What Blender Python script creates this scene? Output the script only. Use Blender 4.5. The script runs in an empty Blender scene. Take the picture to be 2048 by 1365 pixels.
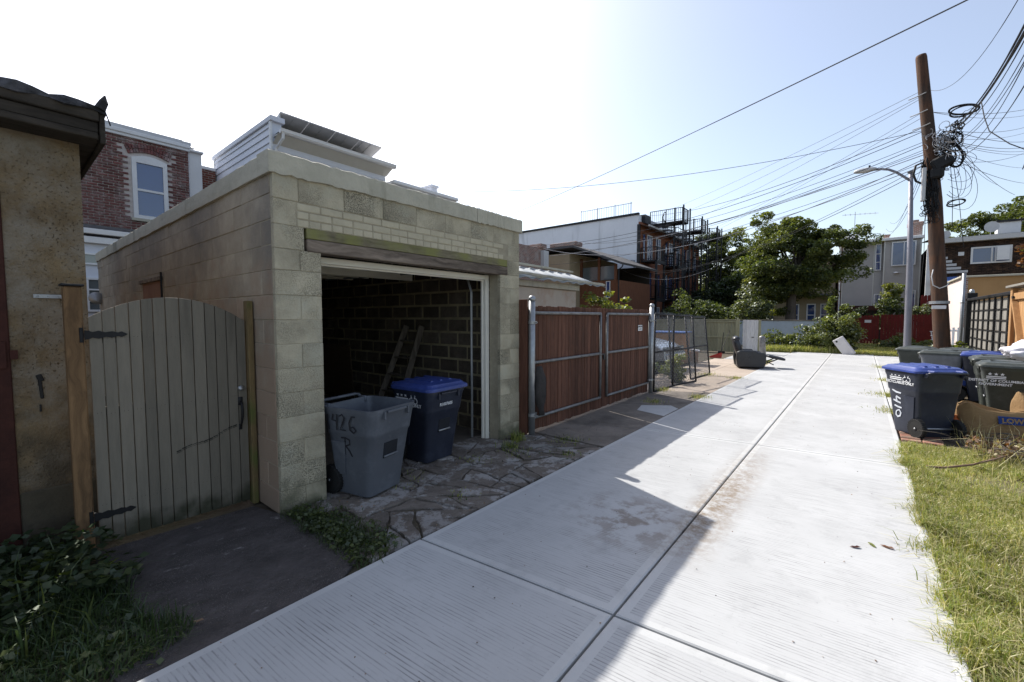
import bpy, bmesh, math, random
import numpy as np
from mathutils import Vector, Matrix, Euler
R = math.radians
rnd = random.Random(7)
S = bpy.context.scene
COL = S.collection

# ---------------------------------------------------------------- camera
cam_d = bpy.data.cameras.new('camera')
cam = bpy.data.objects.new('camera', cam_d)
COL.objects.link(cam)
cam_d.sensor_width = 36.0
cam_d.lens = 15.01
cam_d.clip_start = 0.05
cam_d.clip_end = 2000
cam.location = (0, 0, 1.62)
cam.rotation_euler = (R(90) - math.atan(47.5 / 854), 0, R(39.3))
S.camera = cam

# ---------------------------------------------------------------- sky, sun, exposure
SUN_DIR = Vector((-0.955, 0.370, 1.0)).normalized()
world = bpy.data.worlds.new('World')
S.world = world
world.use_nodes = True
wn = world.node_tree
bg = wn.nodes['Background']
sky = wn.nodes.new('ShaderNodeTexSky')
sky.sky_type = 'NISHITA'
sky.sun_disc = False
sky.sun_elevation = math.asin(SUN_DIR.z)
sky.sun_rotation = math.atan2(SUN_DIR.x, SUN_DIR.y)
sky.altitude = 20
sky.air_density = 1.0
sky.dust_density = 2.0
sky.ozone_density = 1.6
veil = wn.nodes.new('ShaderNodeVectorMath')      # thin even haze over the whole sky
veil.operation = 'ADD'
veil.inputs[1].default_value = (.68, .50, .21)
wn.links.new(sky.outputs[0], veil.inputs[0])
wn.links.new(veil.outputs[0], bg.inputs[0])
bg.inputs[1].default_value = 0.14
sd = bpy.data.lights.new('sun', 'SUN')
sd.energy = 4.4
sd.angle = R(0.5)
sd.color = (1.0, 0.955, 0.89)
sun = bpy.data.objects.new('sun', sd)
COL.objects.link(sun)
sun.rotation_euler = (-SUN_DIR).to_track_quat('-Z', 'Y').to_euler()
S.view_settings.view_transform = 'Standard'
S.view_settings.look = 'None'
S.view_settings.exposure = 0.60
S.view_settings.gamma = 1
S.view_settings.use_curve_mapping = False
S.render.engine = 'CYCLES'
S.cycles.max_bounces = 8
S.cycles.diffuse_bounces = 4
S.cycles.transparent_max_bounces = 12
S.cycles.use_denoising = True
S.render.film_transparent = False

# ---------------------------------------------------------------- mesh helpers
class MB:
    def __init__(s):
        s.v = []; s.f = []; s.m = []; s.cur = 0
    def add(s, vs, fs, mi=None):
        b = len(s.v)
        s.v.extend([tuple(p) for p in vs])
        for f in fs:
            s.f.append(tuple(i + b for i in f)); s.m.append(s.cur if mi is None else mi)
        return s
    def box(s, c, size, M=None, b=0.0):
        hx, hy, hz = size[0] / 2, size[1] / 2, size[2] / 2
        if b <= 0:
            vs = [Vector((x * hx, y * hy, z * hz)) for x in (-1, 1) for y in (-1, 1) for z in (-1, 1)]
            fs = [(0, 1, 3, 2), (4, 6, 7, 5), (0, 4, 5, 1), (2, 3, 7, 6), (0, 2, 6, 4), (1, 5, 7, 3)]
        else:
            b = min(b, hx * .9, hy * .9, hz * .9)
            vs = []; idx = {}
            for x in (-1, 1):
                for y in (-1, 1):
                    for z in (-1, 1):
                        for a in range(3):
                            p = [x * (hx - b), y * (hy - b), z * (hz - b)]
                            p[a] = (x * hx, y * hy, z * hz)[a]
                            idx[(x, y, z, a)] = len(vs); vs.append(Vector(p))
            fs = []
            for a in range(3):
                o = [i for i in range(3) if i != a]
                for sg in (-1, 1):
                    q = []
                    for (u, w) in ((-1, -1), (1, -1), (1, 1), (-1, 1)):
                        k = [0, 0, 0]; k[a] = sg; k[o[0]] = u; k[o[1]] = w
                        q.append(idx[(k[0], k[1], k[2], a)])
                    if (sg > 0) == (a == 1): q.reverse()
                    fs.append(tuple(q))
            for a in range(3):          # edges along axis a
                o = [i for i in range(3) if i != a]
                for u in (-1, 1):
                    for w in (-1, 1):
                        k1 = [0, 0, 0]; k1[o[0]] = u; k1[o[1]] = w
                        k0 = list(k1); k0[a] = -1; k1[a] = 1
                        q = [idx[(*k0, o[0])], idx[(*k1, o[0])], idx[(*k1, o[1])], idx[(*k0, o[1])]]
                        n = (vs[q[1]] - vs[q[0]]).cross(vs[q[2]] - vs[q[1]])
                        cc = (vs[q[0]] + vs[q[2]]) / 2; cc[a] = 0
                        if n.dot(cc) < 0: q.reverse()
                        fs.append(tuple(q))
            for x in (-1, 1):
                for y in (-1, 1):
                    for z in (-1, 1):
                        q = [idx[(x, y, z, 0)], idx[(x, y, z, 1)], idx[(x, y, z, 2)]]
                        if x * y * z < 0: q.reverse()
                        fs.append(tuple(q))
        c = Vector(c)
        if M is not None: vs = [M @ p for p in vs]
        return s.add([p + c for p in vs], fs)
    def bb(s, x0, x1, y0, y1, z0, z1, b=0.0):
        return s.box(((x0 + x1) / 2, (y0 + y1) / 2, (z0 + z1) / 2), (x1 - x0, y1 - y0, z1 - z0), None, b)
    def bar(s, p, q, w, h=None, b=0.0, upv=(0, 0, 1)):
        p = Vector(p); q = Vector(q); h = h or w
        d = q - p; L = d.length; x = d / L
        u = Vector(upv)
        if abs(x.dot(u)) > .99: u = Vector((1, 0, 0))
        y = u.cross(x).normalized(); z = x.cross(y)
        M = Matrix((x, y, z)).transposed()
        return s.box((p + q) / 2, (L, w, h), M, b)
    def tube(s, pts, r, n=8, cap=True, closed=False):
        pts = [Vector(p) for p in pts]
        m = len(pts)
        rr = r if hasattr(r, '__len__') else [r] * m
        base = len(s.v); prev = None; vs = []
        for i, p in enumerate(pts):
            if closed: t = (pts[(i + 1) % m] - pts[i - 1])
            else: t = pts[min(i + 1, m - 1)] - pts[max(i - 1, 0)]
            if t.length < 1e-9: t = Vector((0, 0, 1))
            t.normalize()
            if prev is None:
                a = Vector((0, 0, 1)) if abs(t.z) < .9 else Vector((1, 0, 0))
                u = t.cross(a).normalized()
            else:
                u = (prev - t * prev.dot(t))
                if u.length < 1e-6: u = t.orthogonal()
                u.normalize()
            prev = u; w = t.cross(u)
            for k in range(n):
                an = 2 * math.pi * k / n
                vs.append(p + (u * math.cos(an) + w * math.sin(an)) * rr[i])
        fs = []
        for i in range(m if closed else m - 1):
            j = (i + 1) % m
            for k in range(n):
                k2 = (k + 1) % n
                fs.append((i * n + k, i * n + k2, j * n + k2, j * n + k))
        if cap and not closed:
            fs.append(tuple(range(n - 1, -1, -1)))
            fs.append(tuple((m - 1) * n + k for k in range(n)))
        return s.add(vs, fs)
    def loft(s, rings, cap0=True, cap1=True):
        n = len(rings[0]); vs = [p for r_ in rings for p in r_]; fs = []
        for i in range(len(rings) - 1):
            for k in range(n):
                k2 = (k + 1) % n
                fs.append((i * n + k, i * n + k2, (i + 1) * n + k2, (i + 1) * n + k))
        if cap0: fs.append(tuple(range(n - 1, -1, -1)))
        if cap1: fs.append(tuple((len(rings) - 1) * n + k for k in range(n)))
        return s.add(vs, fs)
    def lathe(s, prof, c=(0, 0, 0), n=20, axis='z', cap=True):
        rings = []
        for (r_, h) in prof:
            ring = []
            for k in range(n):
                a = 2 * math.pi * k / n
                x, y, z = r_ * math.cos(a), r_ * math.sin(a), h
                if axis == 'x': x, y, z = h, r_ * math.cos(a), r_ * math.sin(a)
                if axis == 'y': x, y, z = r_ * math.sin(a), h, r_ * math.cos(a)
                ring.append((x + c[0], y + c[1], z + c[2]))
            rings.append(ring)
        return s.loft(rings, cap, cap)
    def prism(s, poly, z0, z1, M=None, off=(0, 0, 0)):
        n = len(poly); o = Vector(off)
        vs = [Vector((x, y, z0)) for x, y in poly] + [Vector((x, y, z1)) for x, y in poly]
        if M is not None: vs = [M @ p for p in vs]
        vs = [p + o for p in vs]
        fs = [tuple(range(n - 1, -1, -1)), tuple(range(n, 2 * n))]
        for k in range(n):
            k2 = (k + 1) % n
            fs.append((k, k2, n + k2, n + k))
        return s.add(vs, fs)
    def mesh(s, name, mats, smooth=False):
        me = bpy.data.meshes.new(name)
        me.from_pydata(s.v, [], s.f)
        for mm in (mats if isinstance(mats, (list, tuple)) else [mats]): me.materials.append(mm)
        if any(s.m): me.polygons.foreach_set('material_index', s.m)
        if smooth: me.polygons.foreach_set('use_smooth', [True] * len(s.f))
        me.update()
        return me
    def build(s, name, mats, parent=None, smooth=False, loc=None, rz=0, **kw):
        return put(name, s.mesh(name, mats, smooth), parent, loc, rz, **kw)

def put(name, me, parent=None, loc=None, rz=0, label=None, cat=None, group=None, kind=None, auto=None):
    o = bpy.data.objects.new(name, me)
    COL.objects.link(o)
    if parent is not None: o.parent = parent
    if loc is not None: o.location = loc
    if rz: o.rotation_euler = (0, 0, rz)
    tag(o, label, cat, group, kind)
    return o
def tag(o, label=None, cat=None, group=None, kind=None):
    if label: o['label'] = label
    if cat: o['category'] = cat
    if group: o['group'] = group
    if kind: o['kind'] = kind
    return o
def thing(name, label, cat, loc=(0, 0, 0), rz=0, group=None):
    o = bpy.data.objects.new(name, None)
    COL.objects.link(o)
    o.empty_display_size = .2
    o.location = loc; o.rotation_euler = (0, 0, rz)
    return tag(o, label, cat, group)
def dup_tree(o, parent=None):
    c = o.copy(); COL.objects.link(c)
    if parent is not None: c.parent = parent
    for ch in KIDS.get(o.name, [k for k in o.children]): dup_tree(ch, c)
    return c
KIDS = {}
def text_mesh(txt, size, depth=0.0, align='LEFT', bold=0.0):
    cu = bpy.data.curves.new('lettering', 'FONT')
    cu.body = txt; cu.size = size; cu.extrude = depth; cu.align_x = align; cu.offset = bold
    ob = bpy.data.objects.new('lettering', cu)
    COL.objects.link(ob)
    dg = bpy.context.evaluated_depsgraph_get()
    me = bpy.data.meshes.new_from_object(ob.evaluated_get(dg))
    bpy.data.objects.remove(ob); bpy.data.curves.remove(cu)
    return me
def quads_mesh(name, P, mats, mi=None, n=4):
    """P: (N, n, 3) array of face corners"""
    N = len(P)
    me = bpy.data.meshes.new(name)
    me.vertices.add(N * n)
    me.vertices.foreach_set('co', P.reshape(-1).astype(np.float32))
    me.loops.add(N * n)
    me.loops.foreach_set('vertex_index', np.arange(N * n, dtype=np.int32))
    me.polygons.add(N)
    me.polygons.foreach_set('loop_start', np.arange(0, N * n, n, dtype=np.int32))
    for mm in mats: me.materials.append(mm)
    if mi is not None: me.polygons.foreach_set('material_index', mi.astype(np.int32))
    me.update()
    return me

# ---------------------------------------------------------------- materials
def mat(name, c1, c2=None, scale=3.0, rough=0.85, bump=0.25, bscale=60.0, rand=0.12, metal=0.0, stretch=(1, 1, 1),
        stain=None, stain_scale=1.2, stain_th=0.55, stain_soft=0.12, spec=0.3, detail=11, bdist=0.01,
        pits=None, streak=None, lowband=None, coat=0):
    """c1/c2 mottled base; stain = worn or dirty patches; pits = dark pores; lowband=(z0,z1,colour) = moss/dirt below a height"""
    m = bpy.data.materials.new(name)
    m.use_nodes = True
    nt = m.node_tree; N = nt.nodes; L = nt.links
    bs = N['Principled BSDF']
    c2 = c2 or tuple(x * .75 for x in c1)
    geo = N.new('ShaderNodeNewGeometry')
    mp = N.new('ShaderNodeMapping'); mp.inputs['Scale'].default_value = stretch
    L.new(geo.outputs['Position'], mp.inputs['Vector'])
    oi = N.new('ShaderNodeObjectInfo')
    off = N.new('ShaderNodeVectorMath'); off.operation = 'MULTIPLY_ADD'
    comb = N.new('ShaderNodeCombineXYZ')
    for i in range(3): L.new(oi.outputs['Random'], comb.inputs[i])
    off.inputs[1].default_value = (3, 5, 4)
    L.new(comb.outputs[0], off.inputs[0]); L.new(mp.outputs[0], off.inputs[2])
    n1 = N.new('ShaderNodeTexNoise'); n1.inputs['Scale'].default_value = scale; n1.inputs['Detail'].default_value = detail
    n1.inputs['Roughness'].default_value = .74
    L.new(off.outputs[0], n1.inputs['Vector'])
    cr = N.new('ShaderNodeValToRGB')
    cr.color_ramp.elements[0].position = .32; cr.color_ramp.elements[1].position = .68
    cr.color_ramp.elements[0].color = (*c2, 1); cr.color_ramp.elements[1].color = (*c1, 1)
    L.new(n1.outputs[0], cr.inputs[0])
    out = cr.outputs[0]
    def mix(a, b, fac, mode='MIX'):
        mx = N.new('ShaderNodeMix'); mx.data_type = 'RGBA'; mx.blend_type = mode
        if isinstance(fac, float): mx.inputs[0].default_value = fac
        else: L.new(fac, mx.inputs[0])
        for sock, v in ((mx.inputs[6], a), (mx.inputs[7], b)):
            if isinstance(v, tuple): sock.default_value = (*v, 1)
            else: L.new(v, sock)
        return mx.outputs[2]
    def rng(v, a, b, c=0.0, d=1.0):
        r_ = N.new('ShaderNodeMapRange'); r_.inputs[1].default_value = a; r_.inputs[2].default_value = b
        r_.inputs[3].default_value = c; r_.inputs[4].default_value = d
        L.new(v, r_.inputs[0]); return r_.outputs[0]
    m['_'] = 0
    if stain:
        n2 = N.new('ShaderNodeTexNoise'); n2.inputs['Scale'].default_value = stain_scale; n2.inputs['Detail'].default_value = 8
        n2.inputs['Roughness'].default_value = .72
        L.new(mp.outputs[0], n2.inputs['Vector'])
        out = mix(out, stain, rng(n2.outputs[0], stain_th - stain_soft, stain_th + stain_soft))
    if streak:      # (colour, scale, threshold): run-down streaks, long in z
        m3 = N.new('ShaderNodeMapping'); m3.inputs['Scale'].default_value = (streak[1], streak[1], streak[1] * .12)
        L.new(geo.outputs['Position'], m3.inputs['Vector'])
        n3 = N.new('ShaderNodeTexNoise'); n3.inputs['Scale'].default_value = 1; n3.inputs['Detail'].default_value = 5
        L.new(m3.outputs[0], n3.inputs['Vector'])
        out = mix(out, streak[0], rng(n3.outputs[0], streak[2], streak[2] + .18, 0, .8))
    if lowband:
        sx = N.new('ShaderNodeSeparateXYZ'); L.new(geo.outputs['Position'], sx.inputs[0])
        ad = N.new('ShaderNodeMath'); ad.operation = 'MULTIPLY_ADD'
        nn = N.new('ShaderNodeTexNoise'); nn.inputs['Scale'].default_value = 6; nn.inputs['Detail'].default_value = 5
        L.new(geo.outputs['Position'], nn.inputs['Vector'])
        L.new(nn.outputs[0], ad.inputs[0]); ad.inputs[1].default_value = -(lowband[1] - lowband[0]) * 3
        L.new(sx.outputs[2], ad.inputs[2])
        sh = (lowband[1] - lowband[0]) * 1.5
        out = mix(out, lowband[2], rng(ad.outputs[0], lowband[0] - sh, lowband[1] - sh, .85, 0.0))
    if rand:
        sc = rng(oi.outputs['Random'], 0, 1, 1 - rand, 1 + rand)
        vm = N.new('ShaderNodeVectorMath'); vm.operation = 'SCALE'
        L.new(out, vm.inputs[0]); L.new(sc, vm.inputs['Scale'])
        out = vm.outputs[0]
    hsrc = None
    nb = N.new('ShaderNodeTexNoise'); nb.inputs['Scale'].default_value = bscale; nb.inputs['Detail'].default_value = 5
    L.new(off.outputs[0], nb.inputs['Vector'])
    hsrc = nb.outputs[0]
    if pits:        # (colour, scale, threshold, patchiness)
        vp = N.new('ShaderNodeTexNoise'); vp.inputs['Scale'].default_value = pits[1]; vp.inputs['Detail'].default_value = 3
        L.new(geo.outputs['Position'], vp.inputs['Vector'])
        pm = rng(vp.outputs[0], pits[2], pits[2] + .05)
        pn = N.new('ShaderNodeTexNoise'); pn.inputs['Scale'].default_value = 2.2; pn.inputs['Detail'].default_value = 3
        L.new(off.outputs[0], pn.inputs['Vector'])
        mu = N.new('ShaderNodeMath'); mu.operation = 'MULTIPLY'
        L.new(pm, mu.inputs[0]); L.new(rng(pn.outputs[0], .40, .62), mu.inputs[1])
        out = mix(out, pits[0], mu.outputs[0])
        hs = N.new('ShaderNodeMath'); hs.operation = 'SUBTRACT'
        L.new(hsrc, hs.inputs[0]); L.new(mu.outputs[0], hs.inputs[1]); hsrc = hs.outputs[0]
    L.new(out, bs.inputs['Base Color'])
    if bump:
        bp = N.new('ShaderNodeBump'); bp.inputs['Strength'].default_value = bump; bp.inputs['Distance'].default_value = bdist
        L.new(hsrc, bp.inputs['Height']); L.new(bp.outputs[0], bs.inputs['Normal'])
    L.new(rng(n1.outputs[0], .3, .7, min(1, rough + .07), max(0, rough - .07)), bs.inputs['Roughness'])
    bs.inputs['Metallic'].default_value = metal
    bs.inputs['Specular IOR Level'].default_value = spec
    if coat: bs.inputs['Coat Weight'].default_value = coat
    return m

def wood_mat(name, light, dark, axis='z', knots=True, rough=.85, scale=1.0, rand=.12, stain=None, bump=.4):
    m = bpy.data.materials.new(name); m.use_nodes = True
    nt = m.node_tree; N = nt.nodes; L = nt.links; bs = N['Principled BSDF']
    geo = N.new('ShaderNodeNewGeometry'); oi = N.new('ShaderNodeObjectInfo')
    comb = N.new('ShaderNodeCombineXYZ')
    for i in range(3): L.new(oi.outputs['Random'], comb.inputs[i])
    ma = N.new('ShaderNodeVectorMath'); ma.operation = 'MULTIPLY_ADD'; ma.inputs[1].default_value = (7, 9, 5)
    L.new(comb.outputs[0], ma.inputs[0]); L.new(geo.outputs['Position'], ma.inputs[2])
    mp = N.new('ShaderNodeMapping')
    st = {'z': (26, 26, 1.6), 'y': (26, 1.6, 26), 'x': (1.6, 26, 26)}[axis]
    mp.inputs['Scale'].default_value = tuple(q * scale for q in st)
    dn = N.new('ShaderNodeTexNoise'); dn.inputs['Scale'].default_value = 3.5; dn.inputs['Detail'].default_value = 3
    L.new(ma.outputs[0], dn.inputs['Vector'])
    dm = N.new('ShaderNodeVectorMath'); dm.operation = 'MULTIPLY_ADD'
    k = .12 if knots else .03
    dm.inputs[1].default_value = (k, k, k)
    L.new(dn.outputs['Color'], dm.inputs[0]); L.new(ma.outputs[0], dm.inputs[2])
    L.new(dm.outputs[0], mp.inputs['Vector'])
    n1 = N.new('ShaderNodeTexNoise'); n1.inputs['Scale'].default_value = 1; n1.inputs['Detail'].default_value = 8; n1.inputs['Roughness'].default_value = .65
    L.new(mp.outputs[0], n1.inputs['Vector'])
    cr = N.new('ShaderNodeValToRGB')
    cr.color_ramp.elements[0].position = .3; cr.color_ramp.elements[1].position = .68
    cr.color_ramp.elements[0].color = (*dark, 1); cr.color_ramp.elements[1].color = (*light, 1)
    L.new(n1.outputs[0], cr.inputs[0]); out = cr.outputs[0]
    if stain:
        n2 = N.new('ShaderNodeTexNoise'); n2.inputs['Scale'].default_value = stain[1]; n2.inputs['Detail'].default_value = 6
        L.new(geo.outputs['Position'], n2.inputs['Vector'])
        r2 = N.new('ShaderNodeMapRange'); r2.inputs[1].default_value = stain[2]; r2.inputs[2].default_value = stain[2] + .15
        r2.inputs[4].default_value = .85
        L.new(n2.outputs[0], r2.inputs[0])
        mx = N.new('ShaderNodeMix'); mx.data_type = 'RGBA'; L.new(r2.outputs[0], mx.inputs[0]); L.new(out, mx.inputs[6])
        mx.inputs[7].default_value = (*stain[0], 1); out = mx.outputs[2]
    rg = N.new('ShaderNodeMapRange'); rg.inputs[3].default_value = 1 - rand; rg.inputs[4].default_value = 1 + rand
    L.new(oi.outputs['Random'], rg.inputs[0])
    vm = N.new('ShaderNodeVectorMath'); vm.operation = 'SCALE'; L.new(out, vm.inputs[0]); L.new(rg.outputs[0], vm.inputs['Scale'])
    L.new(vm.outputs[0], bs.inputs['Base Color'])
    bp = N.new('ShaderNodeBump'); bp.inputs['Strength'].default_value = bump; bp.inputs['Distance'].default_value = .006
    L.new(n1.outputs[0], bp.inputs['Height']); L.new(bp.outputs[0], bs.inputs['Normal'])
    bs.inputs['Roughness'].default_value = rough; bs.inputs['Specular IOR Level'].default_value = .25
    return m

def leaf_mat(name, c, trans=.5, gloss=.045, rand=0.3):
    m = bpy.data.materials.new(name); m.use_nodes = True
    nt = m.node_tree; N = nt.nodes; L = nt.links
    for x in list(N): N.remove(x)
    o = N.new('ShaderNodeOutputMaterial')
    geo = N.new('ShaderNodeNewGeometry')
    n = N.new('ShaderNodeTexNoise'); n.inputs['Scale'].default_value = .9; n.inputs['Detail'].default_value = 4
    L.new(geo.outputs['Position'], n.inputs['Vector'])
    rg = N.new('ShaderNodeMapRange'); rg.inputs[1].default_value = .3; rg.inputs[2].default_value = .7
    rg.inputs[3].default_value = 1 - rand; rg.inputs[4].default_value = 1 + rand
    L.new(n.outputs[0], rg.inputs[0])
    rgb = N.new('ShaderNodeRGB'); rgb.outputs[0].default_value = (*c, 1)
    vm = N.new('ShaderNodeVectorMath'); vm.operation = 'SCALE'; L.new(rgb.outputs[0], vm.inputs[0]); L.new(rg.outputs[0], vm.inputs['Scale'])
    d = N.new('ShaderNodeBsdfDiffuse'); t = N.new('ShaderNodeBsdfTranslucent'); g = N.new('ShaderNodeBsdfGlossy')
    g.inputs['Roughness'].default_value = .5; g.inputs['Color'].default_value = (.9, .95, .9, 1)
    tc = N.new('ShaderNodeVectorMath'); tc.operation = 'MULTIPLY'; tc.inputs[1].default_value = (1.35, 1.3, .5)
    L.new(vm.outputs[0], tc.inputs[0])
    L.new(vm.outputs[0], d.inputs[0]); L.new(tc.outputs[0], t.inputs[0])
    m1 = N.new('ShaderNodeMixShader'); m1.inputs[0].default_value = trans
    L.new(d.outputs[0], m1.inputs[1]); L.new(t.outputs[0], m1.inputs[2])
    m2 = N.new('ShaderNodeMixShader'); m2.inputs[0].default_value = gloss
    L.new(m1.outputs[0], m2.inputs[1]); L.new(g.outputs[0], m2.inputs[2])
    L.new(m2.outputs[0], o.inputs[0])
    return m
def glass_mat(name, tint=(.05, .07, .1), rough=.04):
    m = bpy.data.materials.new(name); m.use_nodes = True
    b = m.node_tree.nodes['Principled BSDF']
    b.inputs['Base Color'].default_value = (*tint, 1); b.inputs['Roughness'].default_value = rough
    b.inputs['Specular IOR Level'].default_value = .9; b.inputs['IOR'].default_value = 1.6
    return m

M = {}
M['soil'] = mat('soil', (.12, .095, .068), (.065, .052, .038), scale=4, bump=.6, bscale=30, bdist=.03, rand=0, stain=(.09, .085, .05), stain_scale=.5)
M['weedy_ground'] = mat('weedy_ground', (.15, .15, .07), (.13, .10, .06), scale=4, bump=.8, bscale=25, bdist=.05, rand=0)
M['old_concrete'] = mat('old_concrete', (.24, .21, .18), (.15, .13, .11), scale=2.2, bump=.35, bscale=50, rand=.06, stain=(.09, .08, .07), stain_scale=1.4, stain_th=.56)
M['pink_concrete'] = mat('pink_concrete', (.44, .37, .30), (.34, .28, .23), scale=1.6, bump=.25, bscale=60, rand=.06, stain=(.2, .17, .13), stain_scale=1.1, stain_th=.66)
M['flagstone'] = mat('flagstone', (.20, .172, .147), (.105, .088, .073), scale=9, bump=.9, bscale=32, rand=.24, stain=(.29, .275, .26), stain_scale=3.6, stain_th=.53, stain_soft=.025)
M['pad'] = mat('pad', (.10, .088, .085), (.045, .04, .038), scale=6, bump=1.0, bscale=30, bdist=.02, rand=0, stretch=(1.1, .8, 1), stain=(.30, .28, .27), stain_scale=6.5, stain_th=.66, stain_soft=.05, pits=((.22, .20, .18), 130, .60, 1))
M['floor_dark'] = mat('floor_dark', (.17, .145, .12), (.10, .085, .07), scale=3, bump=.2, rand=0)
M['block_paint'] = mat('block_paint', (.53, .475, .35), (.32, .285, .21), scale=2.6, bump=.9, bscale=70, bdist=.008, rand=.07,
    pits=((.20, .185, .135), 110, .51, 1), streak=((.20, .185, .115), 1.9, .58), stain=(.44, .42, .33), stain_scale=3.5, stain_th=.62, lowband=(.02, .22, (.12, .12, .07)))
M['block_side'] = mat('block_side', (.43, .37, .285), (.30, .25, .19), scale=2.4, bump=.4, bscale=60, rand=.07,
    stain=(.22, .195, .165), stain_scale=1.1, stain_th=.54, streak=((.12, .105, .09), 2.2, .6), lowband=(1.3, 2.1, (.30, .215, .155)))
M['coping'] = mat('coping', (.50, .47, .38), (.38, .36, .29), scale=3.5, bump=.5, bscale=22, bdist=.02, rand=0, streak=((.13, .13, .09), 2.5, .58))
M['mortar_paint'] = mat('mortar_paint', (.42, .375, .275), (.26, .23, .17), scale=4, bump=.5, bscale=50, rand=0)
M['brick_paint'] = mat('brick_paint', (.53, .475, .35), (.40, .36, .265), scale=5, bump=.35, bscale=60, rand=.06)
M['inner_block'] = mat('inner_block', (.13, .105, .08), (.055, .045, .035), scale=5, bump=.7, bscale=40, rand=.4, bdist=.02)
M['inner_mortar'] = mat('inner_mortar', (.40, .34, .21), (.16, .135, .09), scale=1.6, bump=.4, bscale=40, rand=0)
M['lintel_moss'] = wood_mat('lintel_moss', (.26, .23, .15), (.09, .075, .05), axis='y', stain=((.22, .22, .075), 2.5, .42))
M['lintel_wood'] = wood_mat('lintel_wood', (.30, .24, .19), (.03, .022, .018), axis='y', scale=.5)
M['white_trim'] = mat('white_trim', (.78, .75, .67), (.7, .67, .6), rough=.5, bump=.05, rand=.02)
M['white_paint'] = mat('white_paint', (.74, .74, .74), (.66, .66, .66), rough=.55, bump=.08, rand=.03)
M['plank_dark'] = mat('plank_dark', (.03, .028, .024), rand=0)
M['galv'] = mat('galv', (.42, .43, .44), (.30, .31, .32), scale=12, rough=.45, bump=.1, metal=.75, rand=.08)
M['dark_metal'] = mat('dark_metal', (.035, .035, .038), (.02, .02, .022), rough=.5, bump=.1, metal=.4, rand=.1)
M['black'] = mat('black', (.014, .014, .015), (.009, .009, .010), rough=.55, bump=.1, rand=0)
M['stucco'] = mat('stucco', (.25, .18, .098), (.115, .083, .05), scale=2.0, bump=.9, bscale=60, rand=0, stain=(.25, .225, .185), stain_scale=2.2, stain_th=.56, pits=((.10, .07, .04), 60, .62, 1), streak=((.13, .10, .06), 1.8, .60), lowband=(.3, 1.0, (.07, .055, .036)))
M['dark_wood'] = wood_mat('dark_wood', (.06, .05, .04), (.018, .015, .012), axis='y', scale=.8)
M['roofing'] = mat('roofing', (.03, .03, .032), (.015, .015, .016), scale=4, bump=.6, bscale=20, rand=0, stain=(.16, .16, .18), stain_scale=2.4, stain_th=.6)
M['rust_red'] = mat('rust_red', (.075, .024, .016), (.03, .012, .010), scale=3, bump=.3, bscale=30, rand=.1)
M['post_wood'] = wood_mat('post_wood', (.26, .155, .075), (.085, .05, .026), axis='z', scale=.6, knots=True)
M['gate_paint'] = mat('gate_paint', (.205, .18, .142), (.15, .135, .108), scale=3.5, bump=.45, bscale=14, rand=.17, stretch=(4, 4, .5), streak=((.09, .08, .065), 7, .60), lowband=(.06, .2, (.03, .034, .018)), spec=.25)
M['gate_edge'] = mat('gate_edge', (.10, .055, .03), rand=0)
# ================================================================ the ground and the alley
def sheet(name, x0, x1, y0, y1, z, m, kind='structure'):
    mb = MB(); mb.add([(x0, y0, z), (x1, y0, z), (x1, y1, z), (x0, y1, z)], [(0, 1, 2, 3)])
    return mb.build(name, m, kind=kind)
gr = MB()
gr.add([(-600, -600, -.02), (600, -600, -.02), (600, 600, -.02), (-600, 600, -.02)], [(0, 1, 2, 3)])
gr.build('ground', M['soil'], kind='structure')

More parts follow.
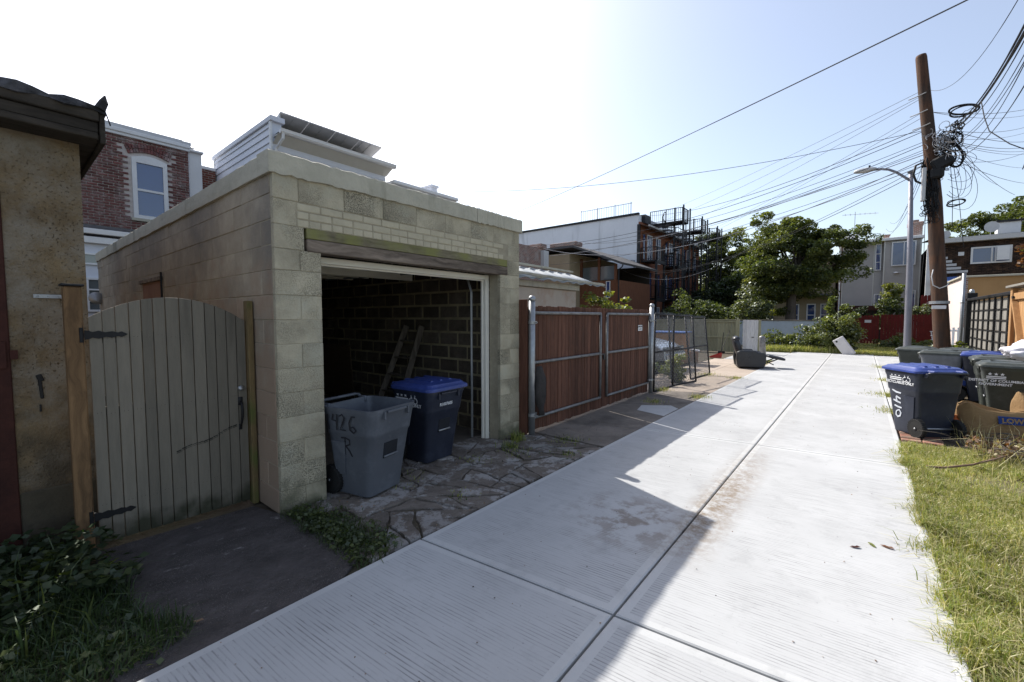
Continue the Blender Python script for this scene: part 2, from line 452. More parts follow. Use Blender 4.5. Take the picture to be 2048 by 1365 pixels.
def concrete_mat(name, base, broom=True):
    m = bpy.data.materials.new(name); m.use_nodes = True
    nt = m.node_tree; N = nt.nodes; L = nt.links; bs = N['Principled BSDF']
    geo = N.new('ShaderNodeNewGeometry'); oi = N.new('ShaderNodeObjectInfo')
    def noise(sc, vec, det=4, ro=.6):
        n = N.new('ShaderNodeTexNoise'); n.inputs['Scale'].default_value = sc; n.inputs['Detail'].default_value = det
        n.inputs['Roughness'].default_value = ro; L.new(vec, n.inputs['Vector']); return n.outputs[0]
    def rng(v, a, b, c=0.0, d=1.0):
        r_ = N.new('ShaderNodeMapRange'); r_.inputs[1].default_value = a; r_.inputs[2].default_value = b
        r_.inputs[3].default_value = c; r_.inputs[4].default_value = d; L.new(v, r_.inputs[0]); return r_.outputs[0]
    def math_(op, a, b):
        q = N.new('ShaderNodeMath'); q.operation = op
        for i, v in enumerate((a, b)):
            if isinstance(v, (int, float)): q.inputs[i].default_value = v
            else: L.new(v, q.inputs[i])
        return q.outputs[0]
    def mix(a, b, fac):
        mx = N.new('ShaderNodeMix'); mx.data_type = 'RGBA'; L.new(fac, mx.inputs[0])
        for sock, v in ((mx.inputs[6], a), (mx.inputs[7], b)):
            if isinstance(v, tuple): sock.default_value = (*v, 1)
            else: L.new(v, sock)
        return mx.outputs[2]
    P = geo.outputs['Position']
    big = noise(1.1, P, 5)
    c = mix(tuple(x * .88 for x in base), base, rng(big, .35, .65))
    c = mix(c, tuple(x * .55 for x in base), rng(noise(3.2, P, 10, .75), .54, .70, 0, .42))
    c = mix(c, tuple(x * .35 for x in base), rng(noise(55, P, 4, .7), .66, .72, 0, .6))
    # broom lines run across the alley, a few degrees off square
    mp = N.new('ShaderNodeMapping'); mp.inputs['Rotation'].default_value = (0, 0, R(-5)); mp.inputs['Scale'].default_value = (.6, 22, 1)
    ad = N.new('ShaderNodeVectorMath'); ad.operation = 'MULTIPLY_ADD'; ad.inputs[1].default_value = (.0, .035, 0)
    n0 = N.new('ShaderNodeTexNoise'); n0.inputs['Scale'].default_value = .8; n0.inputs['Detail'].default_value = 1; L.new(P, n0.inputs['Vector'])
    L.new(n0.outputs['Color'], ad.inputs[0]); L.new(P, ad.inputs[2]); L.new(ad.outputs[0], mp.inputs['Vector'])
    br = noise(1.0, mp.outputs[0], 3, .5)
    if broom:
        patch = rng(noise(1.5, P, 5, .75), .40, .60, .05, 1)
        sy = N.new('ShaderNodeSeparateXYZ'); L.new(ad.outputs[0], sy.inputs[0])
        ph = math_('ADD', math_('MULTIPLY', math_('ADD', sy.outputs[1], math_('MULTIPLY', sy.outputs[0], -.09)), 2 * math.pi / .0225), math_('MULTIPLY', br, 4.5))
        wv = math_('SINE', ph, 0)
        dash = N.new('ShaderNodeMapping'); dash.inputs['Scale'].default_value = (2.2, 44, 1); L.new(P, dash.inputs['Vector'])
        line = math_('MULTIPLY', math_('MULTIPLY', rng(wv, .35, .95), rng(noise(1, dash.outputs[0], 3), .38, .56)), patch)
        c = mix(c, tuple(x * .42 for x in base), math_('MULTIPLY', line, .78))
    # wind-blown sand along the middle joint and a muddy patch beside it
    sx = N.new('ShaderNodeSeparateXYZ'); L.new(P, sx.inputs[0])
    dx = math_('ABSOLUTE', math_('ADD', sx.outputs[0], .90), 0)
    near = rng(dx, .05, .24, 1, 0)
    yy = math_('MULTIPLY', rng(sx.outputs[1], 2.6, 3.3), rng(sx.outputs[1], 4.2, 6.0, 1, .12))
    s1 = math_('MULTIPLY', math_('MULTIPLY', near, yy), rng(noise(14, P, 6, .75), .36, .6))
    c = mix(c, (.23, .185, .14), s1)
    dv = N.new('ShaderNodeVectorMath'); dv.operation = 'DISTANCE'; L.new(P, dv.inputs[0]); dv.inputs[1].default_value = (-1.33, 3.15, 0)
    s2 = math_('MULTIPLY', rng(dv.outputs['Value'], .12, .62, 1, 0), rng(noise(6, P, 7, .7), .47, .58))
    c = mix(c, (.20, .165, .135), math_('MULTIPLY', s2, .75))
    L.new(c, bs.inputs['Base Color'])
    h = math_('ADD', math_('MULTIPLY', br, .8 if broom else 0), math_('MULTIPLY', noise(90, P, 3), .35))
    bp = N.new('ShaderNodeBump'); bp.inputs['Strength'].default_value = .35; bp.inputs['Distance'].default_value = .008
    L.new(h, bp.inputs['Height']); L.new(bp.outputs[0], bs.inputs['Normal'])
    bs.inputs['Roughness'].default_value = .9; bs.inputs['Specular IOR Level'].default_value = .2
    return m
M['broomed'] = concrete_mat('broomed_concrete', (.455, .46, .46))
M['trowelled'] = concrete_mat('trowelled_concrete', (.50, .505, .50), broom=False)
alley = thing('alley', None, None); alley['kind'] = 'structure'
XL, XM, XR = -2.41, -.975, .44
def slab(x0, x1, y0, y1, sl=.105, z=.03, w=.055, g=.007):
    """one cast slab: trowelled border, broomed field, chamfered edges"""
    def ring(d, zz):
        return [(x0 + d, y0 + d + sl * (x0 - XL), zz), (x1 - d, y0 + d + sl * (x1 - XL), zz),
                (x1 - d, y1 - d + sl * (x1 - XL), zz), (x0 + d, y1 - d + sl * (x0 - XL), zz)]
    mb = MB(); r0, r1, r2, r3 = ring(g, -.05), ring(g, z - .006), ring(g + .008, z), ring(g + w, z)
    mb.add(r0 + r1 + r2 + r3, [], 0)
    for k in range(4):
        k2 = (k + 1) % 4
        for a in range(3):
            mb.f.append((a * 4 + k, a * 4 + k2, a * 4 + 4 + k2, a * 4 + 4 + k)); mb.m.append(0)
    mb.f.append((12, 13, 14, 15)); mb.m.append(1)
    return mb.build('concrete_slab', [M['trowelled'], M['broomed']], alley)
ys = [-6.2, -2.2, 1.9, 5.85, 9.85, 13.9, 18.0, 23.3]
for i in range(len(ys) - 1):
    slab(XL, XM, ys[i], ys[i + 1]); slab(XM, XR, ys[i], ys[i + 1])
# the wide mouth of the alley at its far end, and short driveway slabs on the right
slab(-4.1, XL, 17.9, 22.6, sl=0); slab(XR, 1.9, 18.1, 23.1, sl=0); slab(1.9, 3.6, 18.2, 22.6, sl=0)
slab(XR, 1.0, 9.75, 11.3, sl=0, z=.026); slab(XR, 1.1, 11.9, 14.2, sl=0, z=.026); slab(XR, 1.2, 14.3, 17.9, sl=0, z=.026)
# brick edging beside the near bin
edg = MB()
bm0 = MB().box((0, 0, 0), (.195, .088, .06), None, .008)
M['edging_brick'] = mat('edging_brick', (.30, .13, .09), (.19, .10, .07), scale=6, bump=.4, rand=.3, stain=(.25, .22, .17), stain_scale=4, stain_th=.58)
bme = bm0.mesh('brick', M['edging_brick'])
edging = thing('brick_edging', 'strip of worn red paving bricks between the concrete and the nearest blue-lidded bin', 'brick edging', (.56, 7.55, 0))
for r_ in range(20):
    for c_ in range(2):
        if rnd.random() < .06: continue
        o = put('brick', bme, edging, (c_ * .205 - .0 + rnd.uniform(-.006, .006), r_ * .102 + rnd.uniform(-.006, .006), rnd.uniform(-.006, .006)), rnd.uniform(-.05, .05))

# older paving between the garage and the alley
sheet('side_ground', -3.62, XL + .0, -1, 1.6, -.004, M['soil'])
apron = thing('broken_apron', None, None); apron['kind'] = 'structure'
MB().add([(-4.3, 1.5, .0), (XL, 1.5, .0), (XL, 4.75, .004), (-4.3, 4.75, .004)], [(0, 1, 2, 3)]).build('bedding', M['soil'], apron)
def clip(poly, a, b, c):
    out = []
    for i in range(len(poly)):
        p, q = poly[i], poly[(i + 1) % len(poly)]
        dp = a * p[0] + b * p[1] - c; dq = a * q[0] + b * q[1] - c
        if dp <= 0: out.append(p)
        if (dp < 0 < dq) or (dq < 0 < dp):
            t = dp / (dp - dq); out.append((p[0] + (q[0] - p[0]) * t, p[1] + (q[1] - p[1]) * t))
    return out
def inset(poly, d):
    cx = sum(p[0] for p in poly) / len(poly); cy = sum(p[1] for p in poly) / len(poly)
    return [(p[0] + (cx - p[0]) * min(.45, d / max(.03, math.hypot(p[0] - cx, p[1] - cy))),
             p[1] + (cy - p[1]) * min(.45, d / max(.03, math.hypot(p[0] - cx, p[1] - cy)))) for p in poly]
rs = random.Random(34)
def area(pl): return abs(sum(pl[i][0] * pl[(i + 1) % len(pl)][1] - pl[(i + 1) % len(pl)][0] * pl[i][1] for i in range(len(pl)))) / 2
def shatter(pl, lim):
    """break a slab along random cracks; later cracks stop at earlier ones"""
    A_ = area(pl)
    if A_ < lim * rs.uniform(.5, 2.6) or len(pl) < 3: return [pl]
    cx = sum(p[0] for p in pl) / len(pl); cy = sum(p[1] for p in pl) / len(pl)
    w_ = max(p[0] for p in pl) - min(p[0] for p in pl); h_ = max(p[1] for p in pl) - min(p[1] for p in pl)
    th = (0 if w_ > h_ else math.pi / 2) + rs.gauss(0, .5); nx_, ny_ = math.cos(th), math.sin(th)
    c = nx_ * (cx + rs.uniform(-.18, .18) * w_) + ny_ * (cy + rs.uniform(-.18, .18) * h_)
    return shatter(clip(pl, nx_, ny_, c), lim) + shatter(clip(pl, -nx_, -ny_, -c), lim)
big = [[(-3.98, 1.52), (XL - .015, 1.52), (XL - .015, 2.95), (-3.98, 2.75)], [(-3.98, 2.76), (XL - .015, 2.96), (XL - .015, 4.72), (-3.98, 4.72)]]
pieces = shatter(big[0], .075) + shatter(big[1], .085)
for i, poly in enumerate(pieces):
    if len(poly) < 3 or area(poly) < .0012: continue
    s_ = (sum(p[0] for p in poly) / len(poly), sum(p[1] for p in poly) / len(poly))
    pin = list(poly); gap = rs.uniform(.006, .013)
    for k in range(len(poly)):
        p, q = poly[k], poly[(k + 1) % len(poly)]; L_ = math.hypot(q[0] - p[0], q[1] - p[1])
        if L_ < 1e-4: continue
        nx_, ny_ = (q[1] - p[1]) / L_, -(q[0] - p[0]) / L_
        if nx_ * (s_[0] - p[0]) + ny_ * (s_[1] - p[1]) > 0: nx_, ny_ = -nx_, -ny_
        pin = clip(pin, nx_, ny_, nx_ * p[0] + ny_ * p[1] - gap)
        if len(pin) < 3: break
    if len(pin) < 3: continue
    # roughen outline
    def frac(pl, a, lim):
        o_ = []
        for k in range(len(pl)):
            p, q = pl[k], pl[(k + 1) % len(pl)]; o_.append(p); L_ = math.hypot(q[0] - p[0], q[1] - p[1])
            if L_ > lim: o_.append(((p[0] + q[0]) / 2 + rs.uniform(-a, a) * L_, (p[1] + q[1]) / 2 + rs.uniform(-a, a) * L_))
        return o_
    pr = []
    for k in range(len(pin)):
        p, q = pin[k], pin[(k + 1) % len(pin)]
        pr.append(p); L_ = math.hypot(q[0] - p[0], q[1] - p[1])
        if L_ > .09: pr.append(((p[0] + q[0]) / 2 + rs.uniform(-.05, .05) * L_, (p[1] + q[1]) / 2 + rs.uniform(-.05, .05) * L_))
    pr = frac(frac(frac(pin, .07, .16), .08, .08), .10, .045)
    top = inset(pr, .005); h = rs.uniform(.016, .028)
    tx, ty = rs.uniform(-.025, .025), rs.uniform(-.025, .025)
    mb = MB(); mb.loft([[(x, y, -.02) for x, y in pr], [(x, y, h - .01) for x, y in pr],
                       [(x, y, h + tx * (x - s_[0]) + ty * (y - s_[1])) for x, y in top]], False, True)
    mb.build('stone', M['flagstone'], apron)
# poured slabs in front of the red gates and beyond
side = thing('side_paving', None, None); side['kind'] = 'structure'
def pslab(pts, m, h=.018):
    mb = MB(); ins = inset(pts, .012)
    mb.loft([[(x, y, -.03) for x, y in ins], [(x, y, h - .005) for x, y in ins], [(x, y, h) for x, y in inset(ins, .006)]], False, True)
    return mb.build('paving_slab', m, side)
pslab([(-3.75, 4.76), (XL, 4.76), (XL, 5.9), (-3.75, 5.3)], M['old_concrete'])
pslab([(-3.75, 5.3), (XL, 5.9), (XL, 8.3), (-3.75, 7.0)], M['old_concrete'])
pslab([(-3.75, 7.0), (XL, 8.3), (XL, 9.6), (-3.75, 9.1)], M['old_concrete'])
mb = MB(); mb.prism([(-2.95, 7.02), (XL - .02, 6.85), (XL - .02, 7.55), (-2.62, 7.75), (-3.05, 7.45)], .019, .024)
mb.build('concrete_patch', M['trowelled'], side)
for y0, y1 in ((9.1, 12.2), (12.2, 14.9), (14.9, 17.85)):
    pslab([(-4.4, y0), (-3.4, y0 + .1), (-3.4, y1 + .1), (-4.4, y1)], M['pink_concrete'])
    pslab([(-3.4, y0 + .1), (XL, y0 + .5), (XL, y1 + .4 if y1 < 17 else 17.9), (-3.4, y1 + .1 if y1 < 17 else 17.9)], M['pink_concrete'])
# the dark pad before the plank gate
mb = MB(); mb.loft([[(x, y, zz) for x, y in pl] for pl, zz in (
    ([(-4.0, .39), (-3.95, 1.36), (-3.3, 1.52), (-2.55, 1.50), (-2.415, 1.3), (-2.415, .30), (-2.9, .22), (-3.5, .34)], 0.0),
    ([(-4.0, .39), (-3.95, 1.36), (-3.3, 1.52), (-2.55, 1.50), (-2.415, 1.3), (-2.415, .30), (-2.9, .22), (-3.5, .34)], .012),
    ([(-3.99, .40), (-3.95, 1.35), (-3.3, 1.51), (-2.55, 1.49), (-2.42, 1.3), (-2.42, .31), (-2.9, .23), (-3.5, .35)], .018))], False, True)
mb.build('pad_slab', M['pad'], kind='structure')

# ================================================================ block garage
gar = thing('block_garage', 'flat-roofed painted concrete block garage with its doorway open', 'garage', (-3.6, 1.44, 0))
gar_o = Vector((-3.6, 1.44, 0))
def gp(name, mb, m, parent=None, **k):          # geometry written in world coordinates, parented to the garage
    me = mb.mesh(name, m, k.pop('smooth', False))
    me.transform(Matrix.Translation(-gar_o))
    return put(name, me, parent or gar, **k)
X0, XB, Y0, Y1 = -3.6, -12.1, 1.44, 4.555
w = MB(); w.bb(XB + .005, X0 - .005, Y0 + .004, Y0 + .2, 0, 2.76); gp('side_wall', w, M['mortar_paint'])
w = MB(); w.bb(XB + .012, X0 - .21, Y1 - .185, Y1, 0, 2.76); gp('side_wall', w, M['inner_mortar'])
w = MB(); w.bb(XB, XB + .2, Y0 + .2, Y1 - .2, 0, 2.76); gp('rear_wall', w, M['inner_mortar'])
w = MB(); w.bb(X0 - .19, X0 - .005, Y0 + .2, 1.816, 0, 2.17); w.bb(X0 - .19, X0 - .005, 4.164, Y1 - .005, 0, 2.17)
w.bb(X0 - .19, X0 - .005, Y0 + .2, 1.68, 2.17, 2.36); w.bb(X0 - .19, X0 - .005, 4.31, Y1 - .005, 2.17, 2.36)
w.bb(X0 - .19, X0 - .005, Y0 + .2, Y1 - .005, 2.36, 2.76); gp('front_wall', w, M['mortar_paint'])
w = MB(); w.bb(XB + .2, X0 - .19, Y0 + .2, Y1 - .2, 2.6, 2.74); gp('roof', w, M['dark_wood'])
# coping with a ragged underside
def coping(p, q, nrm, name='coping'):
    mb = MB(); n = 54; p = Vector(p); q = Vector(q); nrm = Vector(nrm)
    rings = []; rr = random.Random(3)
    for i in range(n + 1):
        t = i / n; c = p.lerp(q, t); z0 = 2.752 + rr.uniform(-.011, .009) * (1 if t < .4 else .35); z1 = 2.918 + rr.uniform(-.006, .006)
        o1 = nrm * (.024 + rr.uniform(-.006, .004)); o0 = -nrm * .20
        rings.append([c + o1 + Vector((0, 0, z0)), c + o1 + Vector((0, 0, z1 - .012)), c + o1 * .4 + Vector((0, 0, z1)), c + o0 + Vector((0, 0, z1)), c + o0 + Vector((0, 0, z0))])
    mb.loft(rings); return gp(name, mb, M['coping'])
coping((X0 + .002, Y0 - .03, 0), (X0 + .002, 3.72, 0), (1, 0, 0)); coping((X0 + .004, 3.728, 0), (X0 + .004, Y1 + .03, 0), (1, 0, 0))
coping((XB, Y0, 0), (X0 - .2, Y0, 0), (0, -1, 0)); coping((XB, Y1, 0), (X0 - .2, Y1, 0), (0, 1, 0))
# blocks
def blockmesh(L_, H_=.2, T=.05, m='block_paint', alongx=False, j=.003):
    mb = MB()
    mb.box((0, 0, 0), (L_ - j, T, H_ - j) if alongx else (T, L_ - j, H_ - j), None, .0045)
    return mb.mesh('block', M[m])
cacheb = {}
def blk(x, y, z, L_, H_=.2, m='block_paint', ax=False, j=.003, T=.05):
    k = (round(L_, 3), round(H_, 3), m, ax, T)
    if k not in cacheb: cacheb[k] = blockmesh(L_, H_, T, m, ax, j)
    return put('block', cacheb[k], gar, (x + 3.6, y - 1.44, z))
nblk = 0
rb = random.Random(5)
def course_front(ya, yb, z, H_=.2, shift=0.0, Lb=.4):
    """full blocks from ya to yb at height z on the front plane"""
    y = ya; first = True
    while y < yb - .02:
        L_ = Lb
        if first and shift: L_ = shift; first = False
        L_ = min(L_, yb - y)
        if yb - (y + L_) < .09: L_ = yb - y
        blk(X0 - .025 + rb.uniform(-.003, .003), y + L_ / 2, z + H_ / 2, L_, H_)
        y += L_; first = False
for k in range(11):
    h = .2 if k < 10 else .17
    course_front(Y0, 1.82, k * .2, h, 0 if k % 2 else .2); course_front(4.16, Y1, k * .2, h, .2 if k % 2 else 0)
course_front(Y0, 1.68, 2.17, .19); course_front(4.32, Y1, 2.17, .19)
course_front(Y0, 1.62, 2.36, .2); course_front(4.32, Y1, 2.36, .2, 0)
course_front(Y0, Y1, 2.56, .2, .2)
# brick courses above the beam
bm_h = MB().box((0, 0, 0), (.05, .094, .058), None, .006).mesh('brick', M['brick_paint'])
bm_s = MB().box((0, 0, 0), (.05, .192, .058), None, .006).mesh('brick', M['brick_paint'])
for row, z in enumerate((2.392, 2.457, 2.524)):
    y = 1.625
    while y < 4.3:
        L_ = .1 if (row == 0 or (row == 1 and y < 1.63)) else .2
        if y + L_ > 4.325: break
        put('brick', bm_h if L_ < .15 else bm_s, gar, (-.024 + rb.uniform(-.002, .002), y + L_ / 2 - 1.44, z))
        y += L_
# side wall facing the camera: upper courses only where one can see them
for k in range(14):
    x = X0 - .05
    h = .2 if k < 13 else .16
    i = 0
    while x > XB + .05:
        L_ = .2 if (i == 0 and k % 2) else .4
        L_ = min(L_, x - XB)
        if (k >= 8 and L_ > .1) or (x > -4.3):
            blk(x - L_ / 2, Y0 + .025 + rb.uniform(-.003, .003), k * .2 + h / 2, L_, h, 'block_side', True)
        x -= L_; i += 1
# inside face of the far wall
rest = MB()
for k in range(13):
    x = X0 - .21; i = 0
    while x > -11.8:
        L_ = .2 if (i == 0 and k % 2) else .4
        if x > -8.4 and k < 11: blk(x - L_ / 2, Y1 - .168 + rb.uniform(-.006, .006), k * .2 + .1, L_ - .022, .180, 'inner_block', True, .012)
        else: rest.box((x - L_ / 2, Y1 - .168, k * .2 + .1), (L_ - .02, .05, .18), None, .012)
        x -= L_; i += 1
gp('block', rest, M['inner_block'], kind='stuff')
# timber lintel
w = MB(); w.bb(X0 - .12, X0 + .002, 1.70, 4.30, 2.275, 2.362, .006); gp('lintel', w, M['lintel_moss'], label='mossy green upper lintel timber')
w = MB(); w.bb(X0 - .12, X0 + .010, 1.70, 4.30, 2.165, 2.270, .006); gp('lintel', w, M['lintel_wood'], label='weathered grey lower lintel timber with dark knots')
# door trim, tracks, raised door
w = MB(); w.bb(-3.83, -3.79, 4.09, 4.155, .01, 2.17, .004); w.bb(-3.86, -3.832, 4.07, 4.12, .01, 2.13, .003); gp('door_trim', w, M['white_trim'])
w = MB(); w.bb(-3.83, -3.79, 1.83, 4.088, 2.105, 2.163, .004); w.bb(-3.86, -3.832, 1.83, 4.07, 2.09, 2.13, .003); gp('door_trim', w, M['white_trim'])
w = MB(); w.tube([(-3.98, 4.02, .02), (-3.98, 4.02, 1.95), (-4.05, 4.02, 2.12), (-4.25, 4.02, 2.25), (-7.8, 4.02, 2.32)], .016, 6)
gp('door_track', w, M['galv'])
w = MB(); w.bb(-7.7, -5.5, 1.85, 4.25, 2.33, 2.37); w.bb(-5.54, -5.5, 1.85, 4.25, 2.19, 2.37, .006)
for xx in (-6.1, -6.7, -7.2): w.bb(xx, xx + .05, 1.9, 4.2, 2.29, 2.33)
gp('raised_door', w, M['white_trim'])
w = MB()
w.tube([(-3.95, 1.8, 2.28), (-3.95, 4.2, 2.28)], .022, 8); gp('spring_bar', w, M['dark_metal'])
for xx in (-4.2, -5.0, -8.2):
    w = MB(); w.bb(xx - .04, xx, Y0 + .2, Y1 - .21, 2.40, 2.6); gp('joist', w, M['lintel_wood'])
w = MB(); w.bb(-3.93, -3.89, 1.8, 4.3, 2.2, 2.4); gp('header_board', w, M['lintel_moss'])
w = MB(); w.bb(XB + .2, X0 + .0, Y0 + .2, Y1 - .2, -.02, .012); gp('floor', w, M['floor_dark'])
# bricked-up window in the side wall
w = MB(); w.bb(-8.25, -7.02, Y0 - .035, Y0 + .0, 2.10, 2.15, .004); gp('ledge', w, M['lintel_wood'])
M['infill'] = mat('infill', (.27, .145, .10), (.2, .105, .075), scale=3, bump=.3, rand=0)
w = MB(); w.bb(-8.1, -7.1, Y0 - .012, Y0 + .0, 1.45, 2.095); gp('window_infill', w, M['infill'])
w = MB(); w.tube([(-7.0, Y0 - .02, 1.5), (-7.0, Y0 - .02, 2.2)], .012, 6); gp('conduit', w, M['dark_metal'])
# flood lamp at the far corner of the side wall
fl = thing('flood_lamp', 'round outdoor flood lamp on the far rear corner of the block garage side wall', 'lamp', (-11.9, 1.36, 2.0))
MB().lathe([(.02, .0), (.09, .02), (.12, .14), (.115, .15), (.0, .15)], axis='x', n=14).build('lamp_head', M['galv'], fl, True)
MB().bar((0, 0, 0), (-.02, .09, -.1), .05).build('bracket', M['dark_metal'], fl)
# inside the garage
ld = thing('wooden_ladder', 'old paint-spattered wooden ladder leaning inside the block garage', 'ladder', (-5.6, 4.1, .012))
M['ladder'] = wood_mat('ladder_wood', (.17, .14, .11), (.06, .048, .036), axis='z')
a0, a1 = Vector((.12, -.25, 0)), Vector((.28, .17, 1.47)); b0, b1 = Vector((-.45, -.25, 0)), Vector((-.10, .17, 1.47))
MB().bar(a0, a1, .05, .09, .004).build('rail', M['ladder'], ld); MB().bar(b0, b1, .05, .09, .004).build('rail', M['ladder'], ld)
for t in (.12, .3, .48, .66, .84):
    MB().bar(b0.lerp(b1, t), a0.lerp(a1, t), .07, .025, .003).build('rung', M['ladder'], ld)
M['plywood'] = wood_mat('plywood', (.12, .085, .055), (.075, .05, .03), axis='x')
pb = MB(); pb.box((0, 0, .5), (1.25, .02, 1.0), None, .003)
o = pb.build('plywood_sheet', M['plywood'], loc=(-7.95, 4.28, .1), label='brown plywood sheet propped against the inside wall of the block garage', cat='board')
o.rotation_euler = (R(4), 0, 0)

# ================================================================ stucco garage on the far left
M['plinth'] = mat('plinth', (.09, .075, .05), (.05, .042, .03), scale=3, bump=.4, rand=0)
sg = thing('stucco_garage', 'tan stucco garage corner with a ragged dark wood eave', 'garage', (-4.4, .46, 0))
sgo = Vector((-4.4, .46, 0))
def sp(name, mb, m, **k):
    me = mb.mesh(name, m, k.pop('smooth', False)); me.transform(Matrix.Translation(-sgo)); return put(name, me, sg, **k)
w = MB(); w.bb(-10.5, -4.4, -3.2, -1.6, 0, 2.9); w.bb(-10.5, -4.4, .07, .46, 0, 2.9); w.bb(-10.5, -4.4, -1.6, .07, 2.45, 2.9)
w.bb(-10.5, -10.3, -1.6, .095, 0, 2.45); sp('wall', w, M['stucco'])
w = MB(); w.bb(-10.5, -4.385, .08, .475, 0, .42, .01); w.bb(-10.5, -4.385, -3.2, -1.6, 0, .42, .01); sp('plinth', w, M['plinth'])
w = MB(); w.bb(-4.46, -4.385, -.03, .078, 0, 2.45, .006); sp('door_post', w, M['rust_red'])
w = MB(); w.bb(-4.5, -4.43, -1.6, .0, 0, 2.42, .004); sp('door', w, M['dark_wood'])
w = MB(); w.bb(-4.383, -4.372, -.02, .06, 1.28, 1.46, .003); w.bb(-4.384, -4.378, .075, .11, 1.34, 1.4); sp('hinge', w, M['rust_red'])
for i, (z0, z1, x1) in enumerate(((2.86, 2.905, -4.17), (2.908, 2.98, -4.185), (2.983, 3.06, -4.165))):
    w = MB(); w.bb(-4.8, x1, -3.4, .535 + i * .004, z0, z1, .006); sp('fascia_board', w, M['dark_wood'])
w = MB(); w.bb(-10.6, -4.8, -3.4, .52, 2.9, 3.05); sp('roof_deck', w, M['dark_wood'])
mb = MB(); rr = random.Random(9); rings = []
for i in range(60):
    y = -3.45 + i * (4.03 / 59)
    rings.append([(-10.6, y, 3.062), (-4.15 + rr.uniform(-.02, .03), y, 3.062 - rr.uniform(0, .03)), (-4.15 + rr.uniform(-.02, .02), y, 3.085 + rr.uniform(-.01, .02)), (-10.6, y, 3.09)])
mb.loft(rings); sp('roofing_felt', mb, M['roofing'])
mb = MB(); mb.tube([(-4.16, .55, 3.07), (-4.15, .57, 3.12), (-4.17, .58, 3.17)], [.03, .025, .006], 6)
mb.tube([(-4.16, .565, 3.1), (-4.15, .59, 3.0), (-4.16, .60, 2.97)], .004, 4); sp('torn_felt', mb, M['roofing'])
w = MB(); w.bb(-10.6, -4.18, .545, .575, 2.84, 3.06, .005); sp('fascia_board', w, M['dark_wood'])
w = MB(); w.bb(-10.6, -4.2, .47, .545, 2.86, 2.9, .004); sp('soffit', w, M['dark_wood'])
mb = MB(); mb.box((-4.395, .205, 1.12), (.012, .018, .13), Matrix.Rotation(.06, 3, 'X'), .003)
mb.box((-4.394, .203, 1.2), (.014, .03, .05), Matrix.Rotation(.3, 3, 'X'), .004); mb.box((-4.395, .198, .99), (.01, .01, .05), None, .002)
sp('tar_blob', mb, M['black'])

# ================================================================ arched plank gate
gt = thing('plank_gate', 'grey-green arched wooden plank gate with black strap hinges', 'gate', (-4.07, .42, 0))
rp = random.Random(4)
yl = 0.0
edges = [0, .055 + .04]
n = 13; W_ = .955; x = 0.0; ws = []
for i in range(n): ws.append(W_ / n * rp.uniform(.86, 1.14))
ws = [q * W_ / sum(ws) for q in ws]
y = .0
def arch(yy): return 1.595 + .175 * math.sin(math.pi * min(1, max(0, (yy + .02) / (W_ + .0)))) ** .8
for wd in ws:
    g = .0025; pts = [(y + g, .04), (y + wd - g, .04)]
    tops = [(y + wd - g - (wd - 2 * g) * k / 4, arch(y + wd - g - (wd - 2 * g) * k / 4)) for k in range(5)]
    M3 = Matrix(((0, 0, 1), (1, 0, 0), (0, 1, 0)))
    mb = MB(); ring = pts + tops
    cx_ = y + wd / 2
    def rr_(k, xx): return [Vector((xx, cx_ + (p[0] - cx_) * k, p[1] - (.0 if k == 1 else .004))) for p in ring]
    mb.loft([rr_(1, -.018), rr_(1, 0.0 + rp.uniform(-.002, .002)), rr_(.955, .004)])
    mb.build('plank', M['gate_paint'], gt)
    y += wd
nl = MB()
for z in (.3, .95, 1.48):
    yy = .02
    for wd in ws:
        for q in (.35, .65): nl.lathe([(.0022, 0), (0, .0008)], (.0046, yy - .02 + wd * q, z + .01 * math.sin(yy * 40)), 5, 'x')
        yy += wd
nl.build('nail', M['black'], gt, kind='stuff')
sc_ = MB()
for (dy, w_) in ((0, .010), (.012, .004)):
    pts = [(.0052, .45 + t * .42, .575 + t * .13 + .012 * math.sin(t * 9) - dy) for t in [k / 12 for k in range(13)]]
    for p, q in zip(pts[:-1], pts[1:]): sc_.box(((p[0] + q[0]) / 2, (p[1] + q[1]) / 2, (p[2] + q[2]) / 2), (.0012, .033, w_ * (.5 + .5 * math.sin(p[1] * 17) ** 2)), Matrix.Rotation(.28, 3, 'X'))
sc_.build('scuff_mark', M['plank_dark'], gt)
for z in (.3, .95, 1.48):
    MB().bb(-.05, -.019, .01, W_ - .01, z - .04, z + .04).build('batten', M['gate_paint'], gt)
def strap(z):
    mb = MB()
    prof = [(-.03, .034), (.0, .03), (.02, .019), (.05, .028), (.085, .016), (.12, .023), (.15, .013), (.17, .02), (.185, .011), (.2, .0015)]
    up_ = [(a, z + b) for a, b in prof]; dn = [(a, z - b) for a, b in reversed(prof)]
    M3 = Matrix(((0, 0, 1), (1, 0, 0), (0, 1, 0)))
    mb.prism(up_ + dn, .005, .012, M3)
    mb.prism([(-.072, z - .08), (-.05, z - .105), (-.028, z - .08), (-.022, z), (-.028, z + .08), (-.05, z + .105), (-.072, z + .08), (-.062, z)], .012, .02, M3)
    mb.lathe([(.011, -.05), (.011, .05)], (.022, -.035, z), 10)
    mb.build('strap_hinge', M['black'], gt)
strap(1.5); strap(.235)
mb = MB(); mb.tube([(.008, W_ - .055, .90), (.035, W_ - .055, .895), (.05, W_ - .055, .84), (.045, W_ - .055, .78), (.03, W_ - .058, .73), (.008, W_ - .06, .69)], [.008, .011, .011, .011, .009, .006], 8)
mb.box((.006, W_ - .055, .91), (.006, .035, .07), None, .002); mb.box((.006, W_ - .06, .69), (.006, .025, .05), None, .002)
mb.build('handle', M['black'], gt, True)
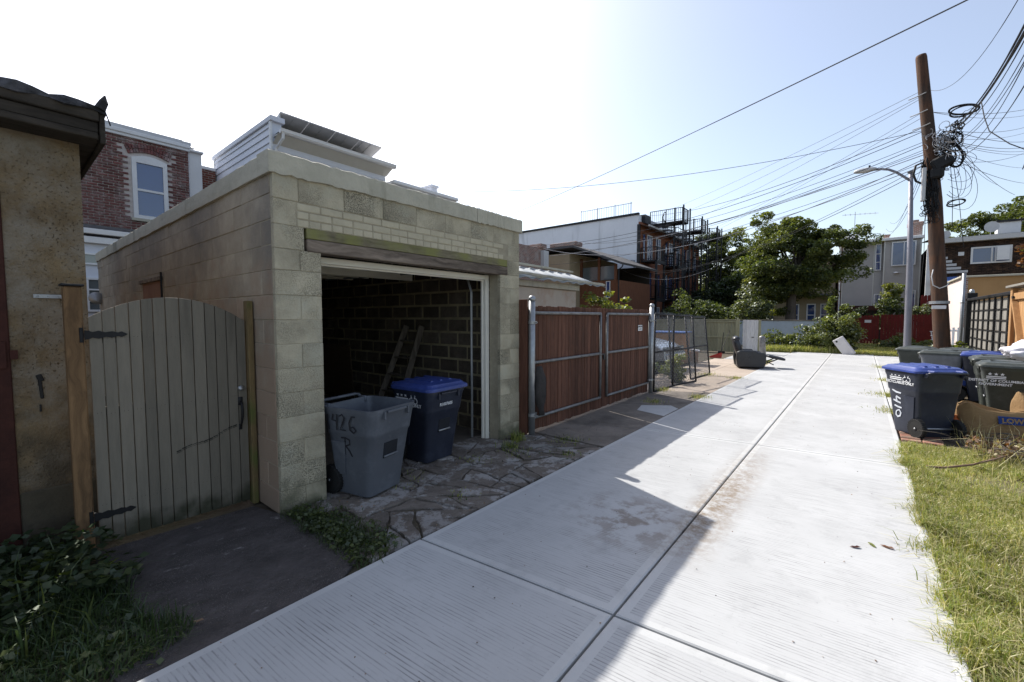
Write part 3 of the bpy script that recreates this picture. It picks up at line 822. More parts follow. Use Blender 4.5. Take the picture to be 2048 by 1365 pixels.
MB().lathe([(.022, .0), (.024, .01), (.016, .02), (.0, .024)], (.004, W_ - .05, 1.02), 14, 'x').build('lock_rosette', M['galv'], gt, True)
# posts either side
gp1 = thing('gate_post', 'thick knotty brown wooden gate post with a dark metal cap', 'post', (-4.1, .355, 0))
MB().bb(-.06, .05, -.044, .044, 0, 1.825, .008).build('post', M['post_wood'], gp1)
MB().bb(-.072, .062, -.056, .056, 1.826, 1.842, .004).build('post_cap', M['dark_metal'], gp1)
gp2 = MB(); gp2.bb(-.045, .045, -.022, .022, 0, 1.76, .005)
M['post_green'] = wood_mat('post_green', (.20, .14, .065), (.08, .06, .03), axis='z', stain=((.09, .11, .03), 3, .5))
gp2.build('narrow_post', M['post_green'], loc=(-4.07, 1.405, 0), label='narrow greenish wooden post between the plank gate and block garage', cat='post')
br = MB(); br.bb(-.004, .004, 0, .15, -.013, .013, .001); br.bb(-.0045, .07, .146, .152, -.013, .013)
for yy in (.02, .07, .12): br.lathe([(.006, 0), (.004, .004)], (.004, yy, 0), 8, 'x')
br.build('metal_bracket', M['galv'], loc=(-4.39, .195, 1.765), label='small galvanised metal strap screwed to the tan stucco wall beside the gate post', cat='bracket')
# ================================================================ buildings on the left
def brick_wall_mat(name, c1, c2, mortar, sc=1.0, bump=.5, wash=None, axes='yz'):
    m = bpy.data.materials.new(name); m.use_nodes = True
    nt = m.node_tree; N = nt.nodes; L = nt.links; bs = N['Principled BSDF']
    geo = N.new('ShaderNodeNewGeometry'); sx = N.new('ShaderNodeSeparateXYZ'); L.new(geo.outputs['Position'], sx.inputs[0])
    cb = N.new('ShaderNodeCombineXYZ')
    ad = N.new('ShaderNodeMath'); ad.operation = 'ADD'; L.new(sx.outputs[0], ad.inputs[0]); L.new(sx.outputs[1], ad.inputs[1])
    L.new(ad.outputs[0], cb.inputs[0]); L.new(sx.outputs[2], cb.inputs[1])
    bt = N.new('ShaderNodeTexBrick'); bt.inputs['Scale'].default_value = sc
    bt.inputs['Brick Width'].default_value = .21; bt.inputs['Row Height'].default_value = .075; bt.inputs['Mortar Size'].default_value = .011
    bt.inputs['Color1'].default_value = (*c1, 1); bt.inputs['Color2'].default_value = (*c2, 1); bt.inputs['Mortar'].default_value = (*mortar, 1)
    L.new(cb.outputs[0], bt.inputs['Vector'])
    out = bt.outputs['Color']
    n2 = N.new('ShaderNodeTexNoise'); n2.inputs['Scale'].default_value = 2.5; n2.inputs['Detail'].default_value = 8; L.new(geo.outputs['Position'], n2.inputs['Vector'])
    r_ = N.new('ShaderNodeMapRange'); r_.inputs[1].default_value = .5; r_.inputs[2].default_value = .7; r_.inputs[4].default_value = .6; L.new(n2.outputs[0], r_.inputs[0])
    mx = N.new('ShaderNodeMix'); mx.data_type = 'RGBA'; L.new(r_.outputs[0], mx.inputs[0]); L.new(out, mx.inputs[6]); mx.inputs[7].default_value = (*(wash or tuple(x * .6 for x in c1)), 1)
    L.new(mx.outputs[2], bs.inputs['Base Color'])
    bp = N.new('ShaderNodeBump'); bp.inputs['Strength'].default_value = bump; bp.inputs['Distance'].default_value = .01; bp.invert = True
    L.new(bt.outputs['Fac'], bp.inputs['Height']); L.new(bp.outputs[0], bs.inputs['Normal'])
    bs.inputs['Roughness'].default_value = .9; bs.inputs['Specular IOR Level'].default_value = .2
    return m
M['brick_far'] = brick_wall_mat('brick_far', (.20, .06, .045), (.12, .04, .03), (.28, .24, .21))
M['brick_orange'] = brick_wall_mat('brick_orange', (.30, .10, .05), (.22, .07, .04), (.2, .13, .09))
M['chimney_brick'] = brick_wall_mat('chimney_brick', (.26, .12, .09), (.16, .08, .06), (.4, .36, .33), wash=(.4, .38, .36))
M['brick_single'] = mat('brick_single', (.20, .075, .065), (.10, .045, .045), scale=9, bump=.4, rand=.35, stain=(.34, .30, .29), stain_scale=3.0, stain_th=.60)
M['mortar'] = mat('mortar', (.60, .55, .52), (.46, .41, .38), scale=6, bump=.4, rand=0)
M['siding_white'] = mat('siding_white', (.66, .68, .74), (.60, .62, .68), scale=1, bump=.05, rough=.6, rand=.02)
M['soffit'] = mat('soffit', (.62, .61, .56), (.56, .55, .5), bump=.05, rough=.6, rand=.02)
M['window_glass'] = glass_mat('window_glass', (.025, .055, .17))  # blue sky reflection is put into the base colour
M['pale_glass'] = glass_mat('pale_glass', (.10, .12, .13), .1)
M['panel_back'] = mat('panel_back', (.55, .55, .55), (.48, .48, .48), rough=.5, bump=.02, rand=.03)
M['asphalt_roof'] = mat('asphalt_roof', (.10, .10, .105), (.06, .06, .065), scale=6, bump=.4)

def world_thing(name, label, cat, org, group=None):
    t = thing(name, label, cat, org, 0, group); t_o = Vector(org)
    def p(pname, mb, m, parent=None, smooth=False, **k):
        me = mb.mesh(pname, m, smooth)
        off = t_o if parent is None else t_o
        me.transform(Matrix.Translation(-off)); return put(pname, me, parent or t, **k)
    return t, p
def laps(mb, axis, fixed, a0, a1, z0, z1, step, out, th=.012):
    """lap siding: boards along an axis; out = +1/-1 facing direction on the other axis"""
    z = z0
    while z < z1 - .01:
        zt = min(z + step, z1)
        if axis == 'x':
            y0, y1 = fixed, fixed + out * th
            mb.add([(a0, y1, z), (a1, y1, z), (a1, y0 + out * .002, zt), (a0, y0 + out * .002, zt), (a0, y0, z), (a1, y0, z)], [(0, 1, 2, 3), (4, 5, 1, 0)])
        else:
            x0, x1 = fixed, fixed + out * th
            mb.add([(x1, a0, z), (x1, a1, z), (x0 + out * .002, a1, zt), (x0 + out * .002, a0, zt), (x0, a0, z), (x0, a1, z)], [(0, 1, 2, 3), (4, 5, 1, 0)])
        z = zt
def frame_rect(mb, axis, fixed, a0, a1, z0, z1, w, d0, d1):
    """window frame of four bars, between depths d0..d1 on the fixed axis"""
    for (p, q, r_, s_) in ((a0, a1, z0, z0 + w), (a0, a1, z1 - w, z1), (a0, a0 + w, z0 + w, z1 - w), (a1 - w, a1, z0 + w, z1 - w)):
        if axis == 'x': mb.bb(p, q, min(d0, d1), max(d0, d1), r_, s_)
        else: mb.bb(min(d0, d1), max(d0, d1), p, q, r_, s_)
def window(P, t, axis, fixed, a0, a1, z0, z1, out, w=.06, bars=(), mull=(), fm=None, gm=None, depth=.06):
    """window part with pane sub-parts"""
    mb = MB(); frame_rect(mb, axis, fixed, a0, a1, z0, z1, w, fixed + out * .003, fixed + out * depth)
    for z in bars:
        if axis == 'x': mb.bb(a0 + w, a1 - w, min(fixed + out * .003, fixed + out * depth * .8), max(fixed + out * .003, fixed + out * depth * .8), z - w * .35, z + w * .35)
        else: mb.bb(min(fixed + out * .003, fixed + out * depth * .8), max(fixed + out * .003, fixed + out * depth * .8), a0 + w, a1 - w, z - w * .35, z + w * .35)
    for a in mull:
        if axis == 'x': mb.bb(a - w * .4, a + w * .4, min(fixed + out * .003, fixed + out * depth * .9), max(fixed + out * .003, fixed + out * depth * .9), z0 + w, z1 - w)
        else: mb.bb(min(fixed + out * .003, fixed + out * depth * .9), max(fixed + out * .003, fixed + out * depth * .9), a - w * .4, a + w * .4, z0 + w, z1 - w)
    wd = P('window', mb, fm or M['white_paint'])
    lo = [a0 + w] + [a for a in mull]; hi = [a for a in mull] + [a1 - w]
    for a, b in zip(lo, hi):
        g = MB(); u, v = fixed + out * .008, fixed + out * .014
        if axis == 'x': g.bb(a, b, min(u, v), max(u, v), z0 + w, z1 - w)
        else: g.bb(min(u, v), max(u, v), a, b, z0 + w, z1 - w)
        P('pane', g, gm or M['window_glass'], wd)
    return wd

# ---- brick row house behind the gate
bh, P = world_thing('brick_row_house', 'worn red brick row house with a white arched-top window behind the plank gate', 'house', (-16, 3, 0))
w = MB(); w.bb(-26, -16.02, -6, 4.02, 0, 6.70); P('wall', w, M['mortar'])
rest = MB(); bme1 = MB().box((0, 0, 0), (.04, .195, .051), None, .004).mesh('brick', M['brick_single'])
bh_o = Vector((-16, 3, 0)); nb = 0
def in_win(y, z): return 2.66 < y < 3.53 and z < 6.18 + .10 * math.sin(math.pi * (y - 2.66) / .87) and z > 4.36
row = 0; z = 3.98; rr = random.Random(12)
def in_arch(y, z): return 2.52 < y < 3.67 and 6.1 < z < 6.46
while z < 6.68:
    y = -2.0 + (0 if row % 2 else .108)
    while y < 3.98:
        y2 = min(y + .204, 4.02)
        yc = (y + y2) / 2; L_ = y2 - y
        if L_ > .05 and not (in_win(yc - .05, z) or in_win(yc + .05, z)) and not (in_arch(yc, z) and abs(z - (6.20 + .13 * math.sin(math.pi * max(0, min(1, (yc - 2.62) / .95))) + .09)) < .12):
            dx = rr.uniform(-.004, .004)
            if z > 5.02 and yc > 1.62 and nb < 262 and L_ > .15:
                put('brick', bme1, bh, (0 - .002 + dx, yc - 3, z)); nb += 1
            else: rest.box((-16.002 + dx, yc, z), (.04, L_ - .012, .051))
        y += .216
    z += .075; row += 1
P('brick', rest, M['brick_single'], kind='stuff')
arch_me = MB().box((0, 0, 0), (.05, .058, .105), None, .004).mesh('brick', M['brick_single'])
for lay in range(2):
    for k in range(15):
        t = (k + .5) / 15; yy = 2.62 + .95 * t; a = (t - .5) * .75
        o = put('brick', arch_me, bh, (.002, yy - 3 + math.sin(a) * .06 * lay * 2, 6.235 + .12 * math.sin(math.pi * t) + lay * .115)); o.rotation_euler = (-a, 0, 0)
mb = MB(); n = 12
out_ = [(2.70, 4.42), (3.49, 4.42)] + [(3.49 - .79 * k / n, 6.10 + .10 * math.sin(math.pi * k / n)) for k in range(n + 1)]
inn = [(2.80, 4.52), (3.39, 4.52)] + [(3.39 - .59 * k / n, 5.98 + .0 * k) for k in range(n + 1)]
vs = [(-15.94, y, z) for y, z in out_] + [(-15.94, y, z) for y, z in inn] + [(-16.02, y, z) for y, z in out_] + [(-16.02, y, z) for y, z in inn]
m_ = len(out_); fs = []
for k in range(m_):
    k2 = (k + 1) % m_
    fs += [(k, k2, m_ + k2, m_ + k), (k, 2 * m_ + k, 2 * m_ + k2, k2), (m_ + k, m_ + k2, 3 * m_ + k2, 3 * m_ + k)]
mb.add(vs, fs); mb.bb(-15.99, -15.955, 2.80, 3.39, 5.20, 5.26)
wf = P('window', mb, M['white_paint'])
g = MB(); g.bb(-15.995, -15.985, 2.8, 3.39, 5.26, 5.98); P('pane', g, M['window_glass'], wf)
g = MB(); g.bb(-16.0, -15.99, 2.8, 3.39, 4.52, 5.20); P('pane', g, M['window_glass'], wf)
w = MB(); w.bb(-16.0, -15.9, 2.64, 3.55, 4.34, 4.42, .006); P('window_sill', w, M['coping'])
w = MB(); w.bb(-16.2, -15.88, -6, 4.06, 6.70, 6.80, .01); w.bb(-16.2, -15.92, -6, 4.06, 6.62, 6.70, .01); P('cornice', w, M['white_paint'])
w = MB(); w.bb(-26, -15.98, -6, 3.9, 6.80, 6.93); w.bb(-16.4, -15.95, 3.9, 4.1, 6.8, 6.9); P('roof', w, M['panel_back'])
# lower enclosed porch
w = MB(); w.bb(-16, -14.05, -4, 3.2, 0, 3.35); P('porch_wall', w, M['siding_white'])
w = MB(); w.add([(-15.95, -4, 4.08), (-15.95, 3.3, 4.08), (-13.95, 3.3, 3.74), (-13.95, -4, 3.74), (-15.95, -4, 4.02), (-15.95, 3.3, 4.02), (-13.95, 3.3, 3.68), (-13.95, -4, 3.68)],
      [(0, 3, 2, 1), (4, 5, 6, 7), (3, 7, 6, 2), (1, 2, 6, 5), (0, 4, 7, 3)]); P('porch_roof', w, M['asphalt_roof'])
w = MB(); w.bb(-14.0, -13.88, -4, 3.3, 3.56, 3.68, .01); w.bb(-14.06, -13.93, -4, 3.3, 3.35, 3.5, .01); P('porch_gutter', w, M['white_paint'])
for y0 in (-1.4, -.2, 1.0, 2.1):
    window(P, bh, 'y', -14.05, y0, y0 + .95, 1.75, 2.55, 1, .05, (2.0, 2.27), (y0 + .48,), gm=M['pale_glass'])
    window(P, bh, 'y', -14.05, y0, y0 + .95, 2.85, 3.12, 1, .04, gm=M['pale_glass'])
# neighbouring slice: white chimney wall, recessed brick
nh, P = world_thing('recessed_brick_house', 'narrow red brick house end set back between the brick row house and white-sided house', 'house', (-17, 4.5, 0))
w = MB(); w.bb(-26, -17, 4.02, 5.02, 0, 6.5); P('wall', w, M['brick_far'])
w = MB(); w.bb(-26, -16.95, 4.03, 5.02, 6.5, 6.6, .01); P('coping', w, M['white_paint'])
w = MB(); w.bb(-17.4, -16.05, 4.04, 4.38, 0, 6.66); w.bb(-17.5, -15.95, 4.05, 4.42, 6.66, 6.72, .01); P('chimney_wall', w, M['white_paint'])
w = MB(); w.lathe([(.05, 0), (.05, .14), (.09, .15), (.09, .18), (.04, .22), (0, .22)], (-16.4, 4.2, 6.72), 12); P('vent_pipe', w, M['galv'])
# white-sided rear addition with solar panels
sh, P = world_thing('white_sided_house', 'white lap-sided rear addition with solar panels on its flat roof above the block garage', 'house', (-12.6, 5.06, 0))
w = MB(); w.bb(-26, -12.62, 5.1, 8.66, 0, 6.62); w.bb(-17.2, -12.62, 5.08, 5.34, 6.62, 7.0); w.bb(-17.0, -13.4, 8.4, 8.66, 6.62, 6.9); P('wall', w, M['siding_white'])
w = MB(); laps(w, 'x', 5.078, -17.2, -12.66, 4.0, 6.93, .2, -1, .03); P('siding', w, M['siding_white'])
w = MB(); laps(w, 'y', -12.615, 5.1, 8.66, 4.0, 6.3, .2, 1, .02); P('siding', w, M['siding_white'])
w = MB(); w.bb(-12.68, -12.58, 5.035, 5.085, 4, 6.93); w.bb(-17.22, -17.15, 5.04, 5.08, 4, 6.93); P('corner_trim', w, M['white_paint'])
w = MB(); w.bb(-17.3, -12.52, 5.02, 5.40, 6.94, 7.08, .01); P('parapet_cap', w, M['siding_white'])
w = MB(); w.bb(-17.0, -13.3, 8.3, 8.72, 6.86, 7.0, .01); P('parapet_cap', w, M['siding_white'])
w = MB(); w.add([(-12.62, 5.1, 6.36), (-12.62, 8.7, 6.36), (-12.25, 8.7, 6.54), (-12.25, 5.1, 6.54)], [(0, 3, 2, 1)]); w.bb(-12.62, -12.24, 5.14, 8.72, 6.545, 6.57); P('soffit', w, M['soffit'])
mb = MB(); prof = [(-12.24, 6.54), (-12.16, 6.54), (-12.12, 6.58), (-12.12, 6.60), (-12.10, 6.65), (-12.13, 6.65), (-12.14, 6.62), (-12.24, 6.62)]
mb.loft([[(x, 5.12, z) for x, z in prof], [(x, 8.76, z) for x, z in prof]]); P('gutter', mb, M['white_paint'])
mb = MB(); mb.tube([(-12.18, 5.2, 6.56), (-12.2, 5.2, 6.42), (-12.5, 5.14, 6.2), (-12.56, 5.14, 5.0)], .04, 8); P('downspout', mb, M['white_paint'])
w = MB(); w.add([(-12.2, 5.16, 6.63), (-12.2, 8.74, 6.63), (-15, 8.4, 6.78), (-15, 5.35, 6.78)], [(0, 1, 2, 3)]); P('roof', w, M['panel_back'])
mpan = MB(); mpan.box((-.42, .41, 0), (.9, .80, .035), None, .004)
for q in (-.28, -.0): mpan.bb(-.86, .02, .395 + q, .415 + q, -.03, -.019)
pme = mpan.mesh('solar_panel', M['panel_back'])
pglass = MB().box((-.42, .41, .020), (.86, .76, .004)).mesh('cells', M['window_glass'])
for (xr, zr) in ((-12.75, 7.32), (-13.95, 7.36), (-14.95, 7.36), (-15.95, 7.36), (-16.85, 7.36)):
    for j in range(4):
        o = put('solar_panel', pme, sh, (xr + 12.6, .30 + j * .815, zr)); o.rotation_euler = (0, R(-24 if xr < -13 else -16), 0)
        c_ = put('cells', pglass, o)
    mb = MB(); mb.add([(xr, 5.36, zr - .02), (xr - .75, 5.36, zr - .34), (xr - .1, 5.36, zr - .38)] + [(xr, 5.40, zr - .02), (xr - .75, 5.40, zr - .34), (xr - .1, 5.40, zr - .38)], [(0, 1, 2), (5, 4, 3), (0, 3, 4, 1), (1, 4, 5, 2), (2, 5, 3, 0)])
    P('panel_bracket', mb, M['galv'])
mb = MB(); mb.tube([(-16.9, 5.3, 7.2), (-13.3, 5.3, 7.32)], .03, 6); P('conduit', mb, M['white_paint'])
w = MB(); w.bb(-13.6, -12.9, 5.4, 8.4, 6.68, 6.95); P('ballast_rack', w, M['dark_metal'])
r3, P = world_thing('low_white_house', 'low white-roofed row house end just showing above the block garage coping', 'house', (-12.6, 8.8, 0))
w = MB(); w.bb(-26, -12.62, 8.8, 11.7, 0, 6.1); P('wall', w, M['siding_white'])
w = MB(); w.bb(-13.5, -12.3, 8.78, 11.75, 6.12, 6.24, .02); w.bb(-26, -12.6, 8.9, 11.7, 6.24, 6.28); P('gutter', w, M['white_paint'])
w = MB(); w.bb(-15.5, -13.2, 11.15, 11.45, 6.24, 6.72, .01); w.bb(-15.5, -13.15, 11.1, 11.5, 6.72, 6.8, .01); P('parapet', w, M['siding_white'])

# ---- cream garage with white canopy beyond the red gates
cg, P = world_thing('canopied_garage', 'cream rear garage under a scalloped white corrugated canopy behind the red gates', 'garage', (-6, 8, 0))
M['cream'] = mat('cream', (.50, .44, .36), (.42, .36, .30), scale=1.5, bump=.2, rand=0, stain=(.36, .22, .15), stain_scale=.9, stain_th=.6)
M['canopy'] = mat('canopy_sheet', (.34, .36, .37), (.24, .26, .27), scale=1.2, rough=.5, bump=.05, rand=0)
w = MB(); w.bb(-9.0, -6.0, 6.0, 10.05, 0, 2.32); P('wall', w, M['cream'])
w = MB(); w.bb(-9.1, -5.93, 5.9, 10.12, 2.33, 2.47, .01); P('beam', w, M['coping'])
mb = MB(); rows = []
ny = 90
for (x, zz) in ((-5.75, 2.50), (-6.9, 2.93), (-8.2, 3.06)):
    rows.append([(x + (.0 if x < -6 else .03 * math.sin(i * .45)), 5.6 + i * (5.7 / ny), zz + .02 * math.sin(i * 2 * math.pi / 7) - .0 * i) for i in range(ny + 1)])
for a in range(2):
    b = len(mb.v); mb.v.extend(rows[a] + rows[a + 1]); k_ = ny + 1
    for i in range(ny): mb.f.append((b + i, b + i + 1, b + k_ + i + 1, b + k_ + i)); mb.m.append(0)
cn = P('canopy', mb, M['canopy'], smooth=True)
so = cn.modifiers.new('thickness', 'SOLIDIFY'); so.thickness = .012
w = MB(); w.bar((-5.8, 5.7, 2.62), (-5.8, 11.3, 2.55), .05); w.bar((-6.9, 5.7, 3.02), (-6.9, 11.35, 3.0), .06, .05); P('canopy_rail', w, M['coping'])
for y in (6.2, 7.2, 8.2, 9.2, 10.2, 11.2):
    w = MB(); w.bar((-5.8, y, 2.56), (-8.1, y, 2.98), .04, .06); P('canopy_rafter', w, M['coping'])

# ---- lower brick houses and the brown porch
b1, P = world_thing('low_brick_house', 'low red brick row house end left of the brown porch house', 'house', (-15, 20, 0))
w = MB(); w.bb(-26, -15.4, 15.5, 22, 0, 5.85); P('wall', w, M['chimney_brick'])
w = MB(); w.bb(-18, -15.3, 21.5, 22.1, 5.85, 6.12, .01); P('parapet', w, M['chimney_brick'])
w = MB(); w.bb(-15.4, -15.15, 21.6, 22.1, 4.6, 5.7); P('panel', w, M['panel_back'])
b2, P = world_thing('brown_porch_house', 'low house with an enclosed brown timber porch against the white party wall', 'house', (-15, 26, 0))
M['brown_wood'] = wood_mat('brown_wood', (.20, .085, .045), (.10, .04, .02), axis='z')
M['tan_wall'] = mat('tan_wall', (.34, .28, .19), (.28, .23, .15), scale=2, bump=.1, rand=0)
w = MB(); w.bb(-26, -15.2, 24.6, 31.5, 0, 5.9); P('wall', w, M['tan_wall'])
mb = MB(); mb.add([(-26, 24.2, 6.3), (-14.7, 24.2, 6.3), (-11.9, 25.6, 5.12), (-11.9, 31.8, 5.12), (-14.7, 31.8, 6.3), (-26, 31.8, 6.3)], [(0, 1, 4, 5), (1, 2, 3, 4)])
ro = P('roof', mb, M['asphalt_roof']); so = ro.modifiers.new('thickness', 'SOLIDIFY'); so.thickness = .14
w = MB(); w.bb(-15.2, -12.35, 26, 31.4, 0, 4.05); P('porch_wall', w, M['brown_wood'])
for x in (-15.1, -13.75, -12.55):
    w = MB(); w.bb(x - .08, x + .08, 25.97, 26.1, 4.05, 5.6 if x < -13 else 5.1); P('porch_post', w, M['brown_wood'])
w = MB(); w.bb(-15.0, -12.5, 26.05, 26.08, 4.1, 5.0); P('porch_screen', w, M['pale_glass'])
w = MB(); w.bb(-15.2, -12.4, 31.3, 31.45, 4.05, 5.4); P('porch_back', w, M['dark_wood'])
w = MB(); w.tube([(-11.95, 25.8, 5.0), (-12.0, 25.8, 4.85), (-12.3, 25.95, 4.7), (-12.3, 25.95, .2)], .04, 6); P('downspout', w, M['dark_metal'])
window(P, b2, 'x', 26, -13.2, -12.9, 2.9, 4.0, -1, .04)
w = MB(); w.bb(-18.6, -16.5, 27.5, 28.3, 6.3, 7.05); w.bb(-18.7, -16.4, 27.4, 28.4, 6.9, 7.2, .03); P('chimney', w, M['chimney_brick'])

# ---- white party wall building with brick rear, balconies and spiral stairs
wb, P = world_thing('apartment_building', 'three-storey building with a white side wall, orange brick rear and black iron balconies', 'building', (-14, 33, 0))
M['white_wall'] = mat('white_wall', (.74, .76, .80), (.66, .68, .72), scale=.8, bump=.1, rand=0, streak=((.42, .43, .45), 1.5, .56))
w = MB(); w.bb(-34, -14.02, 33, 49, 0, 9.75); P('side_wall', w, M['white_wall'])
w = MB(); w.bb(-34, -13.98, 32.9, 33.15, 9.75, 9.92); P('roof_edge', w, M['dark_metal'])
w = MB(); w.bb(-14.02, -13.9, 33.02, 49, 0, 9.2); P('rear_wall', w, M['brick_orange'])
w = MB(); w.add([(-13.9, 33, 9.0), (-13.9, 49, 9.0), (-13.15, 49, 8.75), (-13.15, 33, 8.75)], [(0, 3, 2, 1)]); w.bb(-13.2, -13.1, 33, 49, 8.75, 8.88); P('eave', w, M['panel_back'])
w = MB(); w.bb(-14.1, -13.88, 32.96, 33.12, 0, 9.0); P('corner_strip', w, M['dark_metal'])
w = MB()
for i in range(22): w.tube([(-19.4 + i * .22, 33.3, 9.9), (-19.4 + i * .22, 33.3, 10.85)], .012, 4)
for x in (-19.4, -17.8, -16.2, -14.8): w.tube([(x, 33.3, 9.9), (x, 33.3, 10.95)], .025, 4)
w.tube([(-19.4, 33.3, 10.85), (-14.7, 33.3, 10.85)], .022, 4); w.tube([(-19.4, 33.3, 10.0), (-14.7, 33.3, 10.0)], .018, 4)
P('roof_railing', w, M['dark_metal'])
w = MB(); w.bb(-14.5, -13.7, 33.6, 34.8, 9.2, 9.85); P('roof_unit', w, M['dark_metal'])
def railing(mb, pts, z0, h=1.0, st=.14):
    for a, b in zip(pts[:-1], pts[1:]):
        a = Vector(a); b = Vector(b); n = max(1, int((b - a).length / st))
        for i in range(n + 1):
            p = a.lerp(b, i / n); r_ = .012 if i % 8 else .03
            mb.bar((p.x, p.y, z0), (p.x, p.y, z0 + h), r_ * 2)
        mb.bar((a.x, a.y, z0 + h), (b.x, b.y, z0 + h), .05); mb.bar((a.x, a.y, z0 + .1), (b.x, b.y, z0 + .1), .035)
stairs = []
for u in range(3):
    yo = 33.15 + u * 5.1
    for f, z in enumerate((.25, 3.15, 6.15)):
        for (a, b, kk) in ((.35, 1.0, 0), (1.35, 2.4, 1), (3.3, 4.3, 1)):
            window(P, wb, 'y', -13.9, yo + a, yo + b, z + .05, z + 2.25, 1, .07, (), ((yo + (a + b) / 2),) if kk else (), fm=M['white_paint'] if (f + kk) % 2 else M['brown_wood'])
        if f:
            w = MB(); w.bb(-13.88, -12.6, yo + .1, yo + 2.0, z - .12, z); w.bb(-12.7, -12.55, yo + .1, yo + 2.0, z - .28, z - .02)
            railing(w, [(-13.85, yo + .1, 0), (-12.6, yo + .1, 0), (-12.6, yo + 2.0, 0)], z)
            P('balcony', w, M['dark_metal'])
    for x, y in ((-12.65, yo + .2), (-12.65, yo + 1.9)):
        w = MB(); w.bb(x - .07, x + .07, y - .07, y + .07, 0, 6.1); P('balcony_post', w, M['dark_metal'])
    # spiral stair
    cx_, cy_ = -12.2, yo + 2.9
    mb = MB(); mb.tube([(cx_, cy_, 0), (cx_, cy_, 10.6)], .07, 8); st_ = P('spiral_stair', mb, M['dark_metal'])
    tr = MB(); hr = MB(); prev = None; nst = 46
    for k in range(nst):
        a = k * .48 + 1.2; z = .2 * k + .2
        c, s_ = math.cos(a), math.sin(a); c2, s2 = math.cos(a + .5), math.sin(a + .5)
        tr.add([(cx_ + .06 * c, cy_ + .06 * s_, z), (cx_ + .95 * c, cy_ + .95 * s_, z), (cx_ + .95 * c2, cy_ + .95 * s2, z), (cx_ + .06 * c2, cy_ + .06 * s2, z),
                (cx_ + .06 * c, cy_ + .06 * s_, z + .04), (cx_ + .95 * c, cy_ + .95 * s_, z + .04), (cx_ + .95 * c2, cy_ + .95 * s2, z + .04), (cx_ + .06 * c2, cy_ + .06 * s2, z + .04)],
               [(0, 3, 2, 1), (4, 5, 6, 7), (0, 1, 5, 4), (1, 2, 6, 5), (2, 3, 7, 6), (3, 0, 4, 7)])
        for q in (0, .25):
            c, s_ = math.cos(a + q), math.sin(a + q); p = Vector((cx_ + .95 * c, cy_ + .95 * s_, z))
            hr.bar(p, p + Vector((0, 0, .95 + (.05 if q else 0))), .03)
            if prev: hr.bar(prev, p + Vector((0, 0, .95)), .05)
            prev = p + Vector((0, 0, .95))
    P('tread', tr, M['dark_metal'], st_, kind='stuff'); P('hand_rail', hr, M['dark_metal'], st_)
    w = MB(); w.bb(-13.9, -11.3, cy_ - .9, cy_ + .6, 9.25, 9.33); P('stair_landing', w, M['dark_metal'])
    w = MB(); railing(w, [(-13.9, cy_ - .9, 0), (-11.3, cy_ - .9, 0), (-11.3, cy_ + .6, 0)], 9.33, 1.0, .16); P('landing_railing', w, M['dark_metal'])
    for x, y in ((-11.2, cy_ - .95), (-11.2, cy_ + .7)):
        w = MB(); w.bar((x, y, 0), (x, y, 10.5), .1); P('stair_post', w, M['dark_metal'])
w = MB(); w.tube([(-15.6, 32.94, 6.2), (-14.3, 32.94, 6.2), (-14.3, 32.94, 1.5), (-14.1, 32.94, 1.2)], .03, 5); P('conduit', w, M['dark_metal'])

# ================================================================ houses at the end
M['gray_siding'] = mat('gray_siding', (.44, .415, .39), (.39, .37, .345), scale=1, bump=.05, rough=.7, rand=0)
gh, P = world_thing('grey_sided_house', 'two-storey grey vinyl-sided house with paired tall windows behind the red picket fence', 'house', (0, 41, 0))
w = MB(); w.bb(-1.3, 3.0, 41.03, 50, 0, 7.1); P('wall', w, M['gray_siding'])
w = MB(); w.bb(-1.5, -1.3, 41.05, 50, 0, 7.1); P('party_wall', w, M['brick_far'])
w = MB(); w.bb(1.05, 3.0, 40.6, 41.03, 0, 7.0); P('bay_wall', w, M['gray_siding'])
w = MB(); laps(w, 'x', 41.025, -1.28, .98, .2, 7.0, .115, -1, .025); P('siding', w, M['gray_siding'])
w = MB(); laps(w, 'x', 40.595, 1.07, 2.98, .2, 7.0, .115, -1, .025); P('siding', w, M['gray_siding'])
w = MB()
for x in (-1.29, .50): w.bb(x, x + .06, 40.97, 41.0, .2, 7.0)
for x in (1.05, 2.92): w.bb(x, x + .07, 40.55, 40.57, .2, 7.0)
P('corner_trim', w, M['soffit'])
mb = MB(); mb.bb(-1.6, 3.1, 40.35, 40.6, 7.02, 7.22, .02); mb.bb(-1.6, 3.1, 40.6, 50, 7.1, 7.2); P('gutter', mb, M['white_paint'])
w = MB(); w.tube([(-1.42, 40.5, 7.0), (-1.42, 40.85, 6.6), (-1.38, 40.95, .3)], .045, 6); P('downspout', w, M['white_paint'])
window(P, gh, 'x', 40.96, .58, .93, 5.0, 6.9, -1, .06, (5.6, 6.2))
window(P, gh, 'x', 40.53, 1.45, 2.72, 5.22, 6.9, -1, .07, (), (2.1,))
window(P, gh, 'x', 40.96, .60, .95, 2.2, 3.3, -1, .06)
window(P, gh, 'x', 40.53, 2.45, 2.8, 2.0, 3.5, -1, .06)
w = MB(); w.lathe([(.16, 0), (.12, .06), (0, .1)], (1.75, 40.5, 4.72), 10); P('wall_lamp', w, M['white_paint'])
w = MB(); w.bb(-1.25, -.35, 41.6, 42.6, 7.2, 7.95); P('chimney', w, M['white_paint'])
w = MB(); w.bb(1.0, 1.35, 42, 42.4, 7.2, 7.6); w.bb(.95, 1.4, 41.95, 42.45, 7.6, 7.68); P('vent', w, M['chimney_brick'])
w = MB(); w.bb(2.35, 3.1, 42, 42.7, 7.2, 8.2); w.bb(2.3, 3.15, 41.95, 42.75, 8.1, 8.4, .05); w.bb(2.5, 2.9, 42.1, 42.6, 8.45, 8.55); P('chimney', w, M['chimney_brick'])
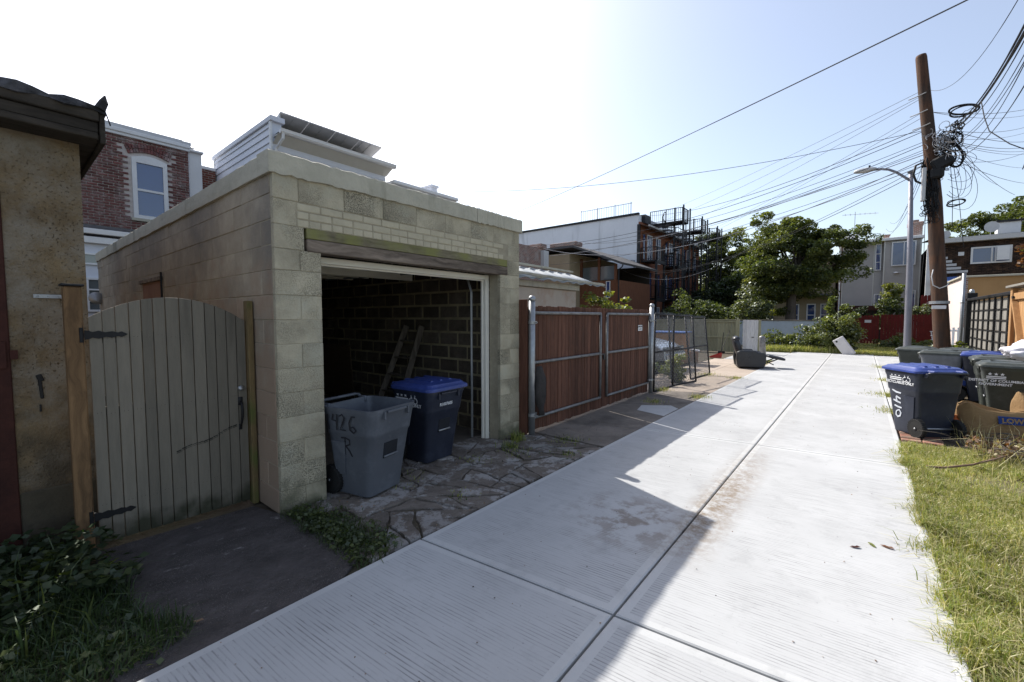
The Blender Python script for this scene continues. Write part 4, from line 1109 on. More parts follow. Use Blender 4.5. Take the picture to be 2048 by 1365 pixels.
w = MB(); w.bb(-1.2, 1.2, 38.6, 41, 2.3, 2.42); w.bb(-1.2, 1.2, 38.6, 38.7, 2.1, 2.3)
railing(w, [(-1.2, 38.65, 0), (1.2, 38.65, 0)], 1.3, 1.0, .18); P('deck', w, M['rust_red'])
w = MB(); w.bb(-1.2, 1.2, 38.8, 40.9, 0, 2.1); P('under_deck_shade', w, M['black'])  # black box standing in for the shade beneath the deck
w = MB(); w.tube([(-.7, 43.5, 7.2), (-.7, 43.5, 9.9)], .02, 5); w.tube([(-1.5, 43.5, 9.75), (.7, 43.5, 9.6)], .015, 4)
for i in range(7): w.tube([(-1.3 + i * .3, 43.1, 9.74 - i * .02), (-1.3 + i * .3, 43.9, 9.74 - i * .02)], .012, 4)
P('antenna', w, M['galv'])

M['shingle'] = brick_wall_mat('shingle', (.10, .06, .042), (.035, .024, .02), (.012, .01, .008), wash=(.13, .075, .045), bump=.9)
s2, P = world_thing('shingled_house', 'dark wood-shingled house with an open white casement window behind the utility pole', 'house', (6, 38, 0))
w = MB(); w.bb(3.25, 9.6, 38.02, 48, 0, 6.25); P('wall', w, M['shingle'])
# shingle courses stand proud, one strip each
w = MB(); rs_ = random.Random(2); z = 2.9
while z < 6.2:
    x = 3.35
    while x < 7.6:
        wd = rs_.uniform(.1, .22)
        w.add([(x, 37.985 - rs_.uniform(0, .015), z), (x + wd - .012, 37.985 - rs_.uniform(0, .015), z), (x + wd - .012, 38.01, z + .16), (x, 38.01, z + .16), (x, 38.01, z), (x + wd - .012, 38.01, z)], [(0, 1, 2, 3), (4, 5, 1, 0)])
        x += wd
    z += .15
P('shingle', w, M['shingle'], kind='stuff')
w = MB(); w.bb(3.1, 9.7, 37.6, 38.0, 6.2, 6.5, .02); P('fascia', w, M['panel_back'])
w = MB(); w.add([(3.1, 37.6, 6.5), (9.7, 37.6, 6.5), (9.7, 44, 7.3), (3.1, 44, 7.1)], [(0, 1, 2, 3)]); P('roof', w, M['asphalt_roof'])
w = MB(); w.bb(3.05, 3.3, 37.85, 38.02, 0, 6.2); w.bb(7.5, 7.75, 37.8, 38, 0, 6.3); P('corner_trim', w, M['white_paint'])
window(P, s2, 'x', 37.97, 4.98, 6.65, 4.85, 5.85, -1, .09, (), (5.85, 6.0))
w = MB(); w.bb(6.0, 6.5, 37.6, 37.64, 4.98, 5.78); P('open_sash', w, M['white_paint'])
w = MB(); w.bb(4.45, 4.7, 37.93, 37.97, 5.4, 5.62); P('notice', w, M['white_paint'])
w = MB()
for i, (a, b) in enumerate(((3.9, 4.9), (3.85, 4.6), (3.8, 4.4), (3.8, 4.2), (3.75, 4.0))): w.bb(a, b, 37.92, 37.97, 4.35 + i * .22, 4.5 + i * .22)
P('stepped_trellis', w, M['panel_back'])
w = MB(); w.bb(6.35, 7.3, 40, 40.8, 6.7, 7.5); P('chimney', w, M['white_paint'])
w = MB(); w.bb(6.25, 7.4, 39.9, 40.9, 7.5, 7.62); P('chimney_cap', w, M['dark_metal'])
for (x, z, r_) in ((4.0, 6.95, .25), (6.0, 7.2, .33)):
    w = MB(); w.lathe([(r_, -.08), (r_ * .8, -.02), (r_ * .4, .03), (0, .05)], (x, 39.5, z), 14, 'y'); w.tube([(x, 39.6, z), (x, 39.7, z - .4), (x, 39.6, z - .5)], .02, 5); P('satellite_dish', w, M['panel_back'])
w = MB(); w.add([(3.4, 37.9, 4.1), (4.6, 37.9, 4.1), (4.6, 37.2, 3.7), (3.4, 37.2, 3.7)], [(0, 1, 2, 3)]); M['awning'] = mat('awning', (.08, .15, .38), rand=0); aw = P('awning', w, M['awning'])
so = aw.modifiers.new('thickness', 'SOLIDIFY'); so.thickness = .03

M['orange_wall'] = mat('orange_wall', (.42, .25, .11), (.36, .21, .09), scale=1.2, bump=.15, rand=0)
M['pink_wall'] = mat('pink_wall', (.72, .60, .56), (.64, .53, .49), scale=1.2, bump=.15, rand=0)
og, P = world_thing('orange_garage', 'orange stuccoed one-storey garage with a pink side wall behind the black panel fence', 'garage', (3, 24, 0))
w = MB(); w.bb(3.05, 9.5, 24.0, 29.5, 0, 3.15); P('wall', w, M['orange_wall'])
w = MB(); w.bb(2.99, 3.05, 24.12, 29.5, 0, 3.15); P('side_wall', w, M['pink_wall'])
w = MB(); w.bb(2.98, 3.12, 23.98, 24.12, 0, 3.15); P('corner_bricks', w, M['chimney_brick'])
w = MB(); w.bb(2.9, 9.6, 23.9, 29.6, 3.15, 3.22, .01); P('coping', w, M['coping'])
w = MB(); w.bb(4.2, 8.4, 23.97, 24.0, 0, 2.3); P('door', w, M['orange_wall'])

# dark houses glimpsed between the trees
dh, P = world_thing('slate_blue_house', 'dark slate-blue house half hidden behind the left trees', 'house', (-9, 56, 0))
M['slate'] = mat('slate', (.10, .12, .16), (.08, .10, .13), rand=0)
w = MB(); w.bb(-15, -6, 56, 62, 0, 6.2); P('wall', w, M['slate'])
w = MB(); w.bb(-15.2, -5.8, 55.8, 62, 6.2, 6.5); P('roof', w, M['asphalt_roof'])
for x in (-13, -10.5, -8): window(P, dh, 'x', 55.98, x, x + 1, 3.4, 5.1, -1, .08, (4.2,))
ph, P = world_thing('shaded_porch_house', 'grey house with tall windows in the shade behind the maple trunk', 'house', (-3, 40, 0))
w = MB(); w.bb(-5.8, -1.7, 42, 49, 0, 6.2); P('wall', w, M['tan_wall'])
for x in (-4.6, -3.5, -2.6): window(P, ph, 'x', 41.98, x, x + .6, .9, 2.7, -1, .08, (1.8,))
w = MB(); w.bb(-5.9, -1.65, 41.7, 49, 6.2, 6.4); w.bb(-5.5, -1.8, 40.6, 42, 3.3, 3.45); P('roof', w, M['asphalt_roof'])
# ================================================================ red double gates
M['red_wood'] = wood_mat('red_wood', (.145, .066, .042), (.07, .032, .022), axis='z', scale=.8, stain=((.06, .04, .028), 1.6, .62), rand=.26, bump=.4)
M['metal_frame'] = mat('metal_frame', (.30, .30, .30), (.16, .155, .15), scale=8, rough=.5, bump=.2, metal=.6, rand=.05)
def red_gate(y0, y1, label, hinge_y):
    g = thing('board_gate', label, 'gate', (-3.47, y0, 0), 0, None)
    W_ = y1 - y0; n = int(round(W_ / .098)); wd = W_ / n; lo_ = -.05 if y0 < 5 else 0
    for i in range(n):
        h0, h1 = .055 + rnd.uniform(-.012, .012), 1.775 + rnd.uniform(-.008, .008)
        mb = MB(); mb.box((-.012 + rnd.uniform(-.003, .003), (i + .5) * wd, (h0 + h1) / 2), (.02, wd - .006, h1 - h0), None, .003)
        mb.build('plank', M['red_wood'], g)
    a, b = (.03, W_ - .10) if hinge_y < y0 + .1 else (.12, W_ - .02)
    z0, z1, zm = .24, 1.68, 1.0
    for nm, p, q in (('frame_rail', (.025, a, z1), (.025, b, z1)), ('frame_rail', (.025, a, zm), (.025, b, zm)), ('frame_rail', (.025, a, z0), (.025, b, z0)),
                     ('frame_post', (.025, a, z0), (.025, a, z1)), ('frame_post', (.025, b, z0), (.025, b, z1))):
        mb = MB(); mb.tube([p, q], .0225, 8)
        if nm == 'frame_rail':
            for k in range(4):
                yy = a + .06 + (b - a - .12) * k / 3; mb.lathe([(.009, .0), (.009, .008), (0, .01)], (.046, yy, p[2]), 6, 'x')
        mb.build(nm, M['metal_frame'], g, True)
    return g
g1 = red_gate(4.63, 6.70, 'left leaf of the red-brown board gate, next to the block garage', 4.6)
mb = MB(); mb.box((-.012, -.038, .9), (.02, .068, 1.72), None, .003); mb.build('plank', M['red_wood'], g1)  # filler plank, added to stop sun leaking past the garage corner
mb = MB(); mb.box((-.078, -.066, .93), (.155, .022, 1.86), None, .003); mb.build('light_gap_filler', M['red_wood'], g1)  # added board, closes the slit that let a sunbeam through
g2 = red_gate(6.72, 8.78, 'right leaf of the red-brown board gate, with a small white nameplate', 8.8)
mb = MB(); mb.box((.02, -.02, .98), (.03, .14, .025), None, .004); mb.box((.03, .01, .93), (.02, .05, .09), None, .004); mb.build('latch', M['dark_metal'], g2)
np_ = MB(); np_.box((.008, 1.60, 1.405), (.006, .20, .115), None, .001); pl = np_.build('nameplate', M['white_paint'], g2)
def letter_plane(txt, size, m, parent, loc, right, upv, name='lettering', depth=.001, bold=0.0, align='CENTER'):
    me = text_mesh(txt, size, depth, align, bold)
    me.materials.clear(); me.materials.append(m)
    r_ = Vector(right).normalized(); u = Vector(upv).normalized(); n = r_.cross(u)
    Mx = Matrix((r_, u, n)).transposed().to_4x4(); Mx.translation = Vector(loc)
    me.transform(Mx)
    return put(name, me, parent)
letter_plane('LONG FENCE', .036, M['black'], pl, (.0125, 1.60, 1.42), (0, 1, 0), (0, 0, 1), bold=.0008)
letter_plane('301-350-2400', .022, M['black'], pl, (.0125, 1.60, 1.375), (0, 1, 0), (0, 0, 1))
def steel_post(y, label, h=1.86):
    p = thing('steel_post', label, 'post', (-3.42, y, 0), 0, 'galvanised gate posts of the red gates')
    MB().tube([(0, 0, 0), (0, 0, h)], .044, 14).build('post', M['galv'], p, True)
    MB().lathe([(.05, 0), (.05, .03), (.035, .06), (.0, .07)], (0, 0, h - .02), 14).build('cap', M['galv'], p, True)
    s_ = 1 if y < 6 else -1
    for z in (.3, 1.55):
        mb = MB(); mb.lathe([(.05, -.02), (.05, .02)], (0, 0, z), 12); mb.bar((0, .04 * s_, z), (-.01, .11 * s_, z), .03, .035); mb.tube([(.04, 0, z), (.09, .0, z)], .008, 6)
        mb.build('hinge_clamp', M['galv'], p)
    return p
steel_post(4.60, 'round galvanised gate post standing against the block garage corner')
steel_post(8.82, 'round galvanised gate post between the red gate and the chain-link gate')
# dark cloth hung on the hinge
mb = MB(); rr = random.Random(8); rings = []
for i in range(9):
    t = i / 8; z = .95 - .68 * t; wv = .03 + .07 * math.sin(math.pi * min(1, t * 1.15)) + .02
    rings.append([(.03 + wv * .45 * math.cos(2 * math.pi * k / 12) + .008 * rr.uniform(-1, 1), .0 + t * .05 + wv * math.sin(2 * math.pi * k / 12) * (1 + .3 * math.sin(3 * k + i)) , z) for k in range(12)])
mb.loft(rings)
M['rag'] = mat('rag', (.055, .048, .045), (.03, .027, .026), scale=8, bump=.5, rand=0)
mb.build('hanging_cloth', M['rag'], None, True, loc=(-3.41, 4.72, 0), label='dark rag hanging from the post at the left end of the red gate', cat='cloth')

# ================================================================ chain-link gate panels
def chain_panel(name, label, y0, x0, y1, x1, h, parent=None, lean=0.0, dia=.075, vb=None):
    """framed panel from (x0,y0) to (x1,y1), leaning by `lean` metres at the top"""
    t = thing(name, label, 'gate', (x0, y0, 0), 0, 'chain-link gate panels beyond the red gates')
    a = Vector((0, 0, 0)); b = Vector((x1 - x0, y1 - y0, 0)); L_ = b.length; d = b / L_
    up_ = Vector((lean, lean * .9, h))
    def P_(u, v): return a + d * u + up_ * v
    mb = MB()
    for p, q in (((0, .02), (L_, .02)), ((0, 1), (L_, 1)), ((0, .02), (0, 1)), ((L_, .02), (L_, 1)), ((0, .52), (L_, .52))): mb.tube([P_(*p), P_(*q)], .021, 6)
    mb.build('frame', M['dark_metal'], t, True)
    v0, v1 = .02, .97
    wires = MB(); hh = (v1 - v0) * h; n = int(L_ / dia)
    for s_ in (1, -1):
        k = -int(hh / dia) - 1
        while k * dia < L_ + hh:
            # line u = k*dia + s*w, clipped
            lo, hi = 0.0, hh
            u0 = k * dia if s_ > 0 else k * dia
            def uu(w_): return u0 + s_ * w_ * .8
            # clip
            pts = []
            steps = max(2, int(hh / dia))
            seg = [(uu(w_), w_) for w_ in np.linspace(0, hh, 25)]
            seg = [(u_, w_) for u_, w_ in seg if -.001 <= u_ <= L_ + .001]
            if len(seg) >= 2:
                p, q = P_(seg[0][0], v0 + seg[0][1] / h), P_(seg[-1][0], v0 + seg[-1][1] / h)
                wires.tube([p, q], .004, 3, cap=False)
            k += 1
    for i in range(int(L_ / dia)): wires.tube([P_(i * dia, .97), P_(i * dia + .02, 1.03)], .004, 3, cap=False)
    wires.build('mesh_infill', M['metal_frame'], t)
    return t
chain_panel('chain_link_panel', 'first chain-link panel beside the galvanised post of the red gate', 8.95, -3.40, 9.95, -3.34, 1.68)
chain_panel('chain_link_panel', 'middle chain-link panel leaning behind a small weed', 10.0, -3.36, 11.1, -3.15, 1.66, lean=-.10)
chain_panel('chain_link_panel', 'furthest chain-link panel, leaning, in front of the cluttered yard corner', 11.35, -3.35, 12.75, -3.25, 1.62, lean=-.14)
mb = MB(); mb.box((0, 0, 0), (.004, .10, .09), None, .001)
mb.build('white_tag', M['white_paint'], loc=(-3.40, 11.55, 1.5), label='small white tag wired near the top of the furthest chain-link panel', cat='tag')

# ================================================================ wheeled bins
def bin_mats(nm, c, rough=.45):
    return mat(nm, c, tuple(x * .8 for x in c), scale=3, rough=rough, bump=.12, bscale=120, bdist=.002, rand=.04, spec=.4,
               stain=tuple(min(1, x * 1.25 + .015) for x in c), stain_scale=5, stain_th=.62)
M['bin_grey'] = bin_mats('bin_grey', (.105, .115, .135)); M['bin_navy'] = bin_mats('bin_navy', (.022, .027, .045), .4)
M['bin_green'] = bin_mats('bin_green', (.035, .042, .036), .42); M['bin_lightgrey'] = bin_mats('bin_lightgrey', (.16, .17, .19))
M['lid_blue'] = bin_mats('lid_blue', (.035, .06, .235), .35); M['bin_blue'] = bin_mats('bin_blue', (.03, .07, .30), .4)
M['lid_dark'] = bin_mats('lid_dark', (.055, .062, .055), .42); M['rubber'] = mat('rubber', (.02, .02, .02), rough=.8, bump=.1, rand=0)
M['print_white'] = mat('print_white', (.75, .76, .78), (.65, .66, .68), bump=0, rand=0)
M['spray_white'] = mat('spray_white', (.60, .63, .68), (.45, .48, .53), scale=20, bump=0, rand=0)
M['spray_black'] = mat('spray_black', (.02, .02, .025), (.03, .03, .035), bump=0, rand=0)
M['recess_shade'] = mat('recess_shade', (.02, .022, .028), rand=0)  # dark colour stands in for the shade of a hollow
def rrect(w, d, r, z, y=0.0, n=5, x=0.0):
    pts = []
    for cx_, cy_, a0 in ((w / 2 - r, d / 2 - r, 0), (-w / 2 + r, d / 2 - r, 90), (-w / 2 + r, -d / 2 + r, 180), (w / 2 - r, -d / 2 + r, 270)):
        for k in range(n):
            a = R(a0 + 90 * k / (n - 1)); pts.append((x + cx_ + r * math.cos(a), y + cy_ + r * math.sin(a), z))
    return pts
# profile: z -> (width, depth, y-centre).  front = +y
def bin_section(z, H):
    t = z / H
    w = .42 + .14 * t; df = .19 + .115 * t ** 1.1; db = .22 + .055 * t      # front reach, back reach
    return w, df + db, (df - db) / 2
def make_bin(label, loc, rz, body, lid, H=.82, open_=False, group=None, tilt=0):
    t = thing('wheeled_bin', label, 'bin', loc, rz, group)
    if tilt: t.rotation_euler = (tilt, 0, rz)
    mb = MB(); rings = []
    lv = [.015, .05, .18, .36, .555, .575, .60, .74, .775, .80, .82]
    for i, q in enumerate(lv):
        z = q * H / .82; w, d, y = bin_section(z, H); g = 0
        if i >= 5: g = .022
        if i >= 8: g = .040
        if i >= 10: g = .038
        rings.append(rrect(w + g, d + g, .055 + g * .5, z, y))
    wl, dl, yl = bin_section(H, H)
    inner = [rrect(wl - .0, dl - .0, .05, H, yl), rrect(wl - .03, dl - .03, .05, H * .9, yl)]
    w0, d0, y0 = bin_section(.1, H); inner.append(rrect(w0 - .04, d0 - .04, .05, .1, y0))
    rings2 = rings + (inner if True else [])
    mb.loft(rings2, True, True)
    b = mb.build('body', body, t, True)
    try:
        b.data.set_sharp_from_angle(angle=R(32))
    except Exception: pass
    # front pocket (raised plate, recess shade in its dark colour) + grab bar
    def fy(z):
        w, d, y = bin_section(z, H); return y + d / 2
    mb = MB(); z1 = H * .60; z0 = H * .42
    mb.box((0, fy((z0 + z1) / 2) + .002, (z0 + z1) / 2), (.17, .012, z1 - z0), Matrix.Rotation(R(-8), 3, 'X'), .003); mb.build('grab_recess_shade', M['recess_shade'], t)
    mb = MB(); mb.tube([(-.085, fy(z0) + .02, z0 + .02), (.085, fy(z0) + .02, z0 + .02)], .009, 8); mb.build('grab_bar', M['galv'] if body != M['bin_grey'] else M['bin_lightgrey'], t, True)
    # ribs below the rim
    mb = MB()
    for xx in (-.15, .15):
        mb.box((xx, fy(H * .93) + .03, H * .93), (.02, .03, .07), None, .004)
    mb.box((0, fy(H) + .028, H - .03), (.24, .02, .022), None, .004)
    mb.build('rim_catch', body, t)
    # side panels and wheel arch
    for sx in (-1, 1):
        w1, d1, y1 = bin_section(H * .33, H)
        mb = MB(); mb.loft([[(sx * (bin_section(z, H)[0] / 2 + .004 + o), yy, z) for (z, yy) in ((.19, -.17), (.19, -.06), (H * .62, -.035), (H * .62, -.20))] for o in (-.004, .008)], True, True)
        mb.build('side_rib', body, t)
    # handle
    w, d, y = bin_section(H, H); yb = y - d / 2
    mb = MB(); mb.tube([(-w * .38, yb - .02, H - .03), (-w * .40, yb - .09, H + .015), (-w * .36, yb - .115, H + .02), (w * .36, yb - .115, H + .02), (w * .40, yb - .09, H + .015), (w * .38, yb - .02, H - .03)], .015, 8)
    mb.box((-w * .39, yb - .03, H - .02), (.03, .09, .06), None, .006); mb.box((w * .39, yb - .03, H - .02), (.03, .09, .06), None, .006)
    mb.build('handle', body, t, True)
    # axle, wheels
    ay, az, wr = -.235, .125, .125
    mb = MB(); mb.tube([(-.27, ay, az), (.27, ay, az)], .012, 8); mb.build('axle', M['galv'], t, True)
    for sx in (-1, 1):
        x0 = sx * .235
        mb = MB(); mb.lathe([(wr - .03, -.025), (wr - .006, -.028), (wr, -.018), (wr, .018), (wr - .006, .028), (wr - .03, .025)], (x0, ay, az), 28, 'x')
        for k in range(28):
            a = 2 * math.pi * k / 28
            mb.box((x0, ay + math.cos(a) * (wr + .001), az + math.sin(a) * (wr + .001)), (.05, .008, .012), Matrix.Rotation(a, 3, 'X'))
        wh = mb.build('wheel', M['rubber'], t)
        mb = MB(); mb.lathe([(.026, -.03), (.026, .03)], (x0, ay, az), 12, 'x'); mb.lathe([(.014, .03 * sx), (.0, .036 * sx)], (x0, ay, az), 10, 'x')
        for k in range(6):
            a = 2 * math.pi * k / 6 + .3
            mb.bar((x0, ay, az), (x0, ay + math.cos(a) * (wr - .02), az + math.sin(a) * (wr - .02)), .02, .018)
        mb.build('rim', M['bin_lightgrey'] if body == M['bin_lightgrey'] else M['dark_metal'], wh)
    if not open_:
        mb = MB(); lw, ld = w + .075, d + .085; yc = y + .012
        def ring(k, zz, n=6): return rrect(lw * k, ld * k, .075 * k, zz, yc, n)
        lo = [ring(1, H + .003), ring(1.0, H + .026), ring(.985, H + .036)]
        def dome(k, z, sh=.0): return [(x, yy, z + .028 * (1 - ((yy - yc) / (ld / 2)) ** 2) - .012 * (abs(x) / (lw / 2))) for x, yy, zz in rrect(lw * k, ld * k, .075 * k, 0, yc, 6)]
        lo += [dome(.90, H + .052), dome(.84, H + .070), dome(.55, H + .076), dome(.2, H + .080)]
        mb.loft(lo, True, True); lo_ = mb.build('lid', lid, t, True)
        try: lo_.data.set_sharp_from_angle(angle=R(28))
        except Exception: pass
        mb = MB()
        for xx in (-.14, 0, .14): mb.loft([[(xx - .022, yc - ld * .36, H + .07), (xx + .022, yc - ld * .36, H + .07), (xx + .016, yc - ld * .34, H + .098), (xx - .016, yc - ld * .34, H + .098)],
                                       [(xx - .022, yc + ld * .30, H + .078), (xx + .022, yc + ld * .30, H + .078), (xx + .016, yc + ld * .27, H + .10), (xx - .016, yc + ld * .27, H + .10)]])
        mb.build('lid_rib', lid, lo_)
        mb = MB()
        for xx in (-w * .3, w * .3): mb.box((xx, yb - .065, H + .03), (.05, .11, .035), None, .008)
        mb.build('hinge', lid, lo_)
    return t, fy
def side_pt(H, sx, y, z, o=.004):
    w = bin_section(z, H)[0]; g = .022 if z / H > .70 else 0
    return Vector((sx * (w / 2 + g / 2 + o), y, z))
def ribbon(pts, w, nrm, m, parent, name='paint_stroke'):
    """a flat painted stroke lying on a surface"""
    nrm = Vector(nrm).normalized(); mb = MB(); pts = [Vector(p) for p in pts]; ring = []
    for i, p in enumerate(pts):
        t = (pts[min(i + 1, len(pts) - 1)] - pts[max(i - 1, 0)]).normalized(); s_ = t.cross(nrm).normalized()
        ww = w * (.55 + .45 * math.sin(math.pi * (i + .6) / (len(pts) + .2)))
        ring.append([p + s_ * ww / 2 , p + s_ * ww / 2 + nrm * .0012, p - s_ * ww / 2 + nrm * .0012, p - s_ * ww / 2])
    mb.loft(ring); return mb.build(name, m, parent)
def dc_mark(t, H, sx, yc=.0, zc=None, txt='RECYCLABLES ONLY', size=1.0, recycle=True):
    """three stars over two bars, a recycling mark, and a line of print, on a bin side"""
    zc = zc or H * .86; z0 = zc
    rt = Vector((0, sx, 0)); slope = (side_pt(H, sx, 0, z0 + .05) - side_pt(H, sx, 0, z0 - .05)); upv = slope.normalized(); n = rt.cross(upv).normalized()
    if n.x * sx < 0: n = -n
    o = side_pt(H, sx, yc, z0, .006)
    def pt(u, v): return o + rt * u * size + upv * v * size
    mb = MB()
    for k in range(3):
        cx_ = -.10 + k * .042; ps = []
        for q in range(10):
            a = R(90 + q * 36); r_ = .017 if q % 2 == 0 else .007; ps.append((cx_ + r_ * math.cos(a), .035 + r_ * math.sin(a)))
        b = len(mb.v); mb.v += [tuple(pt(*p)) for p in ps] + [tuple(pt(*p) + n * .001) for p in ps]
        mb.f.append(tuple(b + 10 + i for i in range(10))); mb.m.append(0)
        for i in range(10): mb.f.append((b + i, b + (i + 1) % 10, b + 10 + (i + 1) % 10, b + 10 + i)); mb.m.append(0)
    for v in (.005, -.012):
        q = [pt(-.125, v), pt(.01, v), pt(.01, v + .010), pt(-.125, v + .010)]
        mb.loft([q, [p + n * .001 for p in q]])
    mb.build('stars_and_bars', M['print_white'], t)
    if recycle:
        mb = MB()
        for k in range(3):          # three bent arrows chasing round a triangle
            a0 = R(90 + 120 * k)
            c = (.065 + .024 * math.cos(a0), .012 + .024 * math.sin(a0)); hexp = []
            for q in range(7):
                a = a0 + R(-150 + q * 50); hexp.append(pt(c[0] + .021 * math.cos(a), c[1] + .021 * math.sin(a)) + n * .001)
            for p, q_ in zip(hexp[:-1], hexp[1:]):
                d = (q_ - p).normalized(); s_ = d.cross(n) * .0042
                mb.loft([[p + s_, p - s_, q_ - s_, q_ + s_], [v_ + n * .0012 for v_ in (p + s_, p - s_, q_ - s_, q_ + s_)]])
        mb.build('recycling_mark', M['print_white'], t)
    for i, line in enumerate(txt.split('\n')):
        letter_plane(line, .034 * size, M['print_white'], t, pt(-.015 if recycle else -.06, -.045 - i * .036) + n * .0008, rt, upv, bold=.0012)

# grey open bin in the garage doorway
gb, fy = make_bin('open lidless grey wheeled bin with black sprayed numbers beside the garage pillar', (-3.50, 2.19, .03), R(-77), M['bin_grey'], None, .80, True)
H = .80
def spray(t, H, sx, strokes, m, w=.018, o=.010, name='paint_stroke'):
    for st in strokes:
        pts = [side_pt(H, sx, u * sx, v, o) for u, v in st]
        ribbon(pts, w, (sx, 0, 0), m, t, name)
spray(gb, H, 1, [[(-.20, .735), (-.205, .68), (-.195, .60)], [(-.13, .745), (-.15, .69), (-.10, .685)], [(-.085, .745), (-.095, .68), (-.10, .60)],
                [(-.06, .73), (-.02, .75), (.0, .72), (-.03, .66), (-.06, .61), (.01, .61)], [(.13, .74), (.09, .74), (.055, .68), (.06, .62), (.10, .595), (.13, .62), (.10, .65), (.07, .64)]], M['spray_black'], .016, .012)
spray(gb, H, 1, [[(-.03, .53), (-.04, .46), (-.045, .38)], [(-.08, .53), (-.03, .535), (.02, .52), (.02, .48), (-.03, .46)], [(-.03, .46), (.01, .42), (.04, .37)]], M['spray_black'], .016, .004)
# dark bin with blue lid in the doorway
bb, fy = make_bin('dark navy wheeled bin with a bright blue lid standing in the block garage doorway', (-3.80, 3.13, .02), R(-86), M['bin_navy'], M['lid_blue'], .81)
dc_mark(bb, .81, 1, -.02, .70, size=1.5)
letter_plane('R1007605', .048, M['print_white'], bb, (.02, fy(.60) + .030, .640), (-1, 0, 0), (0, .18, 1), bold=.001)
# near bin on the right of the alley
nbn, fy = make_bin('navy bin with a blue lid and white sprayed number at the concrete edge', (.68, 8.05, .02), R(34), M['bin_navy'], M['lid_blue'], .86, tilt=0)
dc_mark(nbn, .86, -1, .0, .755, size=1.5)
spray(nbn, .86, -1, [[(-.17, .585), (-.10, .56), (-.02, .555)], [(-.105, .50), (-.03, .475)], [(-.105, .50), (-.10, .455), (-.09, .42)], [(-.155, .445), (-.10, .43), (-.03, .415)], [(-.14, .37), (-.08, .355), (-.02, .35)],
                    [(-.10, .30), (-.06, .315), (-.035, .28), (-.05, .235), (-.09, .215), (-.12, .24), (-.115, .28), (-.10, .30)]], M['spray_white'], .024, .004)
GRP = 'wheeled bins massed on the right of the alley'
F_, fy = make_bin('dark green bin with white stars and lettering, nearest of the massed bins by the fence', (1.80, 9.95, 0), R(84), M['bin_green'], M['lid_dark'], .85, group=GRP)
dc_mark(F_, .85, -1, .07, .70, 'DISTRICT OF COLUMBIA\nGOVERNMENT', 1.5, False)
make_bin('dark green wheeled bin in the middle of the massed bins, under the white rubbish bag', (1.88, 11.1, 0), R(86), M['bin_green'], M['lid_dark'], .86, group=GRP)
make_bin('navy wheeled bin with a blue lid in the massed bins beside the black panel fence', (1.86, 12.1, 0), R(82), M['bin_navy'], M['lid_blue'], .87, group=GRP)
make_bin('pale grey wheeled bin with a dark lid among the massed bins, before the utility pole', (1.30, 12.2, 0), R(80), M['bin_lightgrey'], M['lid_dark'], .87, group=GRP)
make_bin('small blue-bodied bin with a dark lid tucked between the grey and blue-lidded bins', (1.65, 13.2, 0), R(82), M['bin_blue'], M['lid_dark'], .86, group=GRP)
make_bin('dark green wheeled bin at the alley edge, left end of the massed bins', (1.02, 13.25, 0), R(75), M['bin_green'], M['lid_dark'], .87, group=GRP)

# paper bags, rubbish bag
M['kraft'] = mat('kraft', (.30, .19, .09), (.22, .135, .06), scale=4, bump=.5, bscale=14, bdist=.02, rand=.05, rough=.8)
M['kraft_blue'] = mat('kraft_blue', (.02, .05, .20), (.015, .04, .16), bump=.1, rand=0)
def paper_bag(label, loc, rz, L_=.75, D=.36, H_=.42, seed=1, text=True):
    t = thing('paper_bag', label, 'bag', loc, rz); r_ = random.Random(seed); nx = 28; rings = []
    for zi in range(7):
        z = zi / 6; ring = []
        for k in range(nx):
            a = 2 * math.pi * k / nx; sx = math.cos(a); sy = math.sin(a)
            x = L_ / 2 * (abs(sx) ** .45) * (1 if sx > 0 else -1); y = D / 2 * (abs(sy) ** .55) * (1 if sy > 0 else -1)
            fl = 1 + .10 * math.sin(z * 2.5)
            top = H_ * (1 + .30 * (-x / L_) + .1 * math.sin(k * 1.3 + seed)) if zi == 6 else H_ * z * (1 + .28 * (-x / L_) * z)
            f = .018 * z
            ring.append((x * fl + r_.uniform(-f, f), y * fl * (1 - .35 * z * z) + r_.uniform(-f, f), top))
        rings.append(ring)
    inner = [[(x * .96, y * .8, z - .01) for x, y, z in rings[-1]], [(x * .9, y * .7, .2 * z) for x, y, z in rings[-1]]]
    mb = MB(); mb.loft(rings + inner, True, True); b = mb.build('bag', M['kraft'], t)
    so = b.modifiers.new('s', 'SUBSURF'); so.levels = 1; so.render_levels = 1
    mb = MB(); yy = -D / 2 * 1.07
    mb.box((.14, yy + .004, .265), (.36, .006, .10), Matrix.Rotation(R(-14), 3, 'X'), .001); bl = mb.build('blue_band', M['kraft_blue'], t)
    letter_plane("LOWE'S", .085, M['kraft'], t, (.14, yy - .008, .235), (1, 0, 0), (0, .24, 1), bold=.003)
    return t
paper_bag('crumpled open brown paper yard bag with a blue printed band, beside the near bin', (1.42, 8.45, .02), R(12), .74, .36, .40, 3)
paper_bag('brown paper yard bag with a blue band at the right edge, behind the other bag', (1.98, 8.95, .02), R(30), .66, .36, .50, 9)
M['white_plastic'] = mat('white_plastic', (.75, .73, .76), (.62, .60, .65), scale=6, rough=.35, bump=.5, bscale=9, bdist=.04, rand=0)
bm = bmesh.new(); bmesh.ops.create_icosphere(bm, subdivisions=4, radius=1)
for v in bm.verts:
    n = v.co.normalized(); f = 1 + .10 * math.sin(n.x * 7 + n.z * 5) + .07 * math.sin(n.y * 13 + n.z * 9) + .05 * math.sin(n.x * 23 + n.y * 17)
    v.co = Vector((n.x * .33 * f, n.y * .22 * f, n.z * .15 * f + .12))
    if n.z > .9: v.co.z += .06
me = bpy.data.meshes.new('rubbish_bag'); bm.to_mesh(me); bm.free(); me.materials.append(M['white_plastic'])
